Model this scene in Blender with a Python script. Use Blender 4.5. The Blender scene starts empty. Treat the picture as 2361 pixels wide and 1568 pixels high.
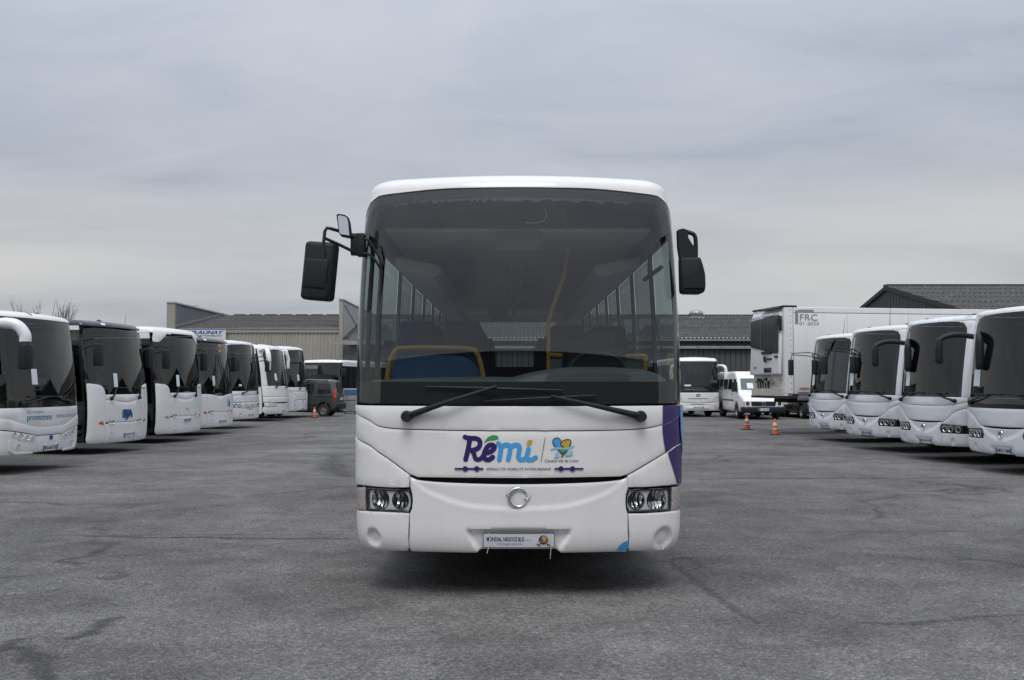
import bpy, bmesh, math, random
from mathutils import Vector, Matrix
from mathutils.geometry import delaunay_2d_cdt
random.seed(7)
SC = bpy.context.scene
C = SC.collection

# ------------------------------------------------------------------ camera, sky, sun, exposure
F = 2400.0; CXP = 1180.5; CYP = 784.0; HZ = 884.0; CAMH = 1.6      # measured on the photograph at 2361 x 1568
PITCH = math.atan((HZ - CYP) / F)
cam_d = bpy.data.cameras.new('camera'); cam = bpy.data.objects.new('camera', cam_d); C.objects.link(cam)
cam_d.sensor_width = 36.0; cam_d.lens = 36.0 * F / 2361.0; cam_d.clip_start = 0.05; cam_d.clip_end = 3000
cam.location = (0, 0, CAMH); cam.rotation_euler = (math.pi / 2 + PITCH, 0, 0)
SC.camera = cam
SUN_EL, SUN_AZ = math.radians(58), math.radians(184)     # azimuth from +Y clockwise: behind the camera
sun_d = bpy.data.lights.new('sun', 'SUN'); sun = bpy.data.objects.new('sun', sun_d); C.objects.link(sun)
sun_d.energy = 0.95; sun_d.angle = math.radians(26); sun_d.color = (1.0, 0.97, 0.93)
sd = Vector((math.sin(SUN_AZ) * math.cos(SUN_EL), math.cos(SUN_AZ) * math.cos(SUN_EL), math.sin(SUN_EL)))
sun.rotation_euler = sd.to_track_quat('Z', 'Y').to_euler(); sun.location = (0, -10, 30)

class NT:
    "small helper for node trees"
    def __init__(s, tree):
        s.t = tree; s.n = tree.nodes; s.l = tree.links
    def add(s, typ, props=None, **ins):
        n = s.n.new(typ)
        for k, v in (props or {}).items(): setattr(n, k, v)
        for k, v in ins.items():
            key = int(k[1:]) if k[0] == 'i' and k[1:].isdigit() else k.replace('_', ' ')
            sock = n.inputs[key]
            if isinstance(v, bpy.types.NodeSocket): s.l.new(v, sock)
            else: sock.default_value = v
        return n
    def math(s, op, a, b=0.0, clamp=False):
        return s.add('ShaderNodeMath', {'operation': op, 'use_clamp': clamp}, i0=a, i1=b).outputs[0]
    def mix(s, f, a, b, mode='MIX'):
        n = s.n.new('ShaderNodeMix'); n.data_type = 'RGBA'; n.blend_type = mode; n.clamp_factor = True
        for k, v in ((0, f), (6, a), (7, b)):
            if isinstance(v, bpy.types.NodeSocket): s.l.new(v, n.inputs[k])
            elif k == 0: n.inputs[0].default_value = v
            else: n.inputs[k].default_value = (*v[:3], 1)
        return n.outputs[2]
    def ramp(s, f, stops, interp='LINEAR'):
        n = s.n.new('ShaderNodeValToRGB'); n.color_ramp.interpolation = interp
        e = n.color_ramp.elements
        while len(e) < len(stops): e.new(0.5)
        for i, (p, c) in enumerate(stops):
            e[i].position = p
            e[i].color = (c, c, c, 1) if isinstance(c, (int, float)) else (*c[:3], 1)
        s.l.new(f, n.inputs[0]); return n.outputs[0]
    def noise(s, vec, scale, detail=4, rough=0.55, dist=0.0):
        return s.add('ShaderNodeTexNoise', None, Vector=vec, Scale=scale, Detail=detail, Roughness=rough, Distortion=dist).outputs[0]

w = bpy.data.worlds.new('World'); SC.world = w; w.use_nodes = True
nt = NT(w.node_tree); nt.n.clear()
tc = nt.add('ShaderNodeTexCoord').outputs['Generated']
sep = nt.add('ShaderNodeSeparateXYZ', None, Vector=tc)
dz = sep.outputs[2]
up = nt.math('MAXIMUM', dz, 0.0)
den = nt.math('ADD', up, 0.16)
cu = nt.math('DIVIDE', sep.outputs[0], den); cv = nt.math('DIVIDE', sep.outputs[1], den)
cvec = nt.add('ShaderNodeCombineXYZ', None, X=cu, Y=cv, Z=0.0).outputs[0]
cvec = nt.add('ShaderNodeMapping', None, Vector=cvec, Location=(0.9, 2.2, 0.0), Rotation=(0, 0, 0.35), Scale=(0.55, 1.0, 1.0)).outputs[0]
n1 = nt.noise(cvec, 0.75, 6, 0.52, 0.5)
n2 = nt.noise(cvec, 2.6, 7, 0.58, 0.7)
cl = nt.math('ADD', nt.math('MULTIPLY', n1, 0.72), nt.math('MULTIPLY', n2, 0.28))
clouds = nt.ramp(cl, [(0.37, (2.55, 2.78, 3.38)), (0.47, (3.25, 3.46, 4.02)), (0.56, (3.75, 3.92, 4.40)), (0.68, (4.35, 4.45, 4.75))])
# pale band low over the horizon, patchy
low = nt.ramp(up, [(0.0, 1.0), (0.10, 0.75), (0.24, 0.0)], 'EASE')
patch = nt.ramp(nt.noise(cvec, 0.55, 3, 0.5), [(0.42, 0.25), (0.60, 1.0)])
clouds = nt.mix(nt.math('MULTIPLY', low, patch), clouds, (5.3, 5.25, 5.0))
lum = nt.math('ADD', nt.math('MULTIPLY', nt.math('POWER', up, 2.3), 2.6), nt.math('ADD', nt.math('MULTIPLY', up, 0.10), 0.94))   # overcast: brightest overhead
clouds = nt.mix(1.0, clouds, nt.add('ShaderNodeCombineXYZ', None, X=lum, Y=lum, Z=lum).outputs[0], 'MULTIPLY')
sky = nt.add('ShaderNodeTexSky', {'sky_type': 'NISHITA', 'sun_disc': False, 'sun_elevation': SUN_EL, 'sun_rotation': SUN_AZ,
                                  'air_density': 1.5, 'dust_density': 4.0}).outputs[0]
allsky = nt.mix(0.90, sky, clouds)
bg = nt.add('ShaderNodeBackground', None, Color=allsky, Strength=0.10)
nt.l.new(bg.outputs[0], nt.add('ShaderNodeOutputWorld').inputs[0])
vs = SC.view_settings
vs.view_transform = 'Standard'; vs.look = 'None'; vs.exposure = 0.45; vs.gamma = 1.0; vs.use_curve_mapping = False
SC.cycles.use_denoising = True
SC.cycles.max_bounces = 8; SC.cycles.transparent_max_bounces = 16; SC.cycles.glossy_bounces = 4
SC.cycles.caustics_reflective = False; SC.cycles.caustics_refractive = False; SC.cycles.sample_clamp_indirect = 4.0

# ------------------------------------------------------------------ materials
M = {}
def pm(name, col, rough=0.5, metal=0.0, coat=0.0, var=0.0, vscale=3.0, bump=0.0, bscale=60.0, spec=0.5, dirt=None):
    "principled material with soft tone variation, optional grime and fine relief"
    m = bpy.data.materials.new(name); m.use_nodes = True; t = NT(m.node_tree)
    b = t.n['Principled BSDF']
    b.inputs['Roughness'].default_value = rough; b.inputs['Metallic'].default_value = metal
    b.inputs['Coat Weight'].default_value = coat; b.inputs['Specular IOR Level'].default_value = spec
    b.inputs['Base Color'].default_value = (*col, 1)
    vec = None
    if var or bump or dirt: vec = t.add('ShaderNodeTexCoord').outputs['Object']
    c = None
    if var:
        n = t.noise(vec, vscale, 6, 0.6)
        c = t.mix(t.ramp(n, [(0.3, 0.0), (0.7, 1.0)]), [x * (1 - var) for x in col], [min(1, x * (1 + var)) for x in col])
    if dirt:
        amt, dcol, ds = dirt
        st = t.add('ShaderNodeMapping', None, Vector=vec, Scale=(1.0, 1.0, 0.35)).outputs[0]
        n = t.noise(st, ds, 8, 0.68, 0.4)
        k = t.math('MULTIPLY', t.ramp(n, [(0.46, 0.0), (0.74, 1.0)]), amt)
        sp = t.math('MULTIPLY', t.ramp(t.noise(vec, 60, 2, 0.5), [(0.70, 0.0), (0.76, 1.0)]), min(0.5, amt * 2.2))
        k = t.math('MAXIMUM', k, sp)
        c = t.mix(k, c if c is not None else col, dcol)
        r = t.math('ADD', t.math('MULTIPLY', k, 0.5), rough)
        t.l.new(r, b.inputs['Roughness'])
    if c is not None: t.l.new(c, b.inputs['Base Color'])
    if bump:
        n = t.noise(vec, bscale, 3, 0.6)
        bp = t.add('ShaderNodeBump', None, Strength=bump, Distance=0.02, Height=n)
        t.l.new(bp.outputs[0], b.inputs['Normal'])
    M[name] = m; return m
def glass(name, tint, base=0.06, rough=0.0, dust=0.0, wave=0.25):
    "one thin sheet: tinted see-through plus a mirror part that grows at grazing angles"
    m = bpy.data.materials.new(name); m.use_nodes = True; t = NT(m.node_tree); t.n.clear()
    lw = t.add('ShaderNodeLayerWeight', None, Blend=0.5).outputs['Facing']
    fr = t.math('ADD', t.math('MULTIPLY', t.math('POWER', lw, 5.0), 1 - base), base, True)
    tr = t.add('ShaderNodeBsdfTransparent', None, Color=(*tint, 1))
    vec = t.add('ShaderNodeTexCoord').outputs['Object']
    wv = t.add('ShaderNodeBump', None, Strength=wave, Distance=0.01, Height=t.noise(vec, 1.3, 0, 0.4))
    gl = t.add('ShaderNodeBsdfGlossy', None, Color=(1, 1, 1, 1), Roughness=rough, Normal=wv.outputs[0])
    mx = t.add('ShaderNodeMixShader', None, i0=fr, i1=tr.outputs[0], i2=gl.outputs[0])
    out = mx.outputs[0]
    if dust:
        n = t.ramp(t.noise(vec, 2.2, 8, 0.62), [(0.35, 0.35), (0.75, 1.0)])
        df = t.add('ShaderNodeBsdfDiffuse', None, Color=(0.30, 0.30, 0.29, 1))
        out = t.add('ShaderNodeMixShader', None, i0=t.math('MULTIPLY', n, dust), i1=out, i2=df.outputs[0]).outputs[0]
    t.l.new(out, t.add('ShaderNodeOutputMaterial').inputs[0])
    M[name] = m; return m
pm('white', (0.80, 0.79, 0.765), 0.28, coat=0.4, var=0.02, vscale=0.8, dirt=(0.14, (0.36, 0.34, 0.30), 1.6))
pm('white_cool', (0.79, 0.80, 0.815), 0.28, coat=0.4, var=0.025, vscale=0.8, dirt=(0.15, (0.34, 0.34, 0.33), 1.6))
pm('white_warm', (0.81, 0.81, 0.79), 0.30, coat=0.35, var=0.025, vscale=0.8, dirt=(0.15, (0.36, 0.34, 0.30), 1.8))
pm('roof_white', (0.72, 0.72, 0.69), 0.45, var=0.04, vscale=1.2, dirt=(0.35, (0.30, 0.29, 0.26), 1.2))
pm('roof_peeling', (0.72, 0.74, 0.77), 0.5, var=0.04, vscale=1.2, dirt=(0.95, (0.16, 0.165, 0.16), 2.4))
pm('black_gloss', (0.012, 0.013, 0.015), 0.12, coat=0.4)
pm('black_paint', (0.02, 0.022, 0.026), 0.22, coat=0.3, dirt=(0.3, (0.10, 0.10, 0.095), 2.0))
pm('black_plastic', (0.013, 0.014, 0.016), 0.52, bump=0.15, bscale=400, var=0.15, vscale=4, spec=0.35)
pm('rubber', (0.022, 0.022, 0.022), 0.8, var=0.25, vscale=8, dirt=(0.5, (0.07, 0.065, 0.06), 5))
pm('dark', (0.010, 0.010, 0.010), 0.8)
pm('underside', (0.022, 0.021, 0.020), 0.85, var=0.3, vscale=5)
pm('chrome', (0.75, 0.76, 0.78), 0.10, metal=1.0)
def reflector():
    m = bpy.data.materials.new('reflector'); m.use_nodes = True; t = NT(m.node_tree); b = t.n['Principled BSDF']; M['reflector'] = m
    v = t.add('ShaderNodeMapping', None, Vector=t.add('ShaderNodeTexCoord').outputs['Object'], Scale=(70, 70, 22)).outputs[0]
    vo = t.add('ShaderNodeTexVoronoi', None, Vector=v, Scale=1.0)
    c = t.ramp(t.add('ShaderNodeSeparateColor', None, Color=vo.outputs['Color']).outputs[0], [(0.0, 0.30), (0.45, 0.62), (0.8, 0.88), (1.0, 0.98)])  # bright and dark facet reflections painted into the base colour, cell by cell
    t.l.new(c, b.inputs['Base Color']); b.inputs['Metallic'].default_value = 1.0; b.inputs['Roughness'].default_value = 0.10
reflector()
pm('lamp_body', (0.72, 0.73, 0.75), 0.38, metal=0.2)
pm('steel', (0.33, 0.33, 0.33), 0.45, metal=0.8, var=0.2, vscale=6)
pm('amber', (0.55, 0.13, 0.02), 0.2, coat=0.6)
pm('red_lens', (0.45, 0.02, 0.012), 0.2, coat=0.6)
pm('clear_lens', (0.42, 0.36, 0.35), 0.15, coat=0.8, bump=0.6, bscale=70)
pm('blue_logo', (0.060, 0.30, 0.66), 0.35)
pm('purple', (0.030, 0.016, 0.115), 0.30, coat=0.3)
pm('skyblue', (0.07, 0.36, 0.74), 0.3, coat=0.3)
pm('palesky', (0.32, 0.55, 0.72), 0.4)
pm('leafgreen', (0.045, 0.32, 0.085), 0.4)
pm('ochre', (0.55, 0.38, 0.035), 0.4)
pm('ink', (0.03, 0.03, 0.045), 0.5)
pm('grey_ink', (0.22, 0.24, 0.27), 0.5)
pm('teal_ink', (0.06, 0.24, 0.36), 0.5)
pm('navy', (0.02, 0.045, 0.20), 0.4)
pm('red_ink', (0.40, 0.03, 0.03), 0.5)
pm('plate_white', (0.74, 0.75, 0.80), 0.3, var=0.02)
pm('plate_blue', (0.03, 0.08, 0.38), 0.35)
pm('paper', (0.72, 0.80, 0.80), 0.7, var=0.04, vscale=20)
pm('paper_white', (0.78, 0.79, 0.80), 0.7)
pm('trim', (0.36, 0.36, 0.34), 0.7, var=0.05)
pm('ceiling', (0.66, 0.65, 0.61), 0.75, var=0.06)
pm('rack', (0.76, 0.76, 0.74), 0.6, var=0.06)
pm('floor_mat', (0.06, 0.06, 0.06), 0.8)
pm('dash', (0.050, 0.052, 0.052), 0.55, bump=0.12, bscale=300, var=0.1)
pm('rail_yellow', (0.52, 0.27, 0.035), 0.35, coat=0.2)
pm('panel_blue', (0.045, 0.105, 0.215), 0.5, var=0.1)
pm('seat_blue', (0.022, 0.030, 0.065), 0.9, var=0.25, vscale=12)
pm('seat_dark', (0.014, 0.015, 0.02), 0.9)
pm('pane_grey', (0.16, 0.18, 0.18), 0.3)
pm('light_strip', (0.66, 0.67, 0.67), 0.4)
glass('windscreen_glass', (0.77, 0.86, 0.85), 0.062, dust=0.010, wave=0.0)
glass('windscreen_dark', (0.34, 0.38, 0.38), 0.06, dust=0.006)
glass('side_glass', (0.50, 0.56, 0.56), 0.08)
glass('side_glass_mid', (0.26, 0.29, 0.29), 0.08)
glass('side_glass_dark', (0.16, 0.18, 0.19), 0.09)
glass('lamp_glass', (0.93, 0.94, 0.95), 0.05, wave=0.0)
pm('mirror_face', (0.42, 0.44, 0.45), 0.03, metal=1.0)

# ------------------------------------------------------------------ mesh helpers
def link(name, me, mat=None, parent=None, smooth=40):
    o = bpy.data.objects.new(name, me); C.objects.link(o)
    if mat is not None and not me.materials:
        me.materials.append(M[mat] if isinstance(mat, str) else mat)
    if parent is not None: o.parent = parent
    if smooth:
        me.shade_smooth()
        if smooth < 180: me.set_sharp_from_angle(angle=math.radians(smooth))
    return o
def thing(name, label, cat, loc=(0, 0, 0), rz=0.0, group=None):
    o = bpy.data.objects.new(name, None); C.objects.link(o); o.empty_display_size = 0.3
    o.location = loc; o.rotation_euler = (0, 0, rz); return tag(o, label, cat, group)
def tag(o, label=None, cat=None, group=None, kind=None):
    if label: o['label'] = label
    if cat: o['category'] = cat
    if group: o['group'] = group
    if kind: o['kind'] = kind
    return o
class MB:
    "mesh collector"
    def __init__(s): s.v = []; s.f = []
    def add(s, v, f):
        o = len(s.v); s.v += [tuple(p) for p in v]; s.f += [tuple(i + o for i in q) for q in f]; return s
    def box(s, x0, x1, y0, y1, z0, z1, b=0.0):
        if b <= 0:
            v = [(x, y, z) for z in (z0, z1) for y in (y0, y1) for x in (x0, x1)]
            return s.add(v, [(0, 2, 3, 1), (4, 5, 7, 6), (0, 1, 5, 4), (2, 6, 7, 3), (0, 4, 6, 2), (1, 3, 7, 5)])
        bm = bmesh.new(); bmesh.ops.create_cube(bm, size=1)
        for q in bm.verts: q.co = Vector(((x0 + x1) / 2 + q.co.x * (x1 - x0), (y0 + y1) / 2 + q.co.y * (y1 - y0), (z0 + z1) / 2 + q.co.z * (z1 - z0)))
        bmesh.ops.bevel(bm, geom=bm.edges[:], offset=b, segments=3, profile=0.5, affect='EDGES')
        bm.verts.index_update()
        s.add([q.co.copy() for q in bm.verts], [[q.index for q in f.verts] for f in bm.faces]); bm.free(); return s
    def tube(s, path, r, n=8, caps=True):
        P = [Vector(p) for p in path]; R = r if isinstance(r, (list, tuple)) else [r] * len(P)
        o = len(s.v); prev = None
        for i, p in enumerate(P):
            d = (P[min(i + 1, len(P) - 1)] - P[max(i - 1, 0)]).normalized()
            if prev is None: u = d.orthogonal().normalized()
            else: u = (prev - d * prev.dot(d)).normalized()
            prev = u; q = d.cross(u)
            for k in range(n):
                a = 2 * math.pi * k / n; s.v.append(tuple(p + (u * math.cos(a) + q * math.sin(a)) * R[i]))
        for i in range(len(P) - 1):
            for k in range(n):
                a = o + i * n + k; b = o + i * n + (k + 1) % n; s.f.append((a, b, b + n, a + n))
        if caps:
            s.f.append(tuple(o + k for k in range(n))[::-1]); e = o + (len(P) - 1) * n; s.f.append(tuple(e + k for k in range(n)))
        return s
    def lathe(s, prof, n=24, axis='z', at=(0, 0, 0), close=True):
        o = len(s.v)
        for r, h in prof:
            for k in range(n):
                a = 2 * math.pi * k / n; c, q = r * math.cos(a), r * math.sin(a)
                p = (c, q, h) if axis == 'z' else ((h, c, q) if axis == 'x' else (c, h, q))
                s.v.append((p[0] + at[0], p[1] + at[1], p[2] + at[2]))
        for i in range(len(prof) - 1):
            for k in range(n):
                a = o + i * n + k; b = o + i * n + (k + 1) % n; s.f.append((a, b, b + n, a + n))
        if close:
            s.f.append(tuple(o + k for k in range(n))); e = o + (len(prof) - 1) * n; s.f.append(tuple(e + k for k in range(n)))
        return s
    def prism(s, poly, a, b, axis='y'):
        "polygon of (u,v) pushed from a to b along an axis"
        n = len(poly); o = len(s.v)
        for d in (a, b):
            for u, v in poly:
                s.v.append({'y': (u, d, v), 'x': (d, u, v), 'z': (u, v, d)}[axis])
        s.f += [tuple(o + i for i in range(n)), tuple(o + n + i for i in range(n))[::-1]]
        for i in range(n): s.f.append((o + i, o + (i + 1) % n, o + n + (i + 1) % n, o + n + i))
        return s
    def mesh(s, name):
        me = bpy.data.meshes.new(name); me.from_pydata(s.v, [], s.f); me.update()
        bm = bmesh.new(); bm.from_mesh(me); bmesh.ops.recalc_face_normals(bm, faces=bm.faces); bm.to_mesh(me); bm.free()
        return me
    def build(s, name, mat, parent=None, smooth=40): return link(name, s.mesh(name), mat, parent, smooth)
def spline(pts, n=8, closed=False):
    "catmull-rom"
    out = []; N = len(pts)
    for i in range(N if closed else N - 1):
        g = (lambda k: pts[k % N]) if closed else (lambda k: pts[max(0, min(N - 1, k))])
        a, b, c, d = g(i - 1), g(i), g(i + 1), g(i + 2)
        for k in range(n):
            t = k / n
            out.append(tuple(0.5 * (2 * b[j] + (c[j] - a[j]) * t + (2 * a[j] - 5 * b[j] + 4 * c[j] - d[j]) * t * t + (3 * b[j] - a[j] - 3 * c[j] + d[j]) * t ** 3) for j in range(len(b))))
    if not closed: out.append(tuple(pts[-1]))
    return out
def rrect(x0, x1, z0, z1, r, n=5):
    o = []
    for cx, cz, a0 in ((x1 - r, z0 + r, -90), (x1 - r, z1 - r, 0), (x0 + r, z1 - r, 90), (x0 + r, z0 + r, 180)):
        for k in range(n + 1):
            a = math.radians(a0 + 90 * k / n); o.append((cx + r * math.cos(a), cz + r * math.sin(a)))
    return o
def circle(x, z, r, n=24, rz=None): return [(x + r * math.cos(2 * math.pi * k / n), z + (rz or r) * math.sin(2 * math.pi * k / n)) for k in range(n)]
def inside(p, poly):
    x, y = p; r = False; j = len(poly) - 1
    for i in range(len(poly)):
        a, b = poly[i], poly[j]
        if (a[1] > y) != (b[1] > y) and x < (b[0] - a[0]) * (y - a[1]) / (b[1] - a[1]) + a[0]: r = not r
        j = i
    return r
def edist(p, poly):
    m = 1e9; j = len(poly) - 1
    for i in range(len(poly)):
        a, b = poly[j], poly[i]; dx, dy = b[0] - a[0], b[1] - a[1]; l = dx * dx + dy * dy
        t = 0 if l == 0 else max(0, min(1, ((p[0] - a[0]) * dx + (p[1] - a[1]) * dy) / l))
        d = (p[0] - a[0] - t * dx) ** 2 + (p[1] - a[1] - t * dy) ** 2
        if d < m: m = d
        j = i
    return math.sqrt(m)
def densify(poly, g):
    o = []
    for i in range(len(poly)):
        a, b = poly[i], poly[(i + 1) % len(poly)]
        k = max(1, int(math.hypot(b[0] - a[0], b[1] - a[1]) / g + 0.5))
        for q in range(k): o.append((a[0] + (b[0] - a[0]) * q / k, a[1] + (b[1] - a[1]) * q / k))
    return o
def fill(poly, holes=(), grid=0.08, ring=0.0):
    "triangulate a 2-D region; returns points, triangles, distance-from-edge flags"
    loops = [densify(poly, grid)] + [densify(h, grid) for h in holes]
    pts = []; edges = []
    for lp in loops:
        o = len(pts); pts += lp; edges += [(o + i, o + (i + 1) % len(lp)) for i in range(len(lp))]
    nb = len(pts)
    def ok(p, d):
        if not inside(p, loops[0]) or any(inside(p, h) for h in loops[1:]): return False
        return all(edist(p, lp) > d for lp in loops)
    if ring:
        for lp in loops:
            for i in range(len(lp)):
                a, b = lp[i - 1], lp[(i + 1) % len(lp)]
                dx, dy = b[0] - a[0], b[1] - a[1]; l = math.hypot(dx, dy) or 1
                for sg in (1, -1):
                    q = (lp[i][0] - dy / l * ring * sg, lp[i][1] + dx / l * ring * sg)
                    if ok(q, ring * 0.7): pts.append(q)
    x0 = min(p[0] for p in loops[0]); x1 = max(p[0] for p in loops[0]); z0 = min(p[1] for p in loops[0]); z1 = max(p[1] for p in loops[0])
    nx = int((x1 - x0) / grid); nz = int((z1 - z0) / grid)
    dmin = max(grid * 0.45, ring * 1.4)
    for i in range(nx + 1):
        for k in range(nz + 1):
            q = (x0 + (i + 0.5 + 0.25 * (k % 2)) * grid, z0 + (k + 0.5) * grid)
            if ok(q, dmin): pts.append(q)
    r = delaunay_2d_cdt([Vector(p) for p in pts], edges, [], 0, 1e-6)
    V = [tuple(v) for v in r[0]]; T = []
    for f in r[2]:
        c = (sum(V[i][0] for i in f) / 3, sum(V[i][1] for i in f) / 3)
        if inside(c, loops[0]) and not any(inside(c, h) for h in loops[1:]): T.append(tuple(f))
    return V, T
def sheet(name, poly, mapf, mat, parent=None, holes=(), grid=0.08, depth=0.0, ring=0.0, roll=0.003, smooth=50):
    "region mapped to 3-D by mapf(u,v,offset); depth gives it a rim, ring a rolled edge"
    V, T = fill(poly, holes, grid, ring)
    cnt = {}
    for t in T:
        for a, b in ((t[0], t[1]), (t[1], t[2]), (t[2], t[0])): cnt[(min(a, b), max(a, b))] = cnt.get((min(a, b), max(a, b)), 0) + 1
    be = [e for e, c in cnt.items() if c == 1]; bset = {i for e in be for i in e}
    P = [mapf(v[0], v[1], -roll if (ring and i in bset) else 0.0) for i, v in enumerate(V)]
    Fc = list(T)
    if depth:
        mp = {}
        for i in bset: mp[i] = len(P); P.append(mapf(V[i][0], V[i][1], -depth))
        for a, b in be: Fc.append((a, b, mp[b], mp[a]))
    me = bpy.data.meshes.new(name); me.from_pydata(P, [], Fc); me.update()
    bm = bmesh.new(); bm.from_mesh(me)
    loose = [q for q in bm.verts if not q.link_faces]
    bmesh.ops.delete(bm, geom=loose, context='VERTS')
    if depth: bmesh.ops.recalc_face_normals(bm, faces=bm.faces)
    bm.to_mesh(me); bm.free()
    return link(name, me, mat, parent, smooth)
_tx = {}
def text2d(body, shear=0.0, bold=0.0, space=1.0):
    k = (body, shear, bold, space)
    if k not in _tx:
        cu = bpy.data.curves.new('lettering', 'FONT'); cu.body = body; cu.shear = shear; cu.offset = bold; cu.space_character = space
        cu.fill_mode = 'FRONT'; cu.resolution_u = 4
        ob = bpy.data.objects.new('lettering', cu); C.objects.link(ob)
        bpy.context.view_layer.update()
        me = ob.evaluated_get(bpy.context.evaluated_depsgraph_get()).to_mesh()
        v = [(q.co.x, q.co.y) for q in me.vertices]; f = [tuple(p.vertices) for p in me.polygons]
        bpy.data.objects.remove(ob); bpy.data.curves.remove(cu)
        x0 = min(p[0] for p in v); x1 = max(p[0] for p in v); y0 = min(p[1] for p in v); y1 = max(p[1] for p in v)
        _tx[k] = ([((p[0] - x0) / (x1 - x0), (p[1] - y0) / (y1 - y0)) for p in v], f)
    return _tx[k]
def lettering(name, body, u0, u1, v0, v1, mapf, mat, parent, shear=0.0, bold=0.0, space=1.0):
    v, f = text2d(body, shear, bold, space)
    me = bpy.data.meshes.new(name)
    me.from_pydata([mapf(u0 + (u1 - u0) * a, v0 + (v1 - v0) * b, 0.0) for a, b in v], [], f); me.update()
    return link(name, me, mat, parent, 0)

# ------------------------------------------------------------------ photograph <-> place
def interp(tab,z,k):
    if z<=tab[0][0]: return tab[0][k]
    for a,b in zip(tab,tab[1:]):
        if z<=b[0]:
            t=(z-a[0])/(b[0]-a[0]); return a[k]+(b[k]-a[k])*t
    return tab[-1][k]
class Front:
    def __init__(s,w,bow,rx,ry,tab,L=12.0):
        s.w=w; s.tab=tab; s.L=L
        xe=w-rx; pts=[]
        for i in range(25):
            x=xe*i/24; pts.append((x,bow*(x/xe)**2))
        sl=2*bow/xe; a0=math.atan(sl)
        # corner: ellipse-ish hermite from (xe,bow) dir (1,sl) to (w,bow+ry) dir (0,1)
        p0=(xe,bow); p1=(w,bow+ry); m=1.25*rx
        for i in range(1,17):
            t=i/16; h1=2*t**3-3*t*t+1; h2=t**3-2*t*t+t; h3=-2*t**3+3*t*t; h4=t**3-t*t
            pts.append((h1*p0[0]+h2*m*1.2+h3*p1[0], h1*p0[1]+h2*m*1.2*sl+h3*p1[1]+h4*ry*1.3))
        s.pts=pts; s.cum=[0]
        for a,b in zip(pts,pts[1:]): s.cum.append(s.cum[-1]+math.hypot(b[0]-a[0],b[1]-a[1]))
        s.se=s.cum[-1]; s.ye=pts[-1][1]; s.smax=s.se+L-s.ye
    def plan(s,u):
        a=abs(u); sg=1 if u>=0 else -1
        if a>=s.se: return sg*s.w, s.ye+a-s.se
        import bisect
        i=min(bisect.bisect_right(s.cum,a),len(s.pts)-1)
        t=(a-s.cum[i-1])/(s.cum[i]-s.cum[i-1]); p=s.pts[i-1]; q=s.pts[i]
        return sg*(p[0]+(q[0]-p[0])*t), p[1]+(q[1]-p[1])*t
    def hw(s,z): return interp(s.tab,z,1)
    def rake(s,z): return interp(s.tab,z,2)
    def pt(s,u,z):
        x,y=s.plan(u)
        return (x*s.hw(z)/s.w, y+s.rake(z), z)
    def sx(s,x,z):
        "arc coordinate of elevation x at height z"
        a=min(abs(x)*s.w/s.hw(z),s.w*0.9999); 
        for i in range(1,len(s.pts)):
            if s.pts[i][0]>=a:
                t=(a-s.pts[i-1][0])/(s.pts[i][0]-s.pts[i-1][0])
                r=s.cum[i-1]+t*(s.cum[i]-s.cum[i-1]); return r if x>=0 else -r
        return s.se if x>=0 else -s.se
    def side(s,y,sg):
        "arc coordinate of a point on the side, y metres behind the nose"
        return sg*(s.se+y-s.ye)
    def nrm(s,u,z):
        e=1e-3
        a=s.pt(u+e,z); b=s.pt(u-e,z); c=s.pt(u,z+e); d=s.pt(u,z-e)
        p=[a[i]-b[i] for i in range(3)]; q=[c[i]-d[i] for i in range(3)]
        n=(p[1]*q[2]-p[2]*q[1], p[2]*q[0]-p[0]*q[2], p[0]*q[1]-p[1]*q[0])
        l=math.sqrt(n[0]**2+n[1]**2+n[2]**2) or 1
        return (n[0]/l,n[1]/l,n[2]/l)
    def P(s,u,z,off=0.0):
        p=s.pt(u,z)
        if off==0: return p
        n=s.nrm(u,z); return (p[0]+n[0]*off,p[1]+n[1]*off,p[2]+n[2]*off)
def project(X,Y,Z):
    c,t=math.cos(PITCH),math.sin(PITCH)
    dz=Z-CAMH
    dep=Y*c+dz*t; up=-Y*t+dz*c
    return CXP+F*X/dep, CYP-F*up/dep
def ray(px,py):
    c,t=math.cos(PITCH),math.sin(PITCH)
    x=(px-CXP)/F; u=-(py-CYP)/F
    return (x, c-u*t, t+u*c)
def at(px,py,Y):
    d=ray(px,py); k=Y/d[1]
    return (d[0]*k, Y, CAMH+d[2]*k)
def ground(px,py,z=0.0):
    d=ray(px,py); k=(z-CAMH)/d[2]
    return (d[0]*k,d[1]*k,z)
def pix(fr,loc,rz,px,py,s0=0.0,z0=1.5):
    "(s,z) on a vehicle's front seen at a pixel"
    c,sn=math.cos(rz),math.sin(rz)
    def f(s,z):
        p=fr.pt(s,z); return project(loc[0]+c*p[0]-sn*p[1], loc[1]+sn*p[0]+c*p[1], p[2])
    s,z=s0,z0
    for _ in range(30):
        a=f(s,z); ex,ey=px-a[0],py-a[1]
        if abs(ex)+abs(ey)<0.02: break
        e=1e-3; b=f(s+e,z); d=f(s,z+e)
        j11,j21=(b[0]-a[0])/e,(b[1]-a[1])/e; j12,j22=(d[0]-a[0])/e,(d[1]-a[1])/e
        det=j11*j22-j12*j21
        if abs(det)<1e-6: break
        ds=(ex*j22-ey*j12)/det; dz=(j11*ey-j21*ex)/det
        m=max(abs(ds),abs(dz))
        if m>0.3: ds*=0.3/m; dz*=0.3/m
        s+=ds; z+=dz
    return s,z
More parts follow.
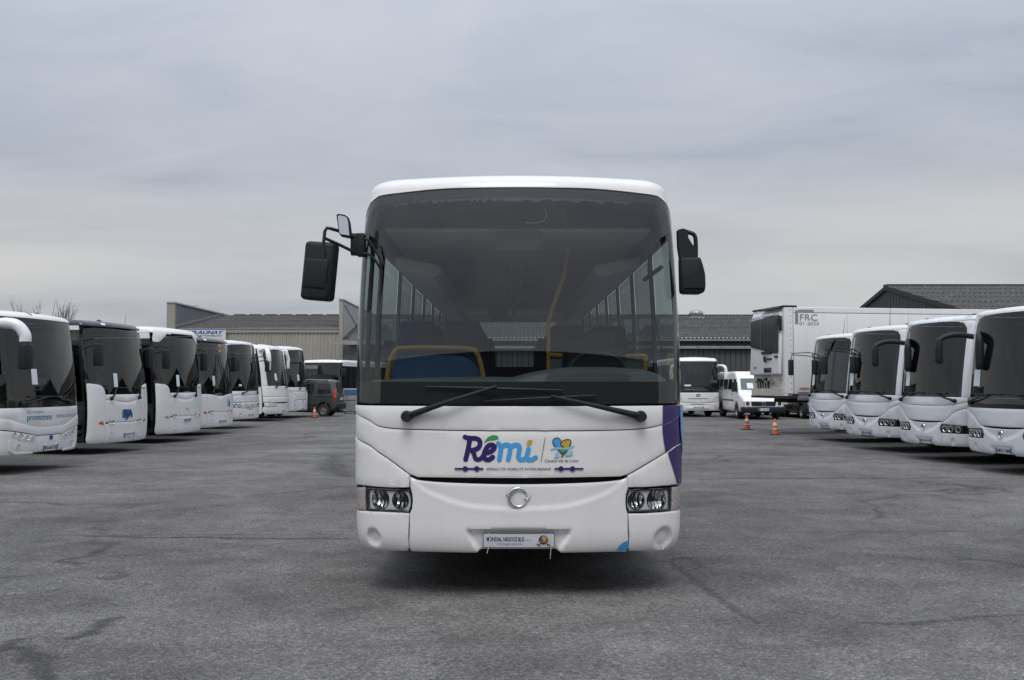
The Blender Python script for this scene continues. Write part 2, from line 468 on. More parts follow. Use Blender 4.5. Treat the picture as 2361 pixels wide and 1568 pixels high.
# ------------------------------------------------------------------ buses
def sstep(a, b, x):
    t = max(0.0, min(1.0, (x - a) / (b - a))); return t * t * (3 - 2 * t)
def mkfront(w, bow, rx, ry, base, zr, H, a=0.18, b=0.22, L=12.0):
    base = spline(base, 4)
    tab = [t for t in base if t[0] < zr - 0.01]
    w0, r0 = interp(base, zr, 1), interp(base, zr, 2)
    tab.append((zr, w0, r0)); h = (H - zr) * 0.80
    for k in range(1, 7):
        t = math.radians(15 * k); tab.append((zr + h * math.sin(t), w0 - a * (1 - math.cos(t)), r0 + b * (1 - math.cos(t))))
    fr = Front(w, bow, rx, ry, tab, L); fr.zr = zr; fr.H = H
    fr.rings = [(t[1], t[2], t[0]) for t in tab if t[0] >= zr - 1e-6]
    wl, rl, zl = fr.rings[-1]
    for k, c in ((0.8, 0.35), (0.5, 0.75), (0.2, 0.97), (0.0, 1.0)):
        fr.rings.append((wl * k, rl + 0.35 * (1 - k), zl + (H - zl) * c))
    return fr
def seat_mesh(key):
    m = MB(); m.box(-0.21, 0.21, 0.0, 0.45, 0.38, 0.50, 0.04)
    v = len(m.v); m.box(-0.215, 0.215, -0.05, 0.05, 0.45, 1.16, 0.045)
    m.v[v:] = [(p[0] * (1 - 0.18 * sstep(0.8, 1.16, p[2])), p[1] + 0.44 + (p[2] - 0.45) * 0.22, p[2]) for p in m.v[v:]]
    m.box(-0.15, 0.15, 0.12, 0.36, 0.0, 0.38)
    return m.mesh(key)
_wheel = {}
def wheel_meshes(r, wd):
    k = (r, wd)
    if k not in _wheel:
        t = MB().lathe([(r * 0.60, -wd / 2), (r * 0.93, -wd / 2), (r, -wd * 0.34), (r, wd * 0.34), (r * 0.93, wd / 2), (r * 0.60, wd / 2)], 28, 'x', close=False)
        h = MB().lathe([(0.02, wd * 0.30), (r * 0.16, wd * 0.30), (r * 0.20, wd * 0.12), (r * 0.45, wd * 0.05), (r * 0.56, wd * 0.34), (r * 0.62, wd * 0.46), (r * 0.62, -wd * 0.46), (0.02, -wd * 0.3)], 24, 'x')
        _wheel[k] = (t.mesh('tyre'), h.mesh('rim'))
    return _wheel[k]
def wheel(parent, x, y, r, wd, sg, rimmat='steel'):
    t, h = wheel_meshes(r, wd)
    wt = bpy.data.objects.new('wheel', t); C.objects.link(wt); wt.parent = parent; wt.location = (x, y, r)
    if sg < 0: wt.rotation_euler = (0, 0, math.pi)
    if not t.materials: t.materials.append(M['rubber']); t.shade_smooth(); t.set_sharp_from_angle(angle=0.7)
    ri = bpy.data.objects.new('rim', h); C.objects.link(ri); ri.parent = wt
    if not h.materials: h.materials.append(M[rimmat]); h.shade_smooth(); h.set_sharp_from_angle(angle=0.7)
    return wt
class Bus:
    def __init__(s, name, label, cat, loc, rz, fr, white='white_warm', group=None, z=0.0):
        s.root = thing(name, label, cat, (loc[0], loc[1], 0), rz, group); s.fr = fr; s.loc = loc; s.rz = rz; s.white = white
    def conv(s, poly, g=0.08, closed=True):
        d = densify(poly, g) if closed else poly
        return [(s.fr.sx(x, z), z) for x, z in d]
    def map(s, off=0.0, disp=None):
        fr = s.fr
        return (lambda u, v, o: fr.P(u, v, off + o + (disp(u, v) if disp else 0.0)))
    def panel(s, name, poly, mat, off=0.0, depth=0.02, ring=0.01, disp=None, parent=None, holes=(), grid=0.10, el=True, smooth=50, roll=0.004):
        if el: poly = s.conv(poly, grid); holes = [s.conv(h, grid) for h in holes]
        return sheet(name, poly, s.map(off, disp), mat, parent or s.root, holes, grid, depth, ring, roll, smooth)
    def text(s, name, body, x0, x1, z0, z1, mat, parent=None, off=0.006, **k):
        fr = s.fr
        return lettering(name, body, fr.sx(x0, (z0 + z1) / 2), fr.sx(x1, (z0 + z1) / 2), z0, z1, s.map(off), mat, parent or s.root, **k)
    def tube(s, name, pts, r, mat, parent=None, n=8):
        "tube through (x,z,off) points of the front surface"
        fr = s.fr
        return MB().tube([fr.P(fr.sx(x, z), z, o) for x, z, o in pts], r, n).build(name, mat, parent or s.root)
    def lamp(s, x, z, r, mat='reflector', depth=0.05, off=0.0, parent=None, name='headlamp', rim='black_plastic', glassy=True):
        fr = s.fr; u = fr.sx(x, z); c = circle(u, z, r, 20)
        bowl = (lambda a, b: -depth * (1 - min(1, ((a - u) ** 2 + (b - z) ** 2) / r / r)) ** 0.6)
        lp = sheet(name, c, s.map(off, bowl), mat, parent or s.root, (), max(0.012, r / 5), 0, 0)
        sheet('bezel', circle(u, z, r * 1.12, 20), s.map(off + 0.004), rim, lp, [c], 0.05, 0.006, 0)
        if glassy: sheet('lens', circle(u, z, r * 1.02, 20), s.map(off + 0.003), 'lamp_glass', lp, (), 0.05, 0, 0)
        return lp
    def plate(s, x0, x1, z0, z1, body, off=0.012, euro=True, mat='plate_white'):
        p = s.panel('number_plate', rrect(x0, x1, z0, z1, 0.008, 2), mat, off, 0.01, 0, grid=0.12)
        wd = x1 - x0
        if euro:
            for a, b in ((x0 + 0.003, x0 + wd * 0.09), (x1 - wd * 0.09, x1 - 0.003)):
                s.panel('blue_band', [(a, z0 + 0.004), (b, z0 + 0.004), (b, z1 - 0.004), (a, z1 - 0.004)], 'plate_blue', off + 0.003, 0, 0, parent=p, grid=0.12)
        s.text('plate_lettering', body, x0 + wd * (0.12 if euro else 0.05), x1 - wd * (0.12 if euro else 0.05), z0 + (z1 - z0) * 0.2, z1 - (z1 - z0) * 0.2, 'ink', p, off + 0.004, bold=0.012)
        return p
    def wiper(s, pivot, joint, b0, b1, off=0.03):
        fr = s.fr
        a = s.tube('wiper', [(*pivot, 0.02), ((pivot[0] * 0.7 + joint[0] * 0.3), pivot[1] * 0.7 + joint[1] * 0.3, 0.06), (*joint, off + 0.02)], [0.028, 0.02, 0.012], 'black_plastic')
        s.tube('wiper_blade', [(*b0, off), ((b0[0] + b1[0]) / 2, (b0[1] + b1[1]) / 2, off + 0.004), (*b1, off)], 0.011, 'black_plastic', a, 6)
        MB().lathe([(0.03, -0.035), (0.042, -0.01), (0.042, 0.02)], 14, 'y', fr.P(fr.sx(*pivot), pivot[1], 0.02)).build('wiper_pivot', 'black_plastic', a)
        return a
    def grid(s, name, sr, rings, mat, both=False, off=0.0):
        fr = s.fr; mb = MB()
        for sg in ((1, -1) if both else (1,)):
            o = len(mb.v); n = len(sr)
            for wv, rk, z in rings:
                for u in sr:
                    x, y = fr.plan(u * sg); mb.v.append((x * wv / fr.w, min(y + rk, fr.L + 0.2), z))
            for i in range(len(rings) - 1):
                for k in range(n - 1):
                    q = (o + i * n + k, o + i * n + k + 1, o + (i + 1) * n + k + 1, o + (i + 1) * n + k); mb.f.append(q)
        me = mb.mesh(name)
        bm = bmesh.new(); bm.from_mesh(me); bmesh.ops.remove_doubles(bm, verts=bm.verts, dist=0.0005); bmesh.ops.recalc_face_normals(bm, faces=bm.faces); bm.to_mesh(me); bm.free()
        return link(name, me, mat, s.root, 60)
    def body(s, zb=0.33, belt=1.45, wtop=2.72, capmat=None, roofmat='roof_white', cap=0.9, sidemat=None, glassm='side_glass_dark', wz=3.0, seats=3,
             door=True, doors_z=None, interior=True, rwin=True, sidetop=None, wr=0.48, pillar='black_gloss', axles=None, glass2=None):
        fr = s.fr; L = fr.L; W = fr.w; root = s.root; sidemat = sidemat or s.white; zr = fr.zr
        ax = axles or (2.7, L - 3.3)
        # roof in two pieces: the moulded front cap and the long roof
        sc = fr.se + cap
        nn = [i / 30 * fr.se for i in range(-30, 31)]
        rng = [-sc] + nn + [sc]
        s.grid('roof_cap', rng, fr.rings, capmat or s.white)
        rs = [sc, (sc + fr.smax) / 2, fr.smax]
        s.grid('roof', rs, fr.rings, roofmat, True)
        y0 = fr.ye + 0.015
        arch = lambda ya: [(ya - (wr + 0.1) * math.cos(a), zb + max(0.0, 0.48 - zb + (wr + 0.1) * math.sin(a))) for a in [math.pi * k / 10 for k in range(11)]]
        for sg in (-1, 1):
            dy = 1.55 if (door and sg < 0) else y0
            low = [(dy, zb)] + arch(ax[0]) + arch(ax[1]) + [(L, zb), (L, belt), (dy, belt)]
            sheet('side_panel', [(fr.side(y, sg), z) for y, z in low], s.map(0.0), sidemat, root, (), 0.4, 0.03, 0)
            up = [(y0, wtop), (L, wtop), (L, zr - 0.004), (y0, zr - 0.004)]
            sheet('cant_rail', [(fr.side(y, sg), z) for y, z in up], s.map(0.0), sidetop or sidemat, root, (), 0.4, 0.02, 0)
            ys = [y0 if not (door and sg < 0) else 1.55]
            y = ys[0] + (1.25 if sg > 0 else 1.5)
            while y < L - 0.9: ys.append(y); y += wz / 2
            ys.append(L - 0.05)
            hl = [rrect(min(fr.side(a + 0.05, sg), fr.side(b - 0.05, sg)), max(fr.side(a + 0.05, sg), fr.side(b - 0.05, sg)), belt + 0.05, wtop - 0.05, 0.05, 3) for a, b in zip(ys, ys[1:])]
            sheet('window_frame', [(fr.side(y, sg), z) for y, z in [(ys[0], belt + 0.002), (L, belt + 0.002), (L, wtop - 0.002), (ys[0], wtop - 0.002)]], s.map(-0.006), pillar, root, hl, 0.5, 0.03, 0)
            for i, h in enumerate(hl): sheet('side_window', h, s.map(-0.004), glass2 if (glass2 and i > 0) else glassm, root, (), 0.6, 0, 0)
        if door:
            dz0, dz1 = doors_z or (zb, wtop)
            dr = s.panel('door', [(fr.side(y, -1), z) for y, z in [(y0, dz0), (1.53, dz0), (1.53, dz1), (y0, dz1)]], 'black_gloss', -0.004, 0.03, 0, el=False, grid=0.4,
                         holes=[rrect(min(fr.side(y0 + 0.06, -1), fr.side(0.88, -1)), max(fr.side(y0 + 0.06, -1), fr.side(0.88, -1)), dz0 + 0.12, dz1 - 0.08, 0.06, 3),
                                rrect(fr.side(1.47, -1), fr.side(0.94, -1), dz0 + 0.12, dz1 - 0.08, 0.06, 3)])
            for a, b in ((y0 + 0.06, 0.88), (0.94, 1.47)):
                s.panel('door_pane', rrect(min(fr.side(a, -1), fr.side(b, -1)), max(fr.side(a, -1), fr.side(b, -1)), dz0 + 0.12, dz1 - 0.08, 0.06, 3), glassm, -0.006, 0, 0, el=False, grid=0.6, parent=dr)
        wt = fr.hw(2.0)
        # rear wall with its window
        if rwin:
            hole = rrect(-0.95, 0.95, 1.75, wtop - 0.05, 0.08, 3)
            rp = sheet('rear_panel', [(-W + 0.02, zb), (W - 0.02, zb), (wt - 0.02, zr), (wt - 0.25, fr.H - 0.1), (-wt + 0.25, fr.H - 0.1), (-wt + 0.02, zr)], lambda u, v, o: (u, L + 0.1 - o, v), sidemat, root, [hole], 0.4, 0.05, 0)
            sheet('rear_window', hole, lambda u, v, o: (u, L + 0.09, v), 'side_glass', root, (), 0.6, 0, 0)
        else:
            MB().box(-W + 0.02, W - 0.02, L, L + 0.08, zb, zr).build('rear_panel', sidemat, root)
        # chassis, floor, ceiling
        MB().box(-W + 0.30, W - 0.30, 0.45, L - 0.1, 0.30, 0.62).build('chassis', 'underside', root)
        MB().box(-W + 0.05, W - 0.05, 0.32, L - 0.02, 0.84, 0.90).build('floor', 'floor_mat', root)
        MB().box(-W + 0.14, W - 0.14, 1.15, L - 0.05, wtop + 0.08, wtop + 0.11).build('ceiling_lining', 'ceiling', root)
        for x in (-1, 1):
            for y in ax: wheel(root, x * (W - 0.16), y, wr, 0.27, x)
        if interior:
            MB().box(-W + 0.1, W - 0.1, fr.rake(belt) + 0.36, 0.95, belt - 0.62, belt + 0.04, 0.06).build('dashboard', 'dash', root)
            me = seat_mesh('seat'); me.materials.append(M['seat_blue']); me.shade_smooth()
            for r in range(seats):
                for x in (-0.97, -0.52, 0.52, 0.97):
                    o = bpy.data.objects.new('seat', me); C.objects.link(o); o.parent = root; o.location = (x, 2.0 + r * 0.8, 0.9)
            a, bz = 0.55, belt + 0.09
            MB().tube([(a + 0.21 * math.cos(t), 1.12 + 0.13 * math.sin(t), bz + 0.16 * math.sin(t)) for t in [2 * math.pi * k / 24 for k in range(25)]], 0.016, 6).build('steering_wheel', 'black_plastic', root)
    def shell(s, poly, off=-0.035, el=True, mat='dark'):
        return s.panel('inner_shell', poly, mat, off, 0, 0, el=el, grid=0.15)
    def beacon(s, x, y, z, mat='black_plastic', r=0.05):
        MB().lathe([(r * 1.2, 0), (r * 1.1, r * 0.5), (r * 0.7, r * 0.95), (0.004, r * 1.1)], 14, 'z', (x, y, z)).build('roof_marker', mat, s.root)
    def aerial(s, x, y, z, lx=-0.25, h=0.5):
        MB().tube([(x, y, z), (x + lx * 0.3, y, z + h * 0.3), (x + lx, y, z + h)], [0.010, 0.006, 0.003], 6).build('aerial', 'black_plastic', s.root)
    def paper(s, x0, x1, z0, z1, mat='paper', off=0.003):
        p = s.panel('paper_notice', [(x0, z0), (x1, z0), (x1, z1), (x0, z1)], mat, off, 0, 0, grid=0.2)
        return p

# ------------------------------------------------------------------ the coach in the middle
D = 7.75
MAINLOC = ((1196.0 - CXP) * D / F, D)
mfr = mkfront(1.275, 0.17, 0.20, 0.26,
              [(0.30, 1.20, 0.075), (0.36, 1.235, 0.03), (0.45, 1.255, 0.006), (0.60, 1.262, 0.0), (0.95, 1.27, 0.0), (1.45, 1.275, 0.005), (1.8, 1.273, 0.022), (2.2, 1.268, 0.065), (2.70, 1.25, 0.14), (2.96, 1.228, 0.195), (3.15, 1.19, 0.245)],
              3.115, 3.28, 0.105, 0.26, 12.0)
mb_ = Bus('coach', 'large white coach parked facing front in the middle, colourful logo and purple stripe', 'bus', MAINLOC, 0.0, mfr, 'white')
def q6(x, y):
    px, py = 806.9 + x * 0.33202, 910.7 + y * 0.33202
    if x < 70: return (-mfr.se, at(px, py, D + 0.42)[2])
    if x > 2283: return (mfr.se, at(px, py, D + 0.42)[2])
    return pix(mfr, MAINLOC, 0.0, px, py, (px - 1196) / 310, 1.0)
def q5(x, y):
    px, py = 806.9 + x * 0.35293, 391.9 + y * 0.35293
    return pix(mfr, MAINLOC, 0.0, px, py, (px - 1196) / 300, 2.0)
def ip(poly):
    "height of a polyline at s"
    p = sorted(poly)
    def f(s_):
        if s_ <= p[0][0]: return p[0][1]
        for a, b in zip(p, p[1:]):
            if s_ <= b[0]: return a[1] + (b[1] - a[1]) * (s_ - a[0]) / max(1e-6, b[0] - a[0])
        return p[-1][1]
    return f
def main_front():
    B = mb_; fr = mfr; R = B.root; se = fr.se; sp = lambda pts: spline([q6(*p) for p in pts], 5)
    # inner dark shell seen in the gaps, below the windscreen
    zws = q6(1175, 70)[1]
    B.shell([(-se, 0.40), (se, 0.40), (se, zws + 0.02), (-se, zws + 0.02)], -0.075, False)
    top = [(u, z - 0.006) for u, z in sp([(40, 64), (600, 72), (1175, 73), (1750, 72), (2310, 64)])]
    crease = sp([(45, 105), (120, 165), (240, 222), (600, 240), (1175, 246), (1750, 243), (2050, 228), (2230, 180), (2300, 120)])
    # wiper panel
    pr = sp([(45, 112), (120, 172), (240, 229), (600, 247), (1175, 253), (1750, 250), (2050, 235), (2230, 187), (2300, 127)])
    B.panel('wiper_panel', top + crease[::-1], 'white', 0.006, 0.03, 0.012, grid=0.07, el=False)
    diagL = sp([(45, 275), (120, 338), (200, 395), (280, 448), (350, 500), (415, 548)])
    diagR = sp([(1930, 550), (2010, 505), (2100, 452), (2200, 390), (2260, 345), (2300, 315)])
    slot_t = sp([(470, 570), (800, 574), (1175, 576), (1540, 572), (1880, 565)])
    B.panel('front_flap', pr + diagR[::-1] + slot_t[::-1] + diagL[::-1], 'white', 0.0, 0.03, 0.012, grid=0.05, el=False)
    # panels over the headlights
    ul = [q6(*p) for p in [(414, 566), (410, 640), (300, 642), (180, 636), (100, 626), (45, 618)]]
    B.panel('wing_panel', [(u, z - 0.012) for u, z in diagL] + ul, 'white', 0.004, 0.03, 0.010, grid=0.05, el=False)
    ur = [q6(*p) for p in [(2300, 612), (2250, 622), (2170, 630), (2050, 638), (1934, 640), (1930, 568)]]
    B.panel('wing_panel', [(u, z - 0.012) for u, z in diagR] + ur, 'white', 0.004, 0.03, 0.010, grid=0.05, el=False)
    # centre bumper with its smile crease and the plate recess
    bt = sp([(418, 570), (480, 594), (700, 612), (1175, 623), (1650, 612), (1870, 594), (1928, 572)])
    arc = ip(sp([(410, 560), (470, 630), (600, 706), (800, 770), (1000, 792), (1175, 797), (1380, 790), (1550, 768), (1750, 700), (1880, 620), (1935, 560)]))
    topz = ip(bt)
    rec = [q6(*p) for p in [(820, 925), (1175, 925), (1520, 925), (1545, 950), (1520, 1010), (1465, 1085), (1462, 1120), (882, 1120), (880, 1085), (825, 1010), (800, 950)]]
    nl = q6(300, 740); nr = q6(2050, 740)
    def disp(u, z):
        d = 0.0; a = arc(u); t = topz(u)
        if z > a: d -= 0.0075 * sstep(0, 0.022, z - a) * (1 - 0.6 * sstep(0, 1, (z - a) / max(0.05, t - a)))
        else: d += 0.002 * (1 - sstep(0, 0.05, a - z))
        if inside((u, z), rec): d -= 0.045 * sstep(0.0, 0.035, edist((u, z), rec))
        return d
    br = [q6(*p) for p in [(1931, 640), (1916, 690), (1912, 740), (1916, 790), (1927, 826), (1928, 950), (1924, 1070), (1918, 1088)]]
    bb = [q6(*p) for p in [(1750, 1090), (1175, 1095), (600, 1090), (430, 1086), (418, 1070), (416, 950), (417, 826), (432, 790), (437, 740), (434, 690), (421, 640)]]
    B.panel('bumper', bt + br + bb, 'white', 0.004, 0.04, 0.010, disp, grid=0.018, el=False)
    # lower corner panels with the blank fog lamp dishes
    for pts, (cx, cz), r in (([(50, 800), (100, 806), (200, 812), (411, 822), (411, 1068), (398, 1086), (300, 1086), (190, 1082), (120, 1068), (78, 1040), (62, 985)], (160, 990), 55),
                             ([(1933, 826), (2050, 824), (2180, 815), (2250, 806), (2298, 796), (2288, 985), (2272, 1035), (2240, 1066), (2180, 1080), (2050, 1086), (1945, 1086), (1933, 1070)], (2180, 1000), 55)):
        c = q6(cx, cz); rr = abs(q6(cx + r, cz)[0] - c[0])
        dd = lambda u, z, c=c, rr=rr: -0.030 * (1 - sstep(0.70, 1.02, math.hypot(u - c[0], z - c[1]) / rr))
        B.panel('bumper_corner', [q6(*p) for p in pts], 'white', 0.0, 0.04, 0.010, dd, grid=0.018, el=False)
    # headlights
    for sgn, box, body, l1, l2, ind in (
        (-1, [(104, 642), (412, 655), (431, 700), (435, 740), (431, 780), (415, 816), (106, 800)], [(122, 660), (404, 670), (416, 705), (419, 740), (416, 775), (404, 800), (124, 788)], (200, 725, 62), (343, 733, 56), [(48, 640), (101, 641), (103, 799), (55, 792)]),
        (1, [(2238, 642), (1935, 655), (1916, 700), (1912, 740), (1916, 780), (1931, 816), (2236, 806)], [(2222, 660), (1943, 668), (1931, 705), (1928, 740), (1931, 775), (1943, 802), (2222, 790)], (2141, 730, 62), (1995, 735, 56), [(2292, 630), (2241, 641), (2239, 805), (2290, 792)])):
        bx = B.panel('headlight', [q6(*p) for p in box], 'black_gloss', -0.006, 0.02, 0.006, grid=0.05, el=False, holes=[[q6(*p) for p in body]])
        hol = []
        for lx, lz, lr in (l1, l2):
            c = q6(lx, lz); hol.append(circle(*c, abs(q6(lx + lr, lz)[0] - c[0]), 24))
        B.panel('lamp_housing', [q6(*p) for p in body], 'lamp_body', -0.024, 0.01, 0, grid=0.05, el=False, parent=bx, holes=hol)
        for lx, lz, lr in (l1, l2):
            c = q6(lx, lz); r = abs(q6(lx + lr, lz)[0] - c[0]); cc = circle(*c, r, 24)
            bowl = lambda u, z, c=c, r=r: -0.055 * (1 - min(1, ((u - c[0]) ** 2 + (z - c[1]) ** 2) / r / r)) ** 0.7 + 0.004 * math.sin((u - c[0]) * 190) * min(1, math.hypot(u - c[0], z - c[1]) / r * 1.5)
            sheet('lamp_reflector', cc, B.map(-0.024, bowl), 'reflector', bx, (), 0.007, 0, 0)
            sheet('lamp_ring', circle(*c, r * 1.06, 24), B.map(-0.020), 'black_plastic', bx, [cc], 0.05, 0.008, 0)
            MB().lathe([(0.005, -0.030), (0.011, -0.026), (0.012, -0.01), (0.012, 0.02)], 12, 'y', fr.P(c[0], c[1], -0.058)).build('bulb_shield', 'black_plastic', bx)
        B.panel('lamp_cover', [q6(*p) for p in body], 'lamp_glass', -0.007, 0, 0, grid=0.05, el=False, parent=bx)
        B.panel('indicator', [q6(*p) for p in ind], 'clear_lens', -0.004, 0.02, 0.005, grid=0.03, el=False)
    # livery on the viewer's right
    e = lambda x, y: q6(x, y)
    pur1 = [e(2168, 132)] + [e(*p) for p in [(2168, 74)]] + [e(2283, 72), (se, e(2300, 70)[1]), (se, e(2300, 120)[1] + 0.003), e(2275, 147), e(2230, 178.5), e(2168, 203)]
    B.panel('purple_stripe', pur1[1:], 'purple', 0.010, 0, 0, grid=0.05, el=False)
    pur2 = [e(2168, 211), e(2230, 188.5), e(2275, 156), (se, e(2300, 127)[1] - 0.002), (se, e(2300, 314)[1]), e(2262, 342), e(2190, 395), e(2178, 330), e(2170, 260)]
    B.panel('purple_stripe', pur2, 'purple', 0.004, 0, 0, grid=0.05, el=False)
    pur3 = [e(2203, 400), e(2265, 353), (se, e(2300, 327)[1]), (se, e(2300, 612)[1]), e(2268, 616), e(2240, 520), e(2215, 440)]
    B.panel('purple_stripe', pur3, 'purple', 0.008, 0, 0, grid=0.05, el=False)
    B.panel('blue_stripe', [(se - 0.06, 1.06), (se + 0.17, 1.06), (se + 0.22, 1.43), (se - 0.13, 1.43), (se - 0.12, 1.25)], 'skyblue', 0.013, 0, 0, grid=0.04, el=False)
    c = q6(1924, 1076); r = abs(q6(1855, 1076)[0] - c[0])
    B.panel('blue_dot', [(c[0] - 0.004, c[1])] + [(c[0] - 0.004 - r * math.sin(t), c[1] + r * 0.92 * math.cos(t)) for t in [math.pi / 2 * k / 8 for k in range(9)]], 'skyblue', 0.008, 0, 0, grid=0.04, el=False)
    # chrome leaping emblem: an open ring with snout and tail
    c = q6(1168, 712); r = 0.066; P3 = lambda dx, dz, o=0.018: fr.P(c[0] + dx, c[1] + dz, o - 0.014)
    em = MB(); th = [math.radians(a) for a in range(12, 336, 9)]
    em.tube([P3(r * math.cos(t), r * 1.02 * math.sin(t)) for t in th], [0.005 + 0.012 * math.sin(math.pi * min(1, i / (len(th) - 1)) ** 0.8) for i in range(len(th))], 10)
    em.tube([P3(-r * 0.80, r * 0.66), P3(-r * 1.15, r * 0.32), P3(-r * 1.38, r * 0.22)], [0.013, 0.009, 0.003], 8)
    em.tube([P3(r * 0.95, -r * 0.35), P3(r * 1.22, 0.0), P3(r * 1.36, r * 0.28)], [0.010, 0.008, 0.003], 8)
    em.tube([P3(r * 1.05, -r * 0.10), P3(r * 0.62, -r * 0.08)], [0.008, 0.003], 8)
    em.build('emblem', 'chrome', R)
    # plate from the dealer
    p0, p1 = q6(929, 1068), q6(1421, 967)
    mp = B.map(-0.022)
    pl = sheet('dealer_plate', rrect(p0[0], p1[0], p0[1], p1[1], 0.008, 3), mp, 'plate_white', R, (), 0.1, 0.008, 0)
    sheet('plate_edge', rrect(p0[0] - 0.004, p1[0] + 0.004, p0[1] - 0.004, p1[1] + 0.004, 0.010, 3), mp, 'black_plastic', pl, [rrect(p0[0], p1[0], p0[1], p1[1], 0.008, 3)], 0.1, 0.006, 0)
    zq = lambda x, y: ((1860 + x / 5.6214), (2100 + y / 5.6214))
    def pq(x, y):
        sx_, sy_ = zq(x, y); return pix(fr, MAINLOC, 0, sx_ / 1.735, sy_ / 1.735, 0, 0.4)
    def ptext(nm, body, x0, x1, y0, y1, mat, **k):
        a, b = pq(x0, y1), pq(x1, y0); lettering(nm, body, a[0], b[0], a[1], b[1], B.map(-0.019), mat, pl, **k)
    ptext('dealer_name', 'MONDIAL NEGOCE BUS', 485, 1330, 287, 382, 'ink', bold=0.006, space=0.95)
    ptext('dealer_suffix', 'S.A.R.L', 1355, 1505, 335, 376, 'grey_ink', space=1.3)
    ptext('dealer_address', 'www.negocebus.com', 728, 1275, 430, 472, 'ink')
    g = pq(1770, 355); gr = abs(pq(1875, 355)[0] - g[0])
    sheet('globe', circle(*g, gr, 24), B.map(-0.0195), 'navy', pl, (), 0.1, 0, 0)
    sheet('globe_land', [(g[0] - gr * 0.5, g[1] + gr * 0.1), (g[0] - gr * 0.1, g[1] + gr * 0.05), (g[0] + gr * 0.1, g[1] - gr * 0.8), (g[0] + gr * 0.35, g[1] - gr * 0.1), (g[0] + gr * 0.85, g[1] + gr * 0.1), (g[0] + gr * 0.45, g[1] + gr * 0.8), (g[0] - gr * 0.2, g[1] + gr * 0.85)], B.map(-0.0185), 'ochre', pl, (), 0.1, 0, 0)
    sheet('globe_band', [pq(1650, 372), pq(1770, 385), pq(1890, 365), pq(1890, 395), pq(1770, 415), pq(1650, 400)], B.map(-0.0178), 'rail_yellow', pl, (), 0.1, 0, 0)
    for xs in ((1620, 1700), (1840, 1920)):
        sheet('flag', [pq(xs[0], 440), pq(xs[1], 470), pq(xs[1], 505), pq(xs[0], 475)], B.map(-0.0178), 'red_ink', pl, (), 0.1, 0, 0)
    for a, b_, c_ in (((540, 190), (560, 420), (490, 640)), ((1920, 200), (1940, 520), (1915, 760))):
        pts = [pq(*a), pq(*b_), pq(*c_)]
        MB().tube([fr.P(*pts[0], -0.014), fr.P(*pts[1], -0.012), fr.P(*pts[2], 0.0)], 0.0025, 5).build('cable_tie', 'paper_white', R)
    # logo on the flap
    def ql(x, y): return pix(fr, MAINLOC, 0, (1780 + x / 3.808) / 1.735, (1700 + y / 3.808) / 1.735, 0, 1.0)
    kk = [0]
    def stroke(nm, pts, wd, mat, sm=True, r=True):
        kk[0] += 1; off = 0.003 + 0.00025 * kk[0]
        P = [ql(*p) for p in (spline(pts, 6) if sm else pts)]; h = wd / 3.808 / 1.735 / 310 / 2
        pol = []
        def nrm(i):
            a, b = P[max(0, i - 1)], P[min(len(P) - 1, i + 1)]; dx, dz = b[0] - a[0], b[1] - a[1]; l = math.hypot(dx, dz) or 1; return -dz / l, dx / l
        Lp = [(p[0] + nrm(i)[0] * h, p[1] + nrm(i)[1] * h) for i, p in enumerate(P)]; Rp = [(p[0] - nrm(i)[0] * h, p[1] - nrm(i)[1] * h) for i, p in enumerate(P)]
        v = [fr.P(*q, off) for q in Lp + Rp]; n = len(P); f = [(i, i + 1, n + i + 1, n + i) for i in range(n - 1)]
        if r:
            for c0 in (P[0], P[-1]):
                o = len(v); v += [fr.P(c0[0] + h * math.cos(t), c0[1] + h * math.sin(t), off + 0.0001) for t in [2 * math.pi * k / 14 for k in range(14)]]; f.append(tuple(range(o, o + 14)))
        me = bpy.data.meshes.new(nm); me.from_pydata(v, [], f); me.update(); return link(nm, me, mat, R, 0)
    def blot(nm, pts, mat, sm=True):
        kk[0] += 1
        P = [ql(*p) for p in (spline(pts, 4, True) if sm else pts)]
        return sheet(nm, P, B.map(0.003 + 0.00025 * kk[0]), mat, R, (), 0.08, 0, 0)
    pu = 'purple'; bl = 'skyblue'
    stroke('logo_letter', [(382, 200), (350, 380), (316, 525)], 76, pu)
    stroke('logo_letter', [(306, 184), (340, 196), (400, 203), (470, 205), (522, 232), (535, 285), (510, 345), (450, 378), (385, 384)], 74, pu)
    stroke('logo_letter', [(415, 395), (445, 445), (462, 505), (505, 527), (555, 505), (590, 455)], 70, pu)
    stroke('logo_letter', [(625, 428), (690, 410), (742, 370), (752, 328), (712, 304), (655, 325), (612, 395), (592, 470), (615, 520), (672, 528), (728, 490)], 74, pu)
    blot('logo_leaf', [(598, 275), (625, 220), (670, 178), (730, 155), (790, 162), (816, 190), (800, 216), (740, 228), (680, 238), (630, 256)], 'leafgreen')
    stroke('logo_letter', [(812, 282), (850, 330), (846, 430), (828, 528)], 72, bl)
    stroke('logo_letter', [(862, 330), (920, 302), (975, 310), (995, 345), (985, 430), (963, 528)], 70, bl)
    stroke('logo_letter', [(1010, 330), (1070, 302), (1120, 312), (1137, 350), (1125, 430), (1118, 490), (1150, 526), (1200, 522), (1240, 490)], 70, bl)
    stroke('logo_letter', [(1274, 365), (1255, 440), (1245, 495), (1275, 528), (1330, 522), (1382, 494)], 70, bl)
    blot('logo_dot', [(1270, 232), (1310, 226), (1328, 245), (1318, 290), (1288, 314), (1254, 306), (1250, 268)], 'ochre')
    stroke('logo_rule', [(1526, 188), (1460, 565)], 8, 'ink', False, False)
    blot('crest_lobe', [(1690, 335), (1650, 290), (1645, 235), (1680, 200), (1730, 205), (1760, 245), (1752, 300), (1775, 340)], 'skyblue')
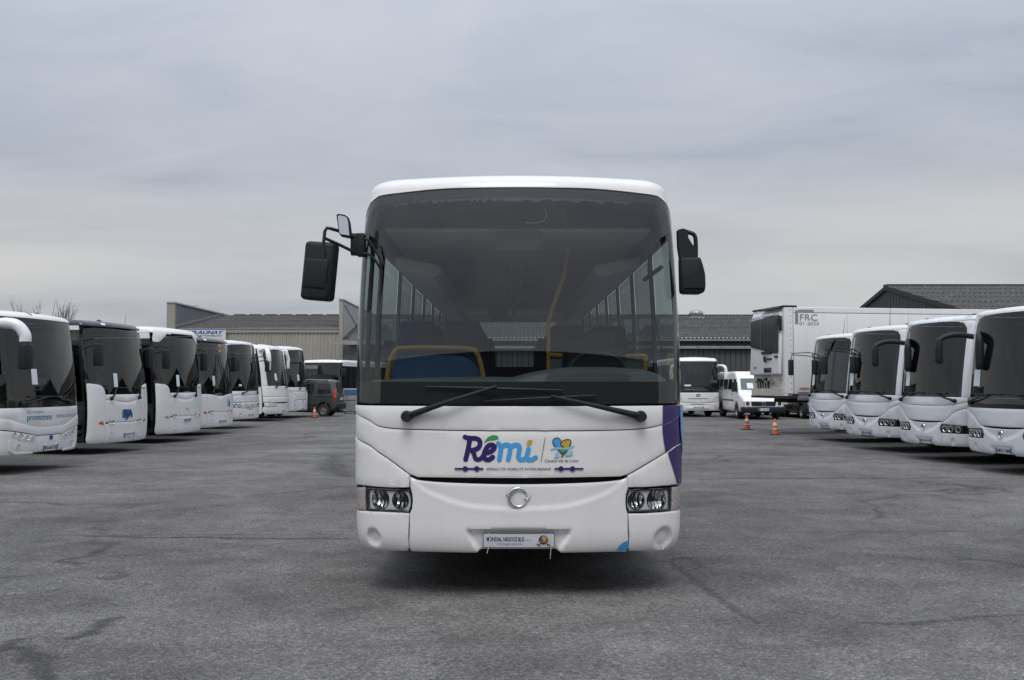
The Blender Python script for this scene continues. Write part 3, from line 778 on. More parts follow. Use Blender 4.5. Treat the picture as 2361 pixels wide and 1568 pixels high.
    blot('crest_lobe', [(1800, 340), (1765, 310), (1775, 265), (1830, 232), (1890, 228), (1915, 262), (1900, 310), (1860, 342)], 'ochre')
    stroke('crest_line', [(1690, 335), (1648, 285), (1646, 230), (1690, 198), (1740, 208), (1762, 245)], 15, 'ink')
    stroke('crest_line', [(1806, 338), (1764, 308), (1775, 260), (1830, 228), (1895, 226), (1916, 265), (1895, 325)], 15, 'ink')
    stroke('crest_wave', [(1615, 372), (1690, 352), (1790, 358), (1880, 352), (1955, 318)], 24, 'palesky')
    blot('crest_leaf', [(1722, 380), (1865, 386), (1788, 445)], 'leafgreen', False)
    stroke('crest_line', [(1722, 380), (1790, 445)], 16, 'ink', False); stroke('crest_line', [(1862, 388), (1770, 488)], 16, 'ink', False)
    blot('crest_wave', [(1645, 500), (1680, 470), (1675, 420), (1730, 408), (1745, 480), (1700, 498)], 'palesky', False)
    blot('crest_wave', [(1815, 475), (1850, 430), (1870, 400), (1952, 388), (1940, 460), (1880, 468)], 'palesky', False)
    def ltext(nm, body, x0, x1, y0, y1, mat, **k):
        a, b = ql(x0, y1), ql(x1, y0); lettering(nm, body, a[0], b[0], a[1], b[1], B.map(0.004), mat, R, **k)
    ltext('region_name', 'Centre-Val de Loire', 1520, 2030, 520, 568, 'ink', shear=0.18, space=0.92)
    ltext('network_name', 'RÉSEAU DE MOBILITÉ INTERURBAINE', 636, 1616, 640, 690, 'ink', shear=0.18)
    for x0, x1, ds in ((150, 586, (310, 486)), (1665, 2106, (1765, 1940))):
        stroke('logo_bar', [(x0, 667), (x1, 667)], 28, pu, False, False)
        for dx in ds: blot('logo_bead', [(dx + 41 * math.cos(t), 667 + 41 * math.sin(t)) for t in [2 * math.pi * k / 20 for k in range(20)]], pu, False)
    # windscreen with its black ceramic edge
    wz = zws + 0.004
    half = [(0.0, wz), (0.6, wz), (se + 0.05, wz + 0.01), (se + 0.05, 2.58), (se + 0.03, 2.82), (se - 0.03, 2.945), (se - 0.12, 3.03), (se - 0.24, 3.075), (0.75, 3.10), (0.0, 3.113)]
    out = half + [(-u, z) for u, z in half[::-1][1:-1]]
    ih = [(0.0, wz + 0.17), (0.6, wz + 0.17), (se + 0.02, wz + 0.17), (se + 0.02, 2.58), (se - 0.01, 2.78), (se - 0.07, 2.885), (se - 0.16, 2.965), (se - 0.28, 3.007), (0.75, 3.03), (0.0, 3.04)]
    inn = ih + [(-u, z) for u, z in ih[::-1][1:-1]]
    for sg in (-1, 1):
        cor = [(sg * u, z) for u, z in [(se + 0.052, 2.53), (se + 0.052, 2.59), (se + 0.032, 2.83), (se - 0.028, 2.957), (se - 0.118, 3.041), (se - 0.238, 3.086), (0.75, 3.111), (0.4, 3.12), (0.75, 3.13), (se, 3.13), (se + 0.42, 3.12), (se + 0.42, 2.82), (se + 0.16, 2.82), (se + 0.08, 2.53)]]
        B.panel('screen_corner', cor, 'white', 0.001, 0.02, 0, grid=0.05, el=False)
    sheet('windscreen', out, B.map(-0.003), 'windscreen_glass', R, (), 0.07, 0, 0)
    sheet('windscreen_edge', out, B.map(-0.010), 'dark', R, [inn], 0.07, 0.012, 0)
    # hanging remains of the peeled sun strip film
    film = [(-1.02, 3.065), (1.02, 3.065)]; random.seed(4); x = 1.02
    while x > -1.02:
        st = random.uniform(0.03, 0.12); film += [(x - st * 0.3, 3.02 - random.uniform(0.0, 0.030)), (x - st * 0.6, 3.03 - random.uniform(0.0, 0.03))]; x -= st
    sheet('sun_strip_film', film, B.map(-0.012), 'film', R, (), 0.06, 0, 0)
    # roof marker lamps
    for px in (932.5, 1460.5): B.beacon(at(px, 415, D + 1.0)[0] - MAINLOC[0], 0.95, 3.235, 'steel', 0.035)
    # wipers
    for piv, jt, b0, b1 in ((q6(402, 148), q5(960, 1415), q5(490, 1417), q5(1385, 1441)), (q6(2010, 148), q5(1310, 1478), q5(875, 1512), q5(1600, 1474))):
        P0, P1 = fr.P(*piv, 0.03), fr.P(*jt, 0.05); mid = fr.P((piv[0] * 0.55 + jt[0] * 0.45), piv[1] * 0.55 + jt[1] * 0.45, 0.075)
        a = MB().tube([P0, mid, P1], [0.027, 0.019, 0.011], 10).build('wiper', 'black_plastic', R)
        MB().tube([fr.P(*b0, 0.012), fr.P((b0[0] + b1[0]) / 2, (b0[1] + b1[1]) / 2, 0.03), fr.P(*b1, 0.012)], [0.007, 0.012, 0.007], 6).build('wiper_blade', 'black_plastic', a)
        MB().lathe([(0.030, -0.075), (0.040, -0.05), (0.044, 0.0), (0.044, 0.04)], 16, 'y', fr.P(*piv, 0.03)).build('wiper_pivot', 'black_plastic', a)
pm('film', (0.016, 0.017, 0.022), 0.6)
main_front()
mb_.body(zb=0.36, belt=1.44, wtop=2.82, capmat='white', roofmat='roof_white', glassm='side_glass', glass2='side_glass_mid', interior=False, door=True, seats=0)

def main_inside():
    R = mb_.root; fr = mfr
    def lo(px, py, dep):
        a = at(px, py, D + dep); return (a[0] - MAINLOC[0], dep, a[2])
    l5 = lambda x, y, dep: lo(806.9 + x * 0.35293, 391.9 + y * 0.35293, dep)
    # dashboard: a moulded top whose height follows the photograph
    hz = ip([(l5(x, y, 0.55)[0], l5(x, y, 0.55)[2]) for x, y in [(60, 1400), (110, 1385), (160, 1372), (500, 1358), (800, 1352), (980, 1352), (1060, 1356), (1150, 1330), (1300, 1302), (1450, 1288), (1700, 1290), (1900, 1302), (2000, 1330), (2070, 1368), (2120, 1400)]])
    m = MB(); nx = 60
    for i in range(nx + 1):
        x = -1.16 + 2.32 * i / nx; h = hz(x); yb = 0.17 * (x / 1.07) ** 2
        for y, z in ((yb + 0.09, 1.40), (yb + 0.13, 1.545), (yb + 0.19, 1.565), (yb + 0.21, h - 0.045), (yb + 0.26, h - 0.012), (yb + 0.36, h), (0.80, h - 0.01), (0.86, h - 0.04), (0.88, 0.95)):
            m.v.append((x, y, z))
    for i in range(nx):
        for k in range(8): a = i * 9 + k; m.f.append((a, a + 9, a + 10, a + 1))
    m.build('dashboard', 'dash', R, 45)
    for x in (350, 520, 695, 870, 990, 1085, 1340, 1640, 1940):
        p = l5(x, 1397, 0.32); MB().lathe([(0.014, -0.02), (0.012, 0.0)], 10, 'y', (p[0], 0.185 + 0.17 * (p[0] / 1.07) ** 2, 1.60)).build('dash_stud', 'black_plastic', R)
    # steering wheel and its column
    c = l5(1620, 1320, 0.98); rr = 0.235
    MB().tube([(c[0] + rr * math.cos(t), 0.98 + 0.17 * math.sin(t), c[2] + 0.02 + 0.15 * math.sin(t)) for t in [2 * math.pi * k / 32 for k in range(33)]], 0.018, 8).build('steering_wheel', 'black_plastic', R)
    MB().tube([(c[0], 0.98, c[2]), (c[0], 0.80, c[2] - 0.3)], 0.06, 10).build('steering_column', 'black_plastic', R)
    # yellow guard rail with its blue panel, in front of the first seats
    rl = spline([l5(x, y, 1.55) for x, y in [(240, 1400), (250, 1310), (268, 1235), (300, 1180), (350, 1164), (560, 1160), (780, 1168), (826, 1192), (852, 1260), (870, 1345)]], 5)
    MB().tube([(rl[0][0], 1.55, 0.95)] + rl + [(rl[-1][0] + 0.01, 1.55, 0.95)], 0.021, 8).build('guard_rail', 'rail_yellow', R)
    pn = [l5(x, y, 1.57) for x, y in [(275, 1380), (285, 1260), (330, 1222), (420, 1212), (600, 1208), (740, 1218), (800, 1250), (845, 1310), (858, 1380)]]
    MB().prism([(p[0], p[2]) for p in pn] + [(pn[-1][0], 0.95), (pn[0][0], 0.95)], 1.57, 1.60, 'y').build('guard_panel', 'panel_blue', R, 30)
    # yellow poles
    MB().tube(spline([l5(x, y, 1.7) for x, y in [(1297, 1320), (1297, 1100), (1300, 985), (1340, 850), (1395, 690), (1420, 490), (1398, 330), (1390, 250)]], 5), 0.018, 8).build('grab_pole', 'rail_yellow', R)
    for a, b in (((1290, 1207), (1388, 1212)), ((1770, 1216), (1936, 1216))):
        MB().tube([l5(*a, 1.7), l5(*b, 1.7)], 0.022, 8).build('cab_rail', 'rail_yellow', R)
    MB().tube([l5(1932, 1216, 1.7), l5(1925, 1330, 1.7)], 0.022, 8).build('cab_rail', 'rail_yellow', R)
    for x0, x1 in ((1310, 1385), (1770, 1920)):
        a, b = l5(x0, 1235, 1.72), l5(x1, 1330, 1.72); MB().box(a[0], b[0], 1.71, 1.73, b[2] - 0.3, a[2]).build('cab_panel', 'pane_grey', R)
    # driver's seat
    dsx = l5(1620, 1200, 1.5)[0]; ds = MB()
    ds.box(dsx - 0.25, dsx + 0.25, 1.15, 1.65, 1.10, 1.24, 0.05).box(dsx - 0.26, dsx + 0.26, 1.58, 1.72, 1.20, 1.92, 0.06).box(dsx - 0.16, dsx + 0.16, 1.62, 1.72, 1.90, 2.06, 0.05).box(dsx - 0.2, dsx + 0.2, 1.2, 1.6, 0.9, 1.12)
    ds.build('driver_seat', 'seat_dark', R)
    # passenger seats
    me = seat_mesh('seat'); me.materials.append(M['seat_blue']); me.shade_smooth()
    for r in range(11):
        for x in (-0.99, -0.54, 0.54, 0.99):
            if r == 0 and x > 0: continue
            o = bpy.data.objects.new('seat', me); C.objects.link(o); o.parent = R; o.location = (x, 1.95 + r * 0.86, 1.06 + (0.0 if r < 8 else 0.12))
    # luggage racks, lamp channel, driver's overhead box and mirrors
    for sg in (-1, 1):
        MB().prism([(sg * 1.16, 2.70), (sg * 0.80, 2.61), (sg * 0.74, 2.64), (sg * 0.74, 2.72), (sg * 1.16, 2.80)], 2.1, 11.3, 'y').build('luggage_rack', 'rack', R, 30)
        MB().prism([(sg * 0.75, 2.635), (sg * 0.73, 2.635), (sg * 0.73, 2.67), (sg * 0.75, 2.67)], 2.09, 11.31, 'y').build('rack_edge', 'light_strip', R, 30)
        MB().box(sg * 1.175, sg * 1.21, 0.7, 11.9, 0.95, 1.46).build('wall_trim', 'trim', R)
    for x in (-0.07, 0.055): MB().box(x, x + 0.015, 3.2, 11.4, 2.82, 2.855).build('lamp_channel', 'light_strip', R)
    MB().box(-0.05, 0.05, 3.3, 11.3, 2.835, 2.857).build('ceiling_lamp', 'trim', R)
    a, b = l5(1010, 250, 0.75), l5(1240, 300, 0.75); MB().box(a[0], b[0], 0.70, 0.80, b[2], a[2], 0.01).build('display_box', 'black_plastic', R)
    p = l5(965, 925, 2.2); MB().lathe([(0.01, -0.02), (0.10, -0.01), (0.10, 0.02), (0.01, 0.03)], 20, 'y', (p[0], 2.2, p[2])).build('saloon_mirror', 'black_plastic', R)
    p = l5(1110, 885, 2.4); MB().box(p[0] - 0.16, p[0] + 0.16, 2.38, 2.46, p[2] - 0.03, p[2] + 0.03, 0.01).build('clock_panel', 'black_plastic', R)
    a, b = l5(950, 530, 1.0), l5(1260, 400, 1.0); MB().box(a[0], b[0], 1.0, 1.12, a[2], b[2], 0.015).build('blind_box', 'pane_grey', R)
    # folded parcel-shelf and tail panel below the rear window
    MB().box(-1.1, 1.1, 11.2, 11.95, 0.95, 1.9).build('rear_shelf', 'seat_dark', R)
    # driver's side window bars
    for x, y0, y1 in ((1955, 610, 680),):
        a, b = l5(x, y0, 1.0), l5(x, y1, 1.0); MB().lathe([(0.012, b[2]), (0.016, b[2] + 0.02), (0.016, a[2])], 10, 'z', (a[0], 1.0, 0)).build('microphone', 'black_plastic', R)
    MB().tube(spline([l5(x, y, 1.0) for x, y in [(1958, 680), (1965, 760), (1985, 900), (2000, 1000), (2020, 1120), (2040, 1170)]], 4), 0.008, 6).build('coiled_lead', 'black_plastic', R)
    MB().tube(spline([l5(x, y, 1.0) for x, y in [(1975, 690), (1985, 850), (1990, 1000), (1992, 1180)]], 4), 0.008, 6).build('coiled_lead', 'black_plastic', R)
    MB().tube([l5(1925, 715, 0.95), l5(2035, 635, 0.70)], 0.02, 6).build('window_bar', 'black_plastic', R)
    MB().tube(spline([l5(x, y, 0.6) for x, y in [(1270, 250), (1285, 290), (1265, 330), (1210, 346), (1145, 343)]], 5), 0.004, 5).build('loose_wire', 'paper_white', R)
    # ticket machine and consoles on the viewer's left
    MB().box(-0.22, 0.1, 1.0, 1.5, 0.95, 1.5, 0.03).build('console', 'black_plastic', R)
main_inside()

def mirror_head(name, c, wd, ht, dp, tilt, parent, face=False):
    "moulded mirror housing with a stepped back"
    m = MB(); v0 = 0
    m.box(-wd / 2, wd / 2, -dp / 2, dp / 2, -ht / 2, ht / 2, min(wd, dp, ht) * 0.24)
    m.box(-wd * 0.40, wd * 0.40, -dp / 2 - 0.022, -dp * 0.2, -ht * 0.30, ht * 0.20, 0.012)
    m.box(-wd * 0.44, wd * 0.44, -dp / 2 - 0.010, -dp * 0.2, -ht * 0.46, -ht * 0.20, 0.009)
    me = m.mesh(name); o = link(name, me, 'black_plastic', parent, 40); o.location = c; o.rotation_euler = tilt
    return o
def main_mirrors():
    R = mb_.root
    def lo(px, py, dep): a = at(px, py, D + dep); return (a[0] - MAINLOC[0], dep, a[2])
    z7 = lambda x, y, dep: lo((1180 + x / 2.6136) / 1.735, (680 + y / 2.6136) / 1.735, dep)
    dp = 0.30
    ml = mirror_head('mirror', z7(262, 1062, dp), 0.245, 0.455, 0.14, (0, math.radians(5.5), math.radians(-14)), R)
    # frame of tubes and the hinge at the pillar
    MB().tube([z7(296, 935, dp - 0.09), z7(300, 760, dp - 0.08), z7(312, 640, dp - 0.06), z7(335, 606, dp - 0.05), z7(380, 615, dp - 0.05), z7(450, 635, dp), z7(600, 690, dp + 0.02), z7(640, 705, dp + 0.03)], 0.0135, 8).build('mirror_arm', 'black_plastic', R)
    MB().tube([z7(315, 715, dp - 0.07), z7(450, 775, dp - 0.03), z7(628, 862, dp + 0.03)], 0.0125, 8).build('mirror_arm', 'black_plastic', R)
    h = z7(625, 780, dp + 0.05); MB().lathe([(0.028, -0.085), (0.034, -0.07), (0.034, 0.07), (0.028, 0.085)], 14, 'z', h).build('mirror_hinge', 'black_plastic', R)
    h = z7(688, 785, dp + 0.07); MB().box(h[0] - 0.03, h[0] + 0.035, h[1] - 0.05, h[1] + 0.06, h[2] - 0.09, h[2] + 0.09, 0.012).build('mirror_bracket', 'black_plastic', R)
    # small wide-angle mirror, its glass turned to the camera
    w0 = [z7(x, y, dp - 0.02) for x, y in [(435, 472), (455, 460), (520, 470), (552, 490), (568, 540), (588, 690), (580, 710), (480, 690), (462, 665)]]
    wm = MB().prism([(p[0], p[2]) for p in w0], dp - 0.03, dp + 0.05, 'y').build('wide_angle_mirror', 'black_plastic', R, 30)
    g0 = [z7(x, y, dp - 0.034) for x, y in [(447, 482), (462, 474), (515, 483), (542, 500), (556, 545), (574, 690), (482, 676), (470, 655)]]
    sheet('mirror_glass', [(p[0], p[2]) for p in g0], lambda u, v, o: (u, dp - 0.062 + 0.22 * (v - g0[-1][2]) + 0.6 * (u - g0[0][0]) ** 2, v), 'mirror_face', wm, (), 0.03, 0, 0)
    # cable loop behind the windscreen pillar
    MB().tube(spline([z7(x, y, 0.25) for x, y in [(730, 720), (780, 745), (830, 830), (885, 930), (900, 1100), (885, 1500)]], 5), 0.010, 6).build('mirror_cable', 'black_plastic', R)
    MB().tube(spline([z7(x, y, 0.25) for x, y in [(720, 870), (780, 890), (850, 960), (895, 1040)]], 5), 0.010, 6).build('mirror_cable', 'black_plastic', R)
    # viewer's right: folded mirror
    z8 = lambda x, y, d: lo((2400 + x / 1.5676) / 1.735, (680 + y / 1.5676) / 1.735, d)
    d2 = 0.36
    m2 = MB().prism([(p[0], p[2]) for p in [z8(x, y, d2) for x, y in [(497, 555), (622, 552), (638, 600), (652, 655), (655, 735), (648, 768), (625, 780), (515, 778), (502, 765)]]], d2 - 0.07, d2 + 0.07, 'y')
    me = m2.mesh('mirror'); bm = bmesh.new(); bm.from_mesh(me); bmesh.ops.bevel(bm, geom=bm.edges[:], offset=0.016, segments=3, profile=0.5, affect='EDGES'); bm.to_mesh(me); bm.free()
    mo = link('mirror', me, 'black_plastic', R, 45)
    MB().prism([(p[0], p[2]) for p in [z8(x, y, d2) for x, y in [(505, 672), (640, 655), (645, 745), (515, 745)]]], d2 - 0.085, d2 - 0.05, 'y').build('mirror_ridge', 'black_plastic', mo, 30)
    MB().prism([(p[0], p[2]) for p in [z8(x, y, d2) for x, y in [(485, 380), (515, 372), (545, 385), (548, 430), (575, 475), (600, 480), (608, 555), (500, 560), (488, 480)]]], d2 - 0.05, d2 + 0.05, 'y').build('mirror_bracket', 'black_plastic', R, 30)
    MB().tube(spline([z8(x, y, d2) for x, y in [(520, 380), (560, 393), (588, 405), (600, 440), (602, 540)]], 5), 0.017, 8).build('mirror_arm', 'black_plastic', R)
main_mirrors()
# ------------------------------------------------------------------ rows of parked buses
def std(H, zr, w=1.265, lean=0.2, L=11.5, bow=0.15, rx=0.15, ry=0.15, low=0.30, a=0.16, b=0.25, z0=1.2):
    return mkfront(w, bow, rx, ry, [(low - 0.03, w - 0.06, 0.06), (low + 0.05, w - 0.02, 0.015), (0.55, w, 0.0), (z0, w, 0.0), ((z0 + zr) / 2, w - 0.006, lean * 0.42), (zr, w - 0.03, lean)], zr, H, a, b, L)
def place(px, Y, a, side):
    return ((px - CXP) * Y / F, Y), math.radians(90 - a) * (1 if side == 'L' else -1)
def ws(B, half, mat='windscreen_dark', edge=0.06, ebot=0.12, etop=0.06, edgemat='black_gloss', off=-0.003, k=None):
    "windscreen from the right half of its outline in elevation, bottom centre to top centre"
    out = half + [(-x, z) for x, z in half[::-1][(1 if half[-1][0] == 0 else 0):(-1 if half[0][0] == 0 else None)]]
    zc0, zc1 = min(z for x, z in half), max(z for x, z in half); w0 = max(x for x, z in half)
    def sh(p):
        x, z = p; t = (z - zc0) / (zc1 - zc0)
        return (x * (1 - edge / w0), zc0 + ebot + (z - zc0) * (1 - (ebot + etop) / (zc1 - zc0)))
    inn = [sh(p) for p in out]
    p = B.panel('windscreen', out, mat, off, 0, 0, grid=0.12)
    B.panel('windscreen_edge', out, edgemat, off - 0.007, 0.01, 0, grid=0.12, holes=[inn], parent=p)
    return p
def sym(h): return h + [(-x, z) for x, z in h[::-1][(1 if h[-1][0] == 0 else 0):(-1 if h[0][0] == 0 else None)]]
def fillet(pts, r, n=5):
    "round every corner of a polygon"
    o = []; N = len(pts)
    for i in range(N):
        a, b, c = Vector(pts[i - 1]), Vector(pts[i]), Vector(pts[(i + 1) % N]); rr = r[i] if isinstance(r, (list, tuple)) else r
        d1 = (a - b); d2 = (c - b); k = min(rr, d1.length * 0.45, d2.length * 0.45)
        if k <= 1e-4: o.append(tuple(b)); continue
        p, q = b + d1.normalized() * k, b + d2.normalized() * k
        for j in range(n + 1):
            t = j / n; o.append(tuple((1 - t) ** 2 * p + 2 * t * (1 - t) * b + t * t * q))
    return o
def rabbit_mirror(B, root_xz, tip, mat, headmat='black_plastic', drop=0.5, r=0.06, head=(0.2, 0.42, 0.12), fwd=0.45):
    "curved arm from a roof corner, forward and down to a mirror head"
    fr = B.fr; p0 = Vector(fr.P(fr.sx(*root_xz), root_xz[1], 0.0)); sg = 1 if root_xz[0] > 0 else -1
    p3 = Vector(tip)
    pts = spline([tuple(p0), tuple(p0 + Vector((sg * 0.06, -fwd * 0.55, 0.05))), tuple(Vector((p3.x, p3.y, p3.z + drop * 0.55)) + Vector((-sg * 0.05, 0.05, 0.08))), tuple(p3 + Vector((0, 0, drop * 0.25))), tuple(p3)], 6)
    a = MB().tube(pts, [r * (0.8 + 0.5 * min(1, i / 12)) for i in range(len(pts))], 10).build('mirror_arm', mat, B.root)
    h = MB().box(p3.x - head[0] / 2, p3.x + head[0] / 2, p3.y - head[2] / 2, p3.y + head[2] / 2, p3.z - head[1], p3.z + 0.02, 0.035).build('mirror', headmat, B.root)
    return a
def tube_mirror(B, x, z, out, fwd, drop, sg, head=(0.20, 0.40, 0.12), both=True):
    fr = B.fr; p0 = Vector(fr.P(fr.sx(x * sg, z), z, 0.0)); tip = p0 + Vector((sg * out, -fwd, -0.03))
    for dzv in (0.0, -0.16):
        MB().tube([p0 + Vector((0, 0, dzv)), p0 + Vector((sg * out * 0.35, -fwd * 0.6, dzv + 0.05)), tip + Vector((0, 0, 0.02 + dzv * 0.55)), tip + Vector((0, 0, -drop * 0.4))], 0.016, 6).build('mirror_arm', 'black_plastic', B.root)
    MB().box(tip.x - head[0] / 2, tip.x + head[0] / 2, tip.y - head[2] / 2, tip.y + head[2] / 2, tip.z - drop * 0.35 - head[1], tip.z - drop * 0.35, 0.03).build('mirror', 'black_plastic', B.root)

GR = 'white coaches parked along the right side of the yard'
GL = 'white buses parked along the left side of the yard'
# ---- right row: sisters of the middle coach, three lamps to a side
def right_coach(px, Y, label, plate, mirror, band=False, roofm='roof_white', paperx=(-0.86, -0.64), extra=None, alpha=12):
    fr = std(3.0, 2.86, 1.265, 0.20, 11.5, 0.15, 0.17, 0.17, 0.34, 0.15, 0.28)
    loc, rz = place(px, Y, alpha, 'R')
    B = Bus('coach', label, 'bus', loc, rz, fr, 'white_cool', GR); R = B.root; se = fr.se; wt = 1.262
    B.shell([(-se, 0.40), (se, 0.40), (se, 1.33), (-se, 1.33)], -0.05, False)
    zw = 1.33
    diag = spline([(wt, 1.14), (1.05, 1.09), (0.88, 1.02), (0.72, 0.90), (0.62, 0.845)], 4)
    cz = [(wt, 1.27), (1.1, 1.22), (0.8, 1.175), (0.4, 1.155), (0.0, 1.15)]
    crl = spline(cz, 4); tb = zw - 0.004 if not band else 1.16
    if band:
        B.panel('black_band', [(-wt, 1.165), (wt, 1.165), (wt, zw - 0.004), (-wt, zw - 0.004)], 'black_gloss', 0.004, 0.02, 0.008)
        MB().tube([fr.P(fr.sx(x / 10, 1.335), 1.335, 0.006) for x in range(-11, 12)], 0.006, 5).build('trim_line', 'steel', R)
        B.panel('front_flap', [(-wt, 1.155), (-wt, 1.14)][::-1] and [(x, z) for x, z in diag] + [(0.3, 0.835), (0, 0.832), (-0.3, 0.835)] + [(-x, z) for x, z in diag[::-1]] + [(-wt, 1.155), (wt, 1.155)], 'white_cool', 0.0, 0.02, 0.01)
    else:
        B.panel('wiper_panel', crl + [(-x, z) for x, z in crl[::-1][1:]] + [(-wt, zw - 0.004), (wt, zw - 0.004)], 'white_cool', 0.003, 0.02, 0.01)
        B.panel('front_flap', [(x, z - 0.008) for x, z in crl] + [(-x, z - 0.008) for x, z in crl[::-1][1:]] + [(-x, z) for x, z in diag] + [(-0.3, 0.835), (0, 0.832), (0.3, 0.835)] + diag[::-1], 'white_cool', 0.0, 0.02, 0.01)
    arc = lambda x: 0.60 + 0.25 * (abs(x) / 0.62) ** 2
    rec = [(-0.34, 0.50), (0.30, 0.50), (0.30, 0.30), (-0.26, 0.30)]
    ru = [(fr.sx(*p), p[1]) for p in rec]
    def disp(u, z):
        d = -0.02 * sstep(0, 0.03, z - arc(u)) * (1 - 0.6 * sstep(0, 0.25, z - arc(u)))
        if inside((u, z), ru): d -= 0.03 * sstep(0, 0.03, edist((u, z), ru))
        return d
    bt = [(0.60, 0.845), (0.5, 0.815), (0.3, 0.80), (0.0, 0.795)]
    B.panel('bumper', sym([(0.0, 0.335), (0.54, 0.34), (0.54, 0.60), (0.50, 0.68), (0.55, 0.775)] + bt), 'white_cool', 0.003, 0.03, 0.008, disp, grid=0.035)
    for sg in (-1, 1):
        q = lambda pts: [(sg * x, z) for x, z in pts]
        B.panel('wing_panel', q([(x, z - 0.012) for x, z in diag] + [(0.562, 0.785), (1.10, 0.765), (wt, 0.765)]), 'white_cool', 0.002, 0.02, 0.008)
        c = (fr.sx(sg * 0.83, 0.44), 0.44)
        B.panel('bumper_corner', q([(0.548, 0.60), (wt, 0.60), (wt, 0.42), (1.22, 0.35), (0.548, 0.34)]), 'white_cool', 0.0, 0.03, 0.008, lambda u, z: -0.03 * (1 - sstep(0.7, 1.05, math.hypot(u - c[0], z - c[1]) / 0.065)), grid=0.035)
        bx = B.panel('headlight', fillet(q([(0.515, 0.60), (1.10, 0.608), (1.10, 0.758), (0.56, 0.772), (0.51, 0.69)]), 0.02, 3), 'black_gloss', -0.004, 0.02, 0.004)
        for lx, m_ in ((0.66, 'reflector'), (0.80, 'reflector'), (0.985, 'clear_lens')):
            B.lamp(sg * lx, 0.685, 0.056, m_, 0.03, 0.006, bx, 'lamp_reflector', 'lamp_body', False)
        B.wiper((sg * 0.92 if sg > 0 else -0.98, 1.25), (sg * 0.35, 1.40), (sg * 0.35 - 0.55, 1.41), (sg * 0.35 + 0.35, 1.395))
    pts = [(0.0, zw), (0.7, zw), (1.05, zw), (1.05, 2.55), (1.03, 2.70), (0.95, 2.79), (0.80, 2.83), (0.4, 2.85), (0.0, 2.855)]
    ws(B, pts, edge=0.05, ebot=0.07, etop=0.04)
    for sg in (-1, 1):
        q = lambda p: [(sg * x, z) for x, z in p]
        B.panel('screen_pillar', q([(1.055, zw), (wt, zw), (wt * 0.97, 2.85), (0.3, 2.866), (0.4, 2.855), (0.80, 2.838), (0.955, 2.797), (1.037, 2.70), (1.056, 2.55)]), 'white_cool', 0.0, 0.02, 0.006)
    B.body(zb=0.36, belt=1.33, wtop=2.62, capmat=roofm, roofmat=roofm, cap=0.5, sidetop='black_paint', axles=(2.6, 8.2), door=True)
    c = fr.P(0, 0.70, 0.01); P3 = lambda dx, dz: (c[0] + dx, c[1], c[2] + dz); r = 0.062
    B_em = MB(); th = [math.radians(a) for a in range(15, 330, 15)]
    B_em.tube([P3(r * 0.85 * math.cos(t), r * math.sin(t)) for t in th], [0.005 + 0.012 * math.sin(math.pi * i / (len(th) - 1)) for i in range(len(th))], 8).build('emblem', 'chrome', R)
    B.plate(-0.20, 0.22, 0.365, 0.465, plate, -0.015)
    B.paper(paperx[0], paperx[1], 1.55, 1.85)
    for x in (-0.75, 0.85): B.beacon(x, 0.62, 2.95)
    p0 = Vector(fr.P(-se - 0.02, 2.47, 0.0))
    if mirror == 't':
        for dzv in (0.0, -0.10):
            MB().tube([p0 + Vector((0, 0, dzv)), (p0.x - 0.10, p0.y - 0.25, p0.z + 0.03 + dzv), (p0.x - 0.12, p0.y - 0.72, p0.z + 0.0 + dzv * 0.4), (p0.x - 0.12, p0.y - 0.76, p0.z - 0.25)], 0.013, 6).build('mirror_arm', 'black_plastic', R)
            MB().tube([p0 + Vector((0, 0, dzv)), (p0.x + 0.40, p0.y - 0.36, p0.z - 0.04 + dzv), (p0.x + 0.66, p0.y - 0.40, p0.z - 0.14 + dzv * 0.4), (p0.x + 0.66, p0.y - 0.40, p0.z - 0.25)], 0.013, 6).build('mirror_arm', 'black_plastic', R)
        for dx, dy, dz_, h in ((-0.12, -0.76, -0.18, 0.46), (0.62, -0.40, -0.20, 0.42)):
            MB().box(p0.x + dx - 0.10, p0.x + dx + 0.10, p0.y + dy - 0.05, p0.y + dy + 0.05, p0.z + dz_ - h, p0.z + dz_, 0.03).build('mirror', 'black_plastic', R)
    else:
        for dx, dy, h, rr_ in ((-0.13, -0.74, 0.50, (0.05, 0.055, 0.075)), (0.62, -0.42, 0.62, (0.05, 0.055, 0.075))):
            pth = spline([tuple(p0), (p0.x + dx * 0.55, p0.y + dy * 0.55, p0.z + 0.05), (p0.x + dx * 0.93, p0.y + dy * 0.93, p0.z - 0.02), (p0.x + dx, p0.y + dy, p0.z - 0.16), (p0.x + dx, p0.y + dy, p0.z - h)], 6)
            n_ = len(pth); MB().tube(pth, [rr_[0] + (rr_[1] - rr_[0]) * min(1, i / 12) + (rr_[2] - rr_[1]) * sstep(12, 20, i) for i in range(n_ - 1)] + [rr_[2] * 0.6], 10).build('mirror', 'black_plastic', R)
    p1 = Vector(fr.P(se + 0.12, 2.45, 0.0))
    p1.y += 0.35
    MB().tube([p1, p1 + Vector((0.16, -0.10, 0.03)), p1 + Vector((0.22, -0.12, -0.2))], 0.025, 6).build('mirror_arm', 'black_plastic', R)
    MB().box(p1.x + 0.10, p1.x + 0.34, p1.y - 0.20, p1.y - 0.05, p1.z - 0.62, p1.z - 0.12, 0.03).build('mirror', 'black_plastic', R)
    if extra: extra(B)
    return B
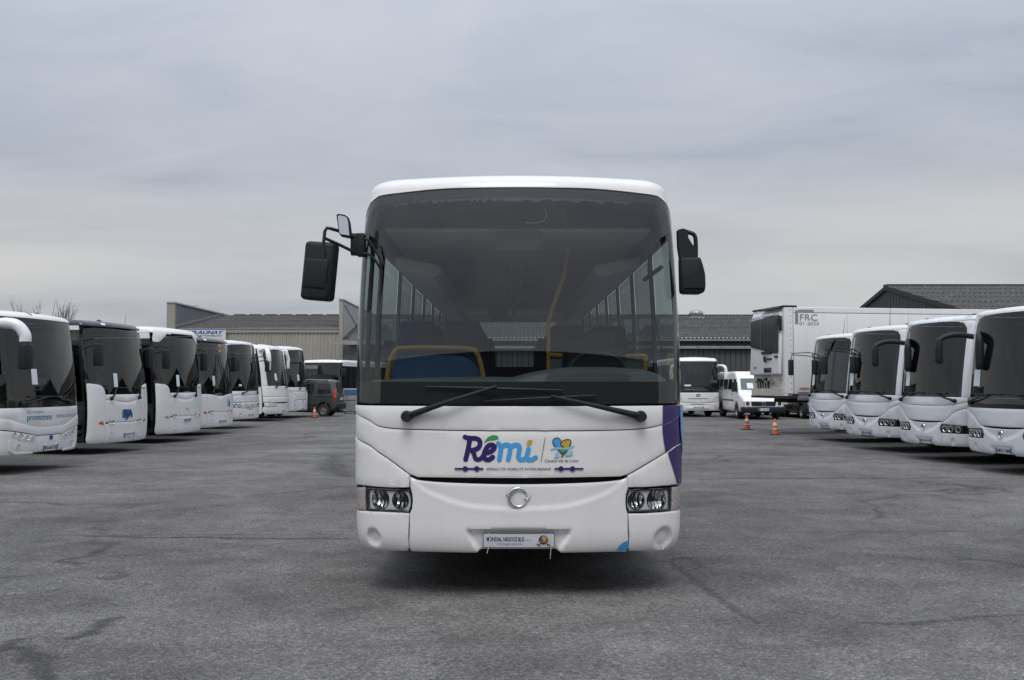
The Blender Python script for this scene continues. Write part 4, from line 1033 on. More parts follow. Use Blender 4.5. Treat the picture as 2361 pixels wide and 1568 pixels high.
def ex_r1(B):
    fr = B.fr
    MB().tube(spline([fr.P(fr.sx(x, z), z, 0.012) for x, z in [(0.35, 2.80), (0.15, 2.55), (-0.10, 2.25), (-0.25, 1.95), (-0.32, 1.6)]], 5), 0.014, 6).build('wiper_blade', 'black_plastic', B.root)
    MB().tube([fr.P(fr.sx(x, z), z, 0.03) for x, z in [(0.30, 2.72), (0.05, 2.35), (-0.12, 2.1)]], [0.01, 0.022, 0.028], 6).build('wiper', 'black_plastic', B.root)
    B.aerial(-0.1, 0.7, 2.98, 0.12, 0.45)
    B.text('front_lettering', 'VERNET', -0.78, -0.52, 0.93, 0.955, 'grey_ink')
def ex_r2(B): B.aerial(-0.15, 0.8, 2.98, 0.05, 0.65)
right_coach(1900 - 4, 29.0, 'white coach farthest along the right row, in front of the refrigerated trailer', 'AY 823 WW', 't', extra=ex_r1, alpha=11)
right_coach(1996 - 4, 25.0, 'second farthest white coach of the right row, tall aerial upright on its roof', 'AZ 674 BN', 't', extra=ex_r2, alpha=12.5)
right_coach(2131 - 4, 21.6, 'white coach with weathered grey peeling paint on the front of its roof', 'DJ 346 RP', 'h', roofm='roof_peeling', alpha=11.5, paperx=(-0.80, -0.60))
right_coach(2311 - 6, 18.4, 'nearest white coach of the right row, black band under its windscreen', 'AM-311-BM', 'h', band=True, paperx=(-0.92, -0.68))

# ---- left row, from the nearest to the farthest
def black_cap_bus(px, Y, label, plate, capmat, style, lean=0.2):
    fr = std(3.16 if style == 'white' else 3.07, 2.90 + (0.06 if style == 'white' else 0), 1.265, lean, 11.5, 0.14, 0.13, 0.13, 0.25, 0.12, 0.30)
    loc, rz = place(px, Y, 10, 'L')
    B = Bus('bus', label, 'bus', loc, rz, fr, 'white_warm', GL); R = B.root; se = fr.se; wt = 1.262; W_ = 'white_warm'
    zw = 1.35 if style != 'low' else 1.22
    B.shell([(-se, 0.30), (se, 0.30), (se, zw), (-se, zw)], -0.06, False)
    x1 = 0.78
    if style != 'low':
        cr = spline([(x1, 1.225), (0.5, 1.215), (0.25, 1.175), (0, 1.16)], 5)
        B.panel('wiper_panel', sym([(0, zw - 0.005), (x1, zw - 0.005)][::-1][::-1][1:] + [(x, z + 0.006) for x, z in cr]) if False else [(-x1, zw - 0.005), (x1, zw - 0.005)] + [(x, z + 0.006) for x, z in cr] + [(-x, z + 0.006) for x, z in cr[::-1][1:]], W_, 0.002, 0.02, 0.008)
        topc = cr
    else:
        topc = spline([(x1, 1.27), (0.5, 1.255), (0.25, 1.215), (0, 1.20)], 5)
    led = 0.705
    B.panel('front_flap', topc + [(-x, z) for x, z in topc[::-1][1:]] + [(-x1, led + 0.008), (x1, led + 0.008)], W_, 0.0, 0.02, 0.008)
    B.panel('bumper', [(-x1, 0.25), (x1, 0.25), (x1, led - 0.03), (x1 - 0.2, led - 0.004), (-x1 + 0.2, led - 0.004), (-x1, led - 0.03)], W_, 0.018, 0.05, 0.014, grid=0.07)
    for sg in (-1, 1):
        q = lambda p: [(sg * x, z) for x, z in p]
        cp = fillet(q([(x1 + 0.008, 0.25), (1.22, 0.25), (wt - 0.01, 0.35), (wt - 0.01, 1.60), (x1 + 0.008, 1.55 if style != 'low' else 1.28)]), [0.02, 0.05, 0.05, 0.03, 0.42], 6)
        if style == 'low': cp = q([(x1 + 0.008, 0.25), (1.22, 0.25), (wt - 0.01, 0.35), (wt - 0.01, 1.27), (x1 + 0.008, 1.27)])
        B.panel('bumper_corner', cp, W_, 0.010, 0.03, 0.012, grid=0.07)
        for lx in (0.56, 0.66): B.lamp(sg * lx, 0.715, 0.047, 'reflector', 0.04, 0.024, None, 'headlamp', 'lamp_body')
        B.panel('indicator', fillet(q([(0.84, 0.665), (0.99, 0.69), (1.0, 0.73), (0.88, 0.765)]), 0.03, 4), 'amber' if style != 'white' else 'clear_lens', 0.020, 0.01, 0.006, grid=0.05)
        B.lamp(sg * 0.62, 0.43, 0.058, 'black_plastic' if style == 'logo' and sg < 0 else ('steel' if style == 'low' else W_), 0.035, 0.022, None, 'fog_lamp', W_, False)
        if style == 'white': B.panel('roof_corner', fillet(q([(0.62, 3.0), (1.2, 2.98), (1.23, 2.70), (1.05, 2.70)]), [0.05, 0.05, 0.05, 0.22], 6), W_, 0.012, 0.03, 0.01)
    # windscreen in its black surround
    tz = 2.86
    B.panel('screen_surround', sym([(0, tz), (0.9, tz), (1.20, tz - 0.03), (wt, 2.6), (wt, zw), (0, zw)][::-1]), 'black_gloss', -0.010, 0.012, 0, holes=[sym([(0, zw + 0.09), (0.74, zw + 0.09), (0.82, zw + 0.3), (1.02, 1.9), (1.10, 2.3), (1.06, 2.72), (0.95, 2.79), (0, 2.81)])], grid=0.12)
    B.panel('windscreen', sym([(0, zw + 0.004), (x1, zw + 0.004), (0.82, zw + 0.28), (1.22, zw + 0.36), (1.22, 2.75), (1.1, 2.83), (0, 2.85)]), 'windscreen_dark', -0.002, 0, 0, grid=0.12)
    B.body(zb=0.30, belt=1.02, wtop=2.80, capmat=capmat, cap=0.55, axles=(2.7, 8.0), door=True, glassm='side_glass_dark', doors_z=(0.30, 2.80))
    s0 = fr.side(1.75, -1)
    B.panel('side_latch', fillet([(s0 - 0.30, 0.80), (s0, 0.80), (s0, 0.93), (s0 - 0.30, 0.93)], 0.03, 3), 'black_plastic', 0.012, 0.012, 0, el=False)
    for sg in (-1, 1): B.wiper((sg * 0.60, 1.255) if style != 'low' else (sg * 0.5, 1.32), (sg * 0.42 , zw + 0.16) if style != 'low' else (sg * 0.2, 2.1), (sg * 0.42 - 0.1, zw + 0.15) if style != 'low' else (sg * 0.28, 1.7), (sg * 0.42 + 0.55, zw + 0.14) if style != 'low' else (sg * 0.05, 2.5))
    for sg in (-1, 1): tube_mirror(B, 1.22, 2.55, 0.10 if sg < 0 else 0.20, 0.42 if sg < 0 else 0.12, 0.1, sg, (0.22, 0.50, 0.14))
    B.paper(-0.47, -0.33, 1.52, 1.83)
    for x in (-0.62, 0.95): B.panel('roof_marker', fillet([(x - 0.07, 2.93), (x + 0.07, 2.93), (x + 0.07, 2.97), (x - 0.07, 2.97)], 0.01, 3), 'paper_white', 0.012, 0.01, 0)
    B.beacon(0.0, 0.75, 3.05)
    B.aerial(-0.7, 1.5, 3.04, 0.1, 0.45)
    if style == 'white': B.plate(-0.16, 0.22, 0.545, 0.645, 'BB-502-RB', 0.036)
    else: B.plate(-0.16, 0.32, 0.36, 0.46, plate, 0.036)
    if style == 'logo':
        B.text('logo_shadow', 'BJA', -0.20, 0.24, 0.74, 0.99, 'teal_ink', bold=0.06, off=0.004); B.text('logo_letters', 'BJA', -0.14, 0.27, 0.76, 1.00, 'navy', bold=0.045, off=0.008)
    if style == 'white':
        c = fr.P(0.02, 0.98, 0.012); MB().lathe([(0.004, 0.0), (0.035, 0.05), (0.03, 0.08), (0.012, 0.14), (0.004, 0.20)], 12, 'z', (c[0], c[1], c[2] - 0.1)).build('emblem', 'chrome', R)
    if style == 'low':
        B.panel('warning_sticker', [(0.12, 2.60), (0.30, 2.60), (0.30, 2.84), (0.12, 2.84)], 'rail_yellow', 0.003, 0, 0)
        B.text('warning_figures', 'AA', 0.15, 0.27, 2.66, 2.78, 'ink', off=0.006, bold=0.03)
        B.panel('poster', [(0.45, 0.86), (0.74, 0.86), (0.74, 1.10), (0.45, 1.10)], 'palesky', 0.004, 0, 0); B.panel('poster_print', [(0.58, 0.88), (0.72, 0.88), (0.70, 1.08), (0.62, 1.02)], 'purple', 0.007, 0, 0)
    return B
def bus_l1():
    fr = std(2.93, 2.78, 1.265, 0.18, 11.5, 0.15, 0.15, 0.15, 0.32, 0.14, 0.28)
    loc, rz = place(119, 19.2, 8, 'L')
    B = Bus('bus', 'nearest bus of the left row, with white mirror arm and blue lettering', 'bus', loc, rz, fr, 'white_warm', GL); R = B.root; se = fr.se; wt = 1.262; W_ = 'white_warm'
    B.shell([(-se, 0.38), (se, 0.38), (se, 1.17), (-se, 1.17)], -0.06, False)
    wav = spline([(wt, 1.0), (1.05, 0.97), (0.8, 0.90), (0.45, 0.825), (0.0, 0.815)], 5); ln = spline([(wt, 0.80), (0.95, 0.76), (0.6, 0.70), (0.42, 0.665), (0, 0.66)], 5)
    B.panel('front_panel', [(-wt, 1.165), (wt, 1.165)] + wav + [(-x, z) for x, z in wav[::-1][1:]], W_, 0.0, 0.02, 0.008)
    B.panel('front_flap', [(x, z - 0.004) for x, z in wav] + [(-x, z - 0.004) for x, z in wav[::-1][1:]] + [(-x, z + 0.006) for x, z in ln] + [(x, z + 0.006) for x, z in ln[::-1][1:]], W_, 0.012, 0.03, 0.012)
    B.panel('bumper', [(-0.40, 0.36), (0.40, 0.36), (0.40, 0.655), (0.0, 0.652), (-0.40, 0.655)], W_, 0.0, 0.03, 0.008)
    for sg in (-1, 1):
        q = lambda p: [(sg * x, z) for x, z in p]
        B.panel('bumper_corner', q([(0.405, 0.655), (0.6, 0.692), (0.95, 0.752), (wt, 0.79), (wt, 0.42), (1.20, 0.33), (0.52, 0.33), (0.405, 0.37)]), W_, 0.006, 0.04, 0.012, grid=0.07)
        B.panel('bumper_lip', q([(0.50, 0.37), (0.9, 0.38), (1.0, 0.44), (1.03, 0.60), (1.06, 0.60), (1.04, 0.42), (0.92, 0.345), (0.48, 0.345)]), W_, 0.022, 0.03, 0.01, grid=0.06)
        for lx, lz, lr in ((0.94, 0.70, 0.045), (0.80, 0.66, 0.058), (0.65, 0.63, 0.05), (0.51, 0.605, 0.045)): B.lamp(sg * lx, lz, lr, 'reflector', 0.045, 0.012, None, 'headlamp', W_)
        B.lamp(sg * 0.84, 0.49, 0.042, 'reflector', 0.04, 0.012, None, 'fog_lamp', W_)
        B.wiper((sg * 0.75, 1.24), (sg * 0.1, 1.36), (sg * 0.1 - 0.5, 1.36), (sg * 0.1 + 0.5, 1.35))
    B.panel('screen_surround', sym([(0, 1.172), (wt, 1.172), (wt, 2.70), (1.1, 2.765), (0, 2.775)]), 'black_gloss', -0.010, 0.012, 0, holes=[sym([(0, 1.34), (0.90, 1.34), (1.0, 1.4), (1.02, 2.5), (0.96, 2.66), (0, 2.70)])])
    B.panel('windscreen', sym([(0, 1.30), (1.2, 1.30), (1.22, 2.68), (1.1, 2.75), (0, 2.765)]), 'windscreen_dark', -0.002, 0, 0)
    B.body(zb=0.34, belt=1.16, wtop=2.70, capmat=W_, axles=(2.7, 8.0), cap=0.6, glassm='side_glass_dark')
    B.text('lettering', 'Groupe', -0.64, -0.24, 1.045, 1.125, 'grey_ink', space=1.35, off=0.004); B.text('lettering', 'promotrans', -0.65, 0.03, 0.905, 1.03, 'teal_ink', off=0.004, bold=0.012)
    B.text('lettering', 'VÉHICULE ÉCOLE', 0.17, 1.02, 0.965, 1.035, 'grey_ink', off=0.004)
    c = fr.P(0.02, 0.615, 0.01); MB().lathe([(0.004, -0.012), (0.042, -0.008), (0.050, 0.0)], 20, 'y', c).build('emblem', 'plate_blue', R)
    B.plate(-0.22, 0.26, 0.375, 0.48, 'BG-667-GS', 0.010)
    B.paper(-0.50, -0.35, 1.58, 1.86, 'paper_white', 0.004); B.panel('paper_notice', [(-0.35, 1.58), (-0.08, 1.58), (-0.08, 1.70), (-0.35, 1.70)], 'pane_grey', -0.012, 0, 0)
    p0 = Vector(fr.P(-se - 0.10, 2.62, 0.0))
    pth = spline([tuple(p0), (p0.x - 0.05, p0.y - 0.30, p0.z + 0.02), (p0.x + 0.02, p0.y - 0.62, p0.z + 0.0), (p0.x + 0.05, p0.y - 0.78, p0.z - 0.16), (p0.x + 0.05, p0.y - 0.80, p0.z - 0.30)], 6)
    MB().tube(pth, [0.09] * 9 + [0.10] * (len(pth) - 9), 12).build('mirror_arm', 'white_cool', R)
    MB().box(pth[-1][0] - 0.12, pth[-1][0] + 0.12, pth[-1][1] - 0.09, pth[-1][1] + 0.07, p0.z - 0.78, p0.z - 0.33, 0.04).build('mirror', 'black_plastic', R)
    B.beacon(0.6, 0.7, 2.9); B.panel('roof_marker', fillet([(-0.33, 2.84), (-0.27, 2.84), (-0.27, 2.88), (-0.33, 2.88)], 0.01, 3), 'steel', 0.01, 0.01, 0)
    return B
bus_l1()
black_cap_bus(294, 24.4, 'white bus with black roof front and blue three letter logo, second in the left row', 'DJ-673-TY', 'black_paint', 'logo')
black_cap_bus(431, 28.8, 'white bus with white roof front and white upper corners, third in the left row', 'BB-502-RB', 'white_warm', 'white', 0.17)
black_cap_bus(511, 32.8, 'white bus with black roof front and yellow windscreen sticker, fourth in the left row', 'EW-701-KZ', 'black_paint', 'low')
def bus_l5():
    fr = std(3.16, 3.0, 1.265, 0.22, 11.5, 0.16, 0.2, 0.2, 0.33); loc, rz = place(578, 37.5, 11, 'L')
    B = Bus('bus', 'white bus with slanted twin headlights and star on its grille, fifth in the left row', 'bus', loc, rz, fr, 'white_warm', GL); R = B.root; se = fr.se; wt = 1.262; W_ = 'white_warm'
    B.shell([(-se, 0.38), (se, 0.38), (se, 1.33), (-se, 1.33)], -0.05, False)
    v = [(wt, 0.74), (0.9, 0.73), (0.5, 0.71), (0.25, 0.66), (0.0, 0.64)]
    B.panel('wiper_panel', sym([(0, 1.185), (wt, 1.185), (wt, 1.325), (0, 1.325)]), W_, 0.0, 0.02, 0.008)
    B.panel('front_flap', sym([(0, 0.93), (wt, 0.93), (wt, 1.175), (0, 1.175)]), W_, 0.002, 0.02, 0.008)
    B.panel('grille_panel', sym([(0.0, 0.92), (0.68, 0.92), (0.52, 0.73), (0.25, 0.675), (0.0, 0.655)][::-1]), W_, 0.0, 0.02, 0.008)
    for k in range(3):
        for sg in (-1, 1): B.panel('grille_slot', [(sg * 0.10, 0.72 + k * 0.055), (sg * 0.42, 0.74 + k * 0.055), (sg * 0.42, 0.752 + k * 0.055), (sg * 0.10, 0.732 + k * 0.055)], 'black_plastic', 0.004, 0, 0)
    B.panel('bumper', v + [(-x, z) for x, z in v[::-1][1:]] + [(-wt, 0.40), (-1.2, 0.34), (1.2, 0.34), (wt, 0.40)], W_, 0.02, 0.05, 0.014, grid=0.08)
    for sg in (-1, 1):
        q = lambda p: [(sg * x, z) for x, z in p]
        bx = B.panel('headlight', q([(0.70, 0.918), (1.25, 0.918), (1.25, 0.76), (0.9, 0.74), (0.545, 0.725), (0.60, 0.82)]), 'lamp_body', -0.004, 0.02, 0.004)
        for lx, lz, lr in ((0.74, 0.80, 0.06), (0.92, 0.82, 0.07), (1.08, 0.83, 0.05)): B.lamp(sg * lx, lz, lr, 'reflector', 0.03, 0.004, bx, 'lamp_reflector', 'black_plastic', False)
        B.lamp(sg * 0.68, 0.49, 0.06, 'reflector', 0.04, 0.026, None, 'fog_lamp', W_)
        B.wiper((sg * 0.65 + 0.1, 1.25), (sg * 0.2 + 0.2, 1.38), (sg * 0.2 - 0.3, 1.37), (sg * 0.2 + 0.6, 1.36))
        tube_mirror(B, 1.2, 2.55, 0.05, 0.48, 0.25, sg)
        B.panel('screen_pillar', q([(1.125, 1.335), (wt, 1.335), (wt * 0.97, 2.99), (0.3, 3.004), (0.4, 2.985), (0.85, 2.972), (1.06, 2.94), (1.127, 2.80)]), W_, 0.0, 0.02, 0.006)
    ws(B, [(0, 1.335), (1.12, 1.335), (1.12, 2.80), (1.05, 2.93), (0.85, 2.965), (0, 2.985)], edge=0.05, ebot=0.12, etop=0.05)
    c = fr.P(0.0, 0.78, 0.012)
    em = MB().tube([(c[0] + 0.085 * math.cos(t), c[1], c[2] + 0.085 * math.sin(t)) for t in [2 * math.pi * k / 20 for k in range(21)]], 0.009, 6)
    for k in range(3): em.tube([c, (c[0] + 0.08 * math.sin(2.0944 * k), c[1], c[2] + 0.08 * math.cos(2.0944 * k))], [0.012, 0.004], 5)
    em.build('emblem', 'chrome', R)
    B.plate(-0.15, 0.23, 0.42, 0.52, 'BL-052-LQ', 0.028); B.paper(-0.72, -0.55, 1.50, 1.57, 'paper_white')
    B.body(zb=0.36, belt=1.35, wtop=2.80, cap=0.6, axles=(2.7, 8.0)); B.aerial(0.1, 0.9, 3.14, -0.1, 0.4)
bus_l5()
def bus_l6():
    fr = std(3.30, 3.06, 1.265, 0.34, 11.8, 0.18, 0.22, 0.22, 0.28, 0.22, 0.4, z0=1.0); loc, rz = place(654, 45.0, 11, 'L')
    B = Bus('coach', 'sleek white coach with big white drooping mirror arms, sixth in the left row', 'bus', loc, rz, fr, 'white_warm', GL); R = B.root; se = fr.se; wt = 1.262; W_ = 'white_warm'
    B.shell([(-se, 0.34), (se, 0.34), (se, 1.5), (-se, 1.5)], -0.05, False)
    B.panel('front_panel', sym([(0, 1.035), (wt, 1.035), (wt, 1.49), (0, 1.49)]), W_, 0.0, 0.02, 0.01); B.panel('front_flap', sym([(0, 0.79), (wt, 0.79), (wt, 1.025), (0, 1.025)]), W_, 0.002, 0.02, 0.01)
    B.panel('bumper', sym([(0, 0.30), (1.18, 0.30), (wt, 0.42), (wt, 0.59), (0.52, 0.59), (0.46, 0.74), (0.0, 0.735)]), W_, 0.012, 0.05, 0.014, grid=0.08)
    for sg in (-1, 1):
        q = lambda p: [(sg * x, z) for x, z in p]
        bx = B.panel('headlight', q([(0.50, 0.755), (1.0, 0.775), (1.24, 0.775), (1.24, 0.605), (0.55, 0.605)]), 'lamp_body', -0.004, 0.02, 0.004)
        for lx in (0.66, 0.82, 1.0): B.lamp(sg * lx, 0.69, 0.062, 'reflector', 0.03, 0.004, bx, 'lamp_reflector', 'lamp_body', False)
        B.lamp(sg * 0.72, 0.43, 0.05, W_, 0.03, 0.018, None, 'fog_lamp', W_, False)
        B.wiper((sg * 0.55, 1.44), (sg * 0.15, 1.62), (sg * 0.15 - 0.4, 1.6), (sg * 0.15 + 0.4, 1.6))
        B.panel('screen_pillar', q([(1.06, 1.495), (wt, 1.495), (wt * 0.97, 3.05), (0.3, 3.064), (0.4, 3.03), (0.85, 3.01), (1.0, 2.95), (1.06, 2.80)]), W_, 0.0, 0.02, 0.006)
        tip = Vector(fr.P(sg * se, 2.5, 0)) + Vector((sg * 0.12, -0.55, 0.0))
        rabbit_mirror(B, (sg * 1.15, 3.0), tuple(tip) if sg < 0 else (tip.x - 0.1, tip.y + 0.25, tip.z + 0.05), W_, W_, 0.5, 0.085 if sg < 0 else 0.06, (0.20, 0.34, 0.16) if sg < 0 else (0.14, 0.30, 0.12), 0.55 if sg < 0 else 0.3)
    ws(B, [(0, 1.5), (1.055, 1.5), (1.055, 2.80), (0.995, 2.94), (0.85, 3.0), (0, 3.02)], edge=0.04, ebot=0.06, etop=0.04)
    B.plate(-0.13, 0.21, 0.36, 0.45, 'BP-641-ZL', 0.02); B.paper(-0.55, -0.38, 1.72, 2.02)
    c = fr.P(0.0, 0.80, 0.02); MB().tube([(c[0] + 0.05 * math.cos(t), c[1], c[2] + 0.07 * math.sin(t)) for t in [math.radians(a) for a in range(15, 330, 15)]], 0.013, 6).build('emblem', 'chrome', R)
    B.body(zb=0.32, belt=1.45, wtop=2.85, cap=0.5, axles=(2.7, 8.0), door=False); B.beacon(-0.8, 0.9, 3.24); B.beacon(0.7, 0.8, 3.24); B.aerial(0.55, 0.8, 3.26, -0.15, 0.4)
bus_l6()
def bus_l7():
    fr = std(3.34, 3.16, 1.265, 0.22, 11.8, 0.2, 0.25, 0.25, 0.3, 0.2, 0.35); loc, rz = place(699, 48.5, 11, 'L')
    B = Bus('coach', 'tall white coach with square black mirror, farthest in the left row', 'bus', loc, rz, fr, 'white_warm', GL); R = B.root; se = fr.se; wt = 1.262; W_ = 'white_warm'
    B.shell([(-se, 0.36), (se, 0.36), (se, 1.43), (-se, 1.43)], -0.05, False)
    B.panel('wiper_panel', sym([(0, 1.23), (0.9, 1.23), (wt, 1.28), (wt, 1.42), (0, 1.42)]), W_, 0.0, 0.02, 0.01)
    B.panel('front_flap', sym([(0, 0.86), (0.56, 0.86), (0.62, 1.0), (0.85, 1.14), (wt, 1.20), (wt, 1.27), (0.9, 1.22), (0, 1.22)]), W_, 0.0, 0.02, 0.01)
    B.panel('bumper', sym([(0, 0.36), (0.5, 0.36), (0.54, 0.5), (0.54, 0.84), (0, 0.845)]), W_, 0.008, 0.03, 0.01)
    for sg in (-1, 1):
        q = lambda p: [(sg * x, z) for x, z in p]
        B.panel('bumper_corner', q([(0.57, 0.85), (0.63, 0.99), (0.86, 1.13), (wt, 1.19), (wt, 0.42), (1.2, 0.33), (0.52, 0.33), (0.56, 0.5)]), W_, 0.012, 0.04, 0.012, grid=0.08)
        for lz, lr in ((0.80, 0.075), (0.60, 0.075), (0.41, 0.06)): B.lamp(sg * 0.72, lz, lr, 'reflector', 0.04, 0.016, None, 'headlamp', W_)
        B.wiper((sg * 0.45 + 0.1, 1.34), (sg * 0.1, 1.55), (sg * 0.1 - 0.4, 1.53), (sg * 0.1 + 0.45, 1.53))
        B.panel('screen_pillar', q([(1.14, 1.435), (wt, 1.435), (wt * 0.97, 3.15), (0.3, 3.164), (0.4, 3.135), (0.85, 3.12), (1.06, 3.05), (1.14, 2.86)]), W_, 0.0, 0.02, 0.006)
    MB().box(fr.P(-se, 2.55)[0] - 0.10, fr.P(-se, 2.55)[0] + 0.1, -0.48, 0.2, 2.50, 2.58, 0.03).build('mirror_arm', 'black_plastic', R)
    MB().box(fr.P(-se, 2.55)[0] - 0.08, fr.P(-se, 2.55)[0] + 0.16, -0.52, -0.34, 1.95, 2.52, 0.04).build('mirror', 'black_plastic', R)
    MB().box(fr.P(se, 2.55)[0] - 0.06, fr.P(se, 2.55)[0] + 0.18, -0.42, -0.24, 2.0, 2.5, 0.04).build('mirror', 'black_plastic', R)
    ws(B, [(0, 1.44), (1.135, 1.44), (1.135, 2.85), (1.05, 3.04), (0.85, 3.105), (0, 3.125)], edge=0.06, ebot=0.10, etop=0.04)
    c = fr.P(0.0, 0.80, 0.02); MB().tube([(c[0] + 0.045 * math.cos(t), c[1], c[2] + 0.06 * math.sin(t)) for t in [math.radians(a) for a in range(15, 330, 15)]], 0.012, 6).build('emblem', 'chrome', R)
    B.plate(-0.2, 0.12, 0.38, 0.46, 'AW-187-PK', 0.016); B.paper(-0.45, -0.28, 1.72, 2.0)
    B.body(zb=0.35, belt=1.45, wtop=2.92, cap=0.5, axles=(2.7, 8.0), door=False); B.beacon(-0.8, 1.0, 3.28); B.aerial(-0.2, 1.0, 3.3, -0.25, 0.3)
bus_l7()
# ---- city bus behind the green van, facing the camera
def bus_city():
    Y = 57.0; fr = std(2.92, 2.74, 1.2, 0.10, 8.5, 0.12, 0.15, 0.15, 0.30, 0.14, 0.25); rz = math.radians(-13)
    loc = ((738 - CXP) * Y / F, Y)
    B = Bus('city_bus', 'dark fronted city bus with white roof standing behind the dark green van', 'bus', loc, rz, fr, 'white_warm'); R = B.root; wt = 1.195
    B.panel('front_panel', sym([(0, 0.62), (wt, 0.62), (wt, 1.15), (0, 1.15)]), 'black_paint', 0.0, 0.03, 0.01); B.panel('bumper', sym([(0, 0.32), (1.1, 0.32), (wt, 0.40), (wt, 0.61), (0, 0.61)]), 'black_paint', 0.01, 0.03, 0.01)
    B.panel('screen_surround', sym([(0, 1.16), (wt, 1.16), (wt, 2.66), (1.05, 2.735), (0, 2.74)]), 'black_gloss', -0.006, 0.012, 0, holes=[sym([(0, 1.26), (1.1, 1.26), (1.1, 2.20), (0, 2.20)])])
    B.panel('windscreen', sym([(0, 1.18), (wt, 1.18), (wt, 2.65), (1.0, 2.72), (0, 2.73)]), 'windscreen_dark', 0.0, 0, 0)
    B.panel('destination_display', [(-0.95, 2.40), (0.15, 2.40), (0.15, 2.60), (-0.95, 2.60)], 'pane_grey', 0.006, 0.004, 0)
    for sg in (-1, 1): B.lamp(sg * 0.85, 0.75, 0.08, 'reflector', 0.03, 0.005, None, 'headlamp', 'black_plastic')
    B.wiper((-0.4, 1.12), (0.1, 1.4), (-0.2, 1.3), (0.4, 1.9)); tube_mirror(B, 1.18, 2.5, 0.2, 0.3, 0.2, 1)
    B.body(zb=0.33, belt=1.2, wtop=2.55, cap=0.5, sidemat='black_paint', axles=(2.3, 6.2), door=True, capmat='white_warm', sidetop='white_warm')
    B.beacon(0.85, 0.4, 2.86); B.aerial(0.3, 0.8, 2.9, 0.1, 0.3)
bus_city()
# ---- small coach at the far right of the middle one
def bus_midi():
    Y = 49.5; fr = std(2.87, 2.66, 1.08, 0.26, 8.0, 0.16, 0.18, 0.2, 0.28, 0.16, 0.3); loc = ((1609 - CXP) * Y / F, Y)
    B = Bus('midi_coach', 'small white coach with drooping white mirror, far behind, left of the white minibus', 'bus', loc, math.radians(2), fr, 'white_warm'); R = B.root; se = fr.se; wt = 1.078; W_ = 'white_warm'
    B.shell([(-se, 0.34), (se, 0.34), (se, 1.17), (-se, 1.17)], -0.04, False)
    B.panel('front_panel', sym([(0, 0.66), (0.6, 0.69), (wt, 0.78), (wt, 1.16), (0, 1.16)]), W_, 0.0, 0.02, 0.01)
    B.panel('bumper', sym([(0, 0.31), (0.95, 0.31), (wt, 0.40), (wt, 0.76), (0.6, 0.67), (0, 0.645)]), W_, 0.012, 0.04, 0.012, grid=0.08)
    B.panel('grille', fillet(sym([(0, 0.36), (0.50, 0.36), (0.60, 0.50), (0, 0.50)]), 0.03, 3), 'lamp_body', 0.018, 0.01, 0.004)
    B.panel('grille_slot', sym([(0, 0.86), (0.50, 0.86), (0.46, 0.885), (0, 0.885)]), 'black_plastic', 0.006, 0.0, 0); B.panel('grille_slot', sym([(0, 0.60), (0.34, 0.60), (0.36, 0.62), (0, 0.62)]), 'black_plastic', 0.018, 0, 0)
    bd = B.panel('badge', fillet([(-0.10, 0.97), (0.10, 0.97), (0.10, 1.09), (-0.10, 1.09)], 0.01, 2), 'navy', 0.006, 0.006, 0); B.text('badge_letters', 'BMC', -0.085, 0.085, 1.005, 1.055, 'paper_white', bd, 0.012, bold=0.02)
    for sg in (-1, 1):
        for lx, lz in ((0.78, 0.87), (0.90, 0.90), (1.0, 0.94)): B.lamp(sg * lx, lz, 0.042, 'black_plastic', 0.03, 0.006, None, 'headlamp', 'lamp_body')
        B.lamp(sg * 0.86, 0.47, 0.05, 'reflector', 0.03, 0.016, None, 'fog_lamp', 'black_plastic')
        rabbit_mirror(B, (sg * 1.02, 2.4), (sg * 1.30, -0.15, 2.12), W_, W_, 0.35, 0.06, (0.18, 0.34, 0.14), 0.35)
    B.panel('black_band', sym([(0, 1.17), (wt, 1.17), (wt, 1.40), (0.6, 1.33), (0, 1.32)]), 'black_gloss', 0.002, 0.02, 0.006)
    B.panel('screen_surround', sym([(0, 1.30), (wt, 1.36), (wt, 2.60), (0.95, 2.655), (0, 2.66)]), 'black_gloss', -0.012, 0.01, 0, holes=[sym([(0, 1.36), (1.0, 1.42), (1.02, 2.5), (0.9, 2.6), (0, 2.62)])])
    B.panel('windscreen', sym([(0, 1.325), (wt, 1.40), (wt, 2.60), (0.95, 2.652), (0, 2.657)]), 'windscreen_dark', -0.004, 0, 0)
    B.wiper((0.7, 1.28), (0.2, 1.48), (-0.3, 1.46), (0.5, 1.47)); B.wiper((-0.9, 1.28), (-0.6, 1.45), (-0.9, 1.44), (-0.1, 1.46))
    B.plate(-0.22, 0.28, 0.40, 0.50, 'AG-431-BC', 0.026); B.paper(-0.62, -0.32, 1.46, 1.54, 'paper_white')
    B.body(zb=0.33, belt=1.38, wtop=2.5, cap=0.5, axles=(2.0, 6.0), door=False, wr=0.40); B.beacon(0.75, 0.6, 2.83)
bus_midi()
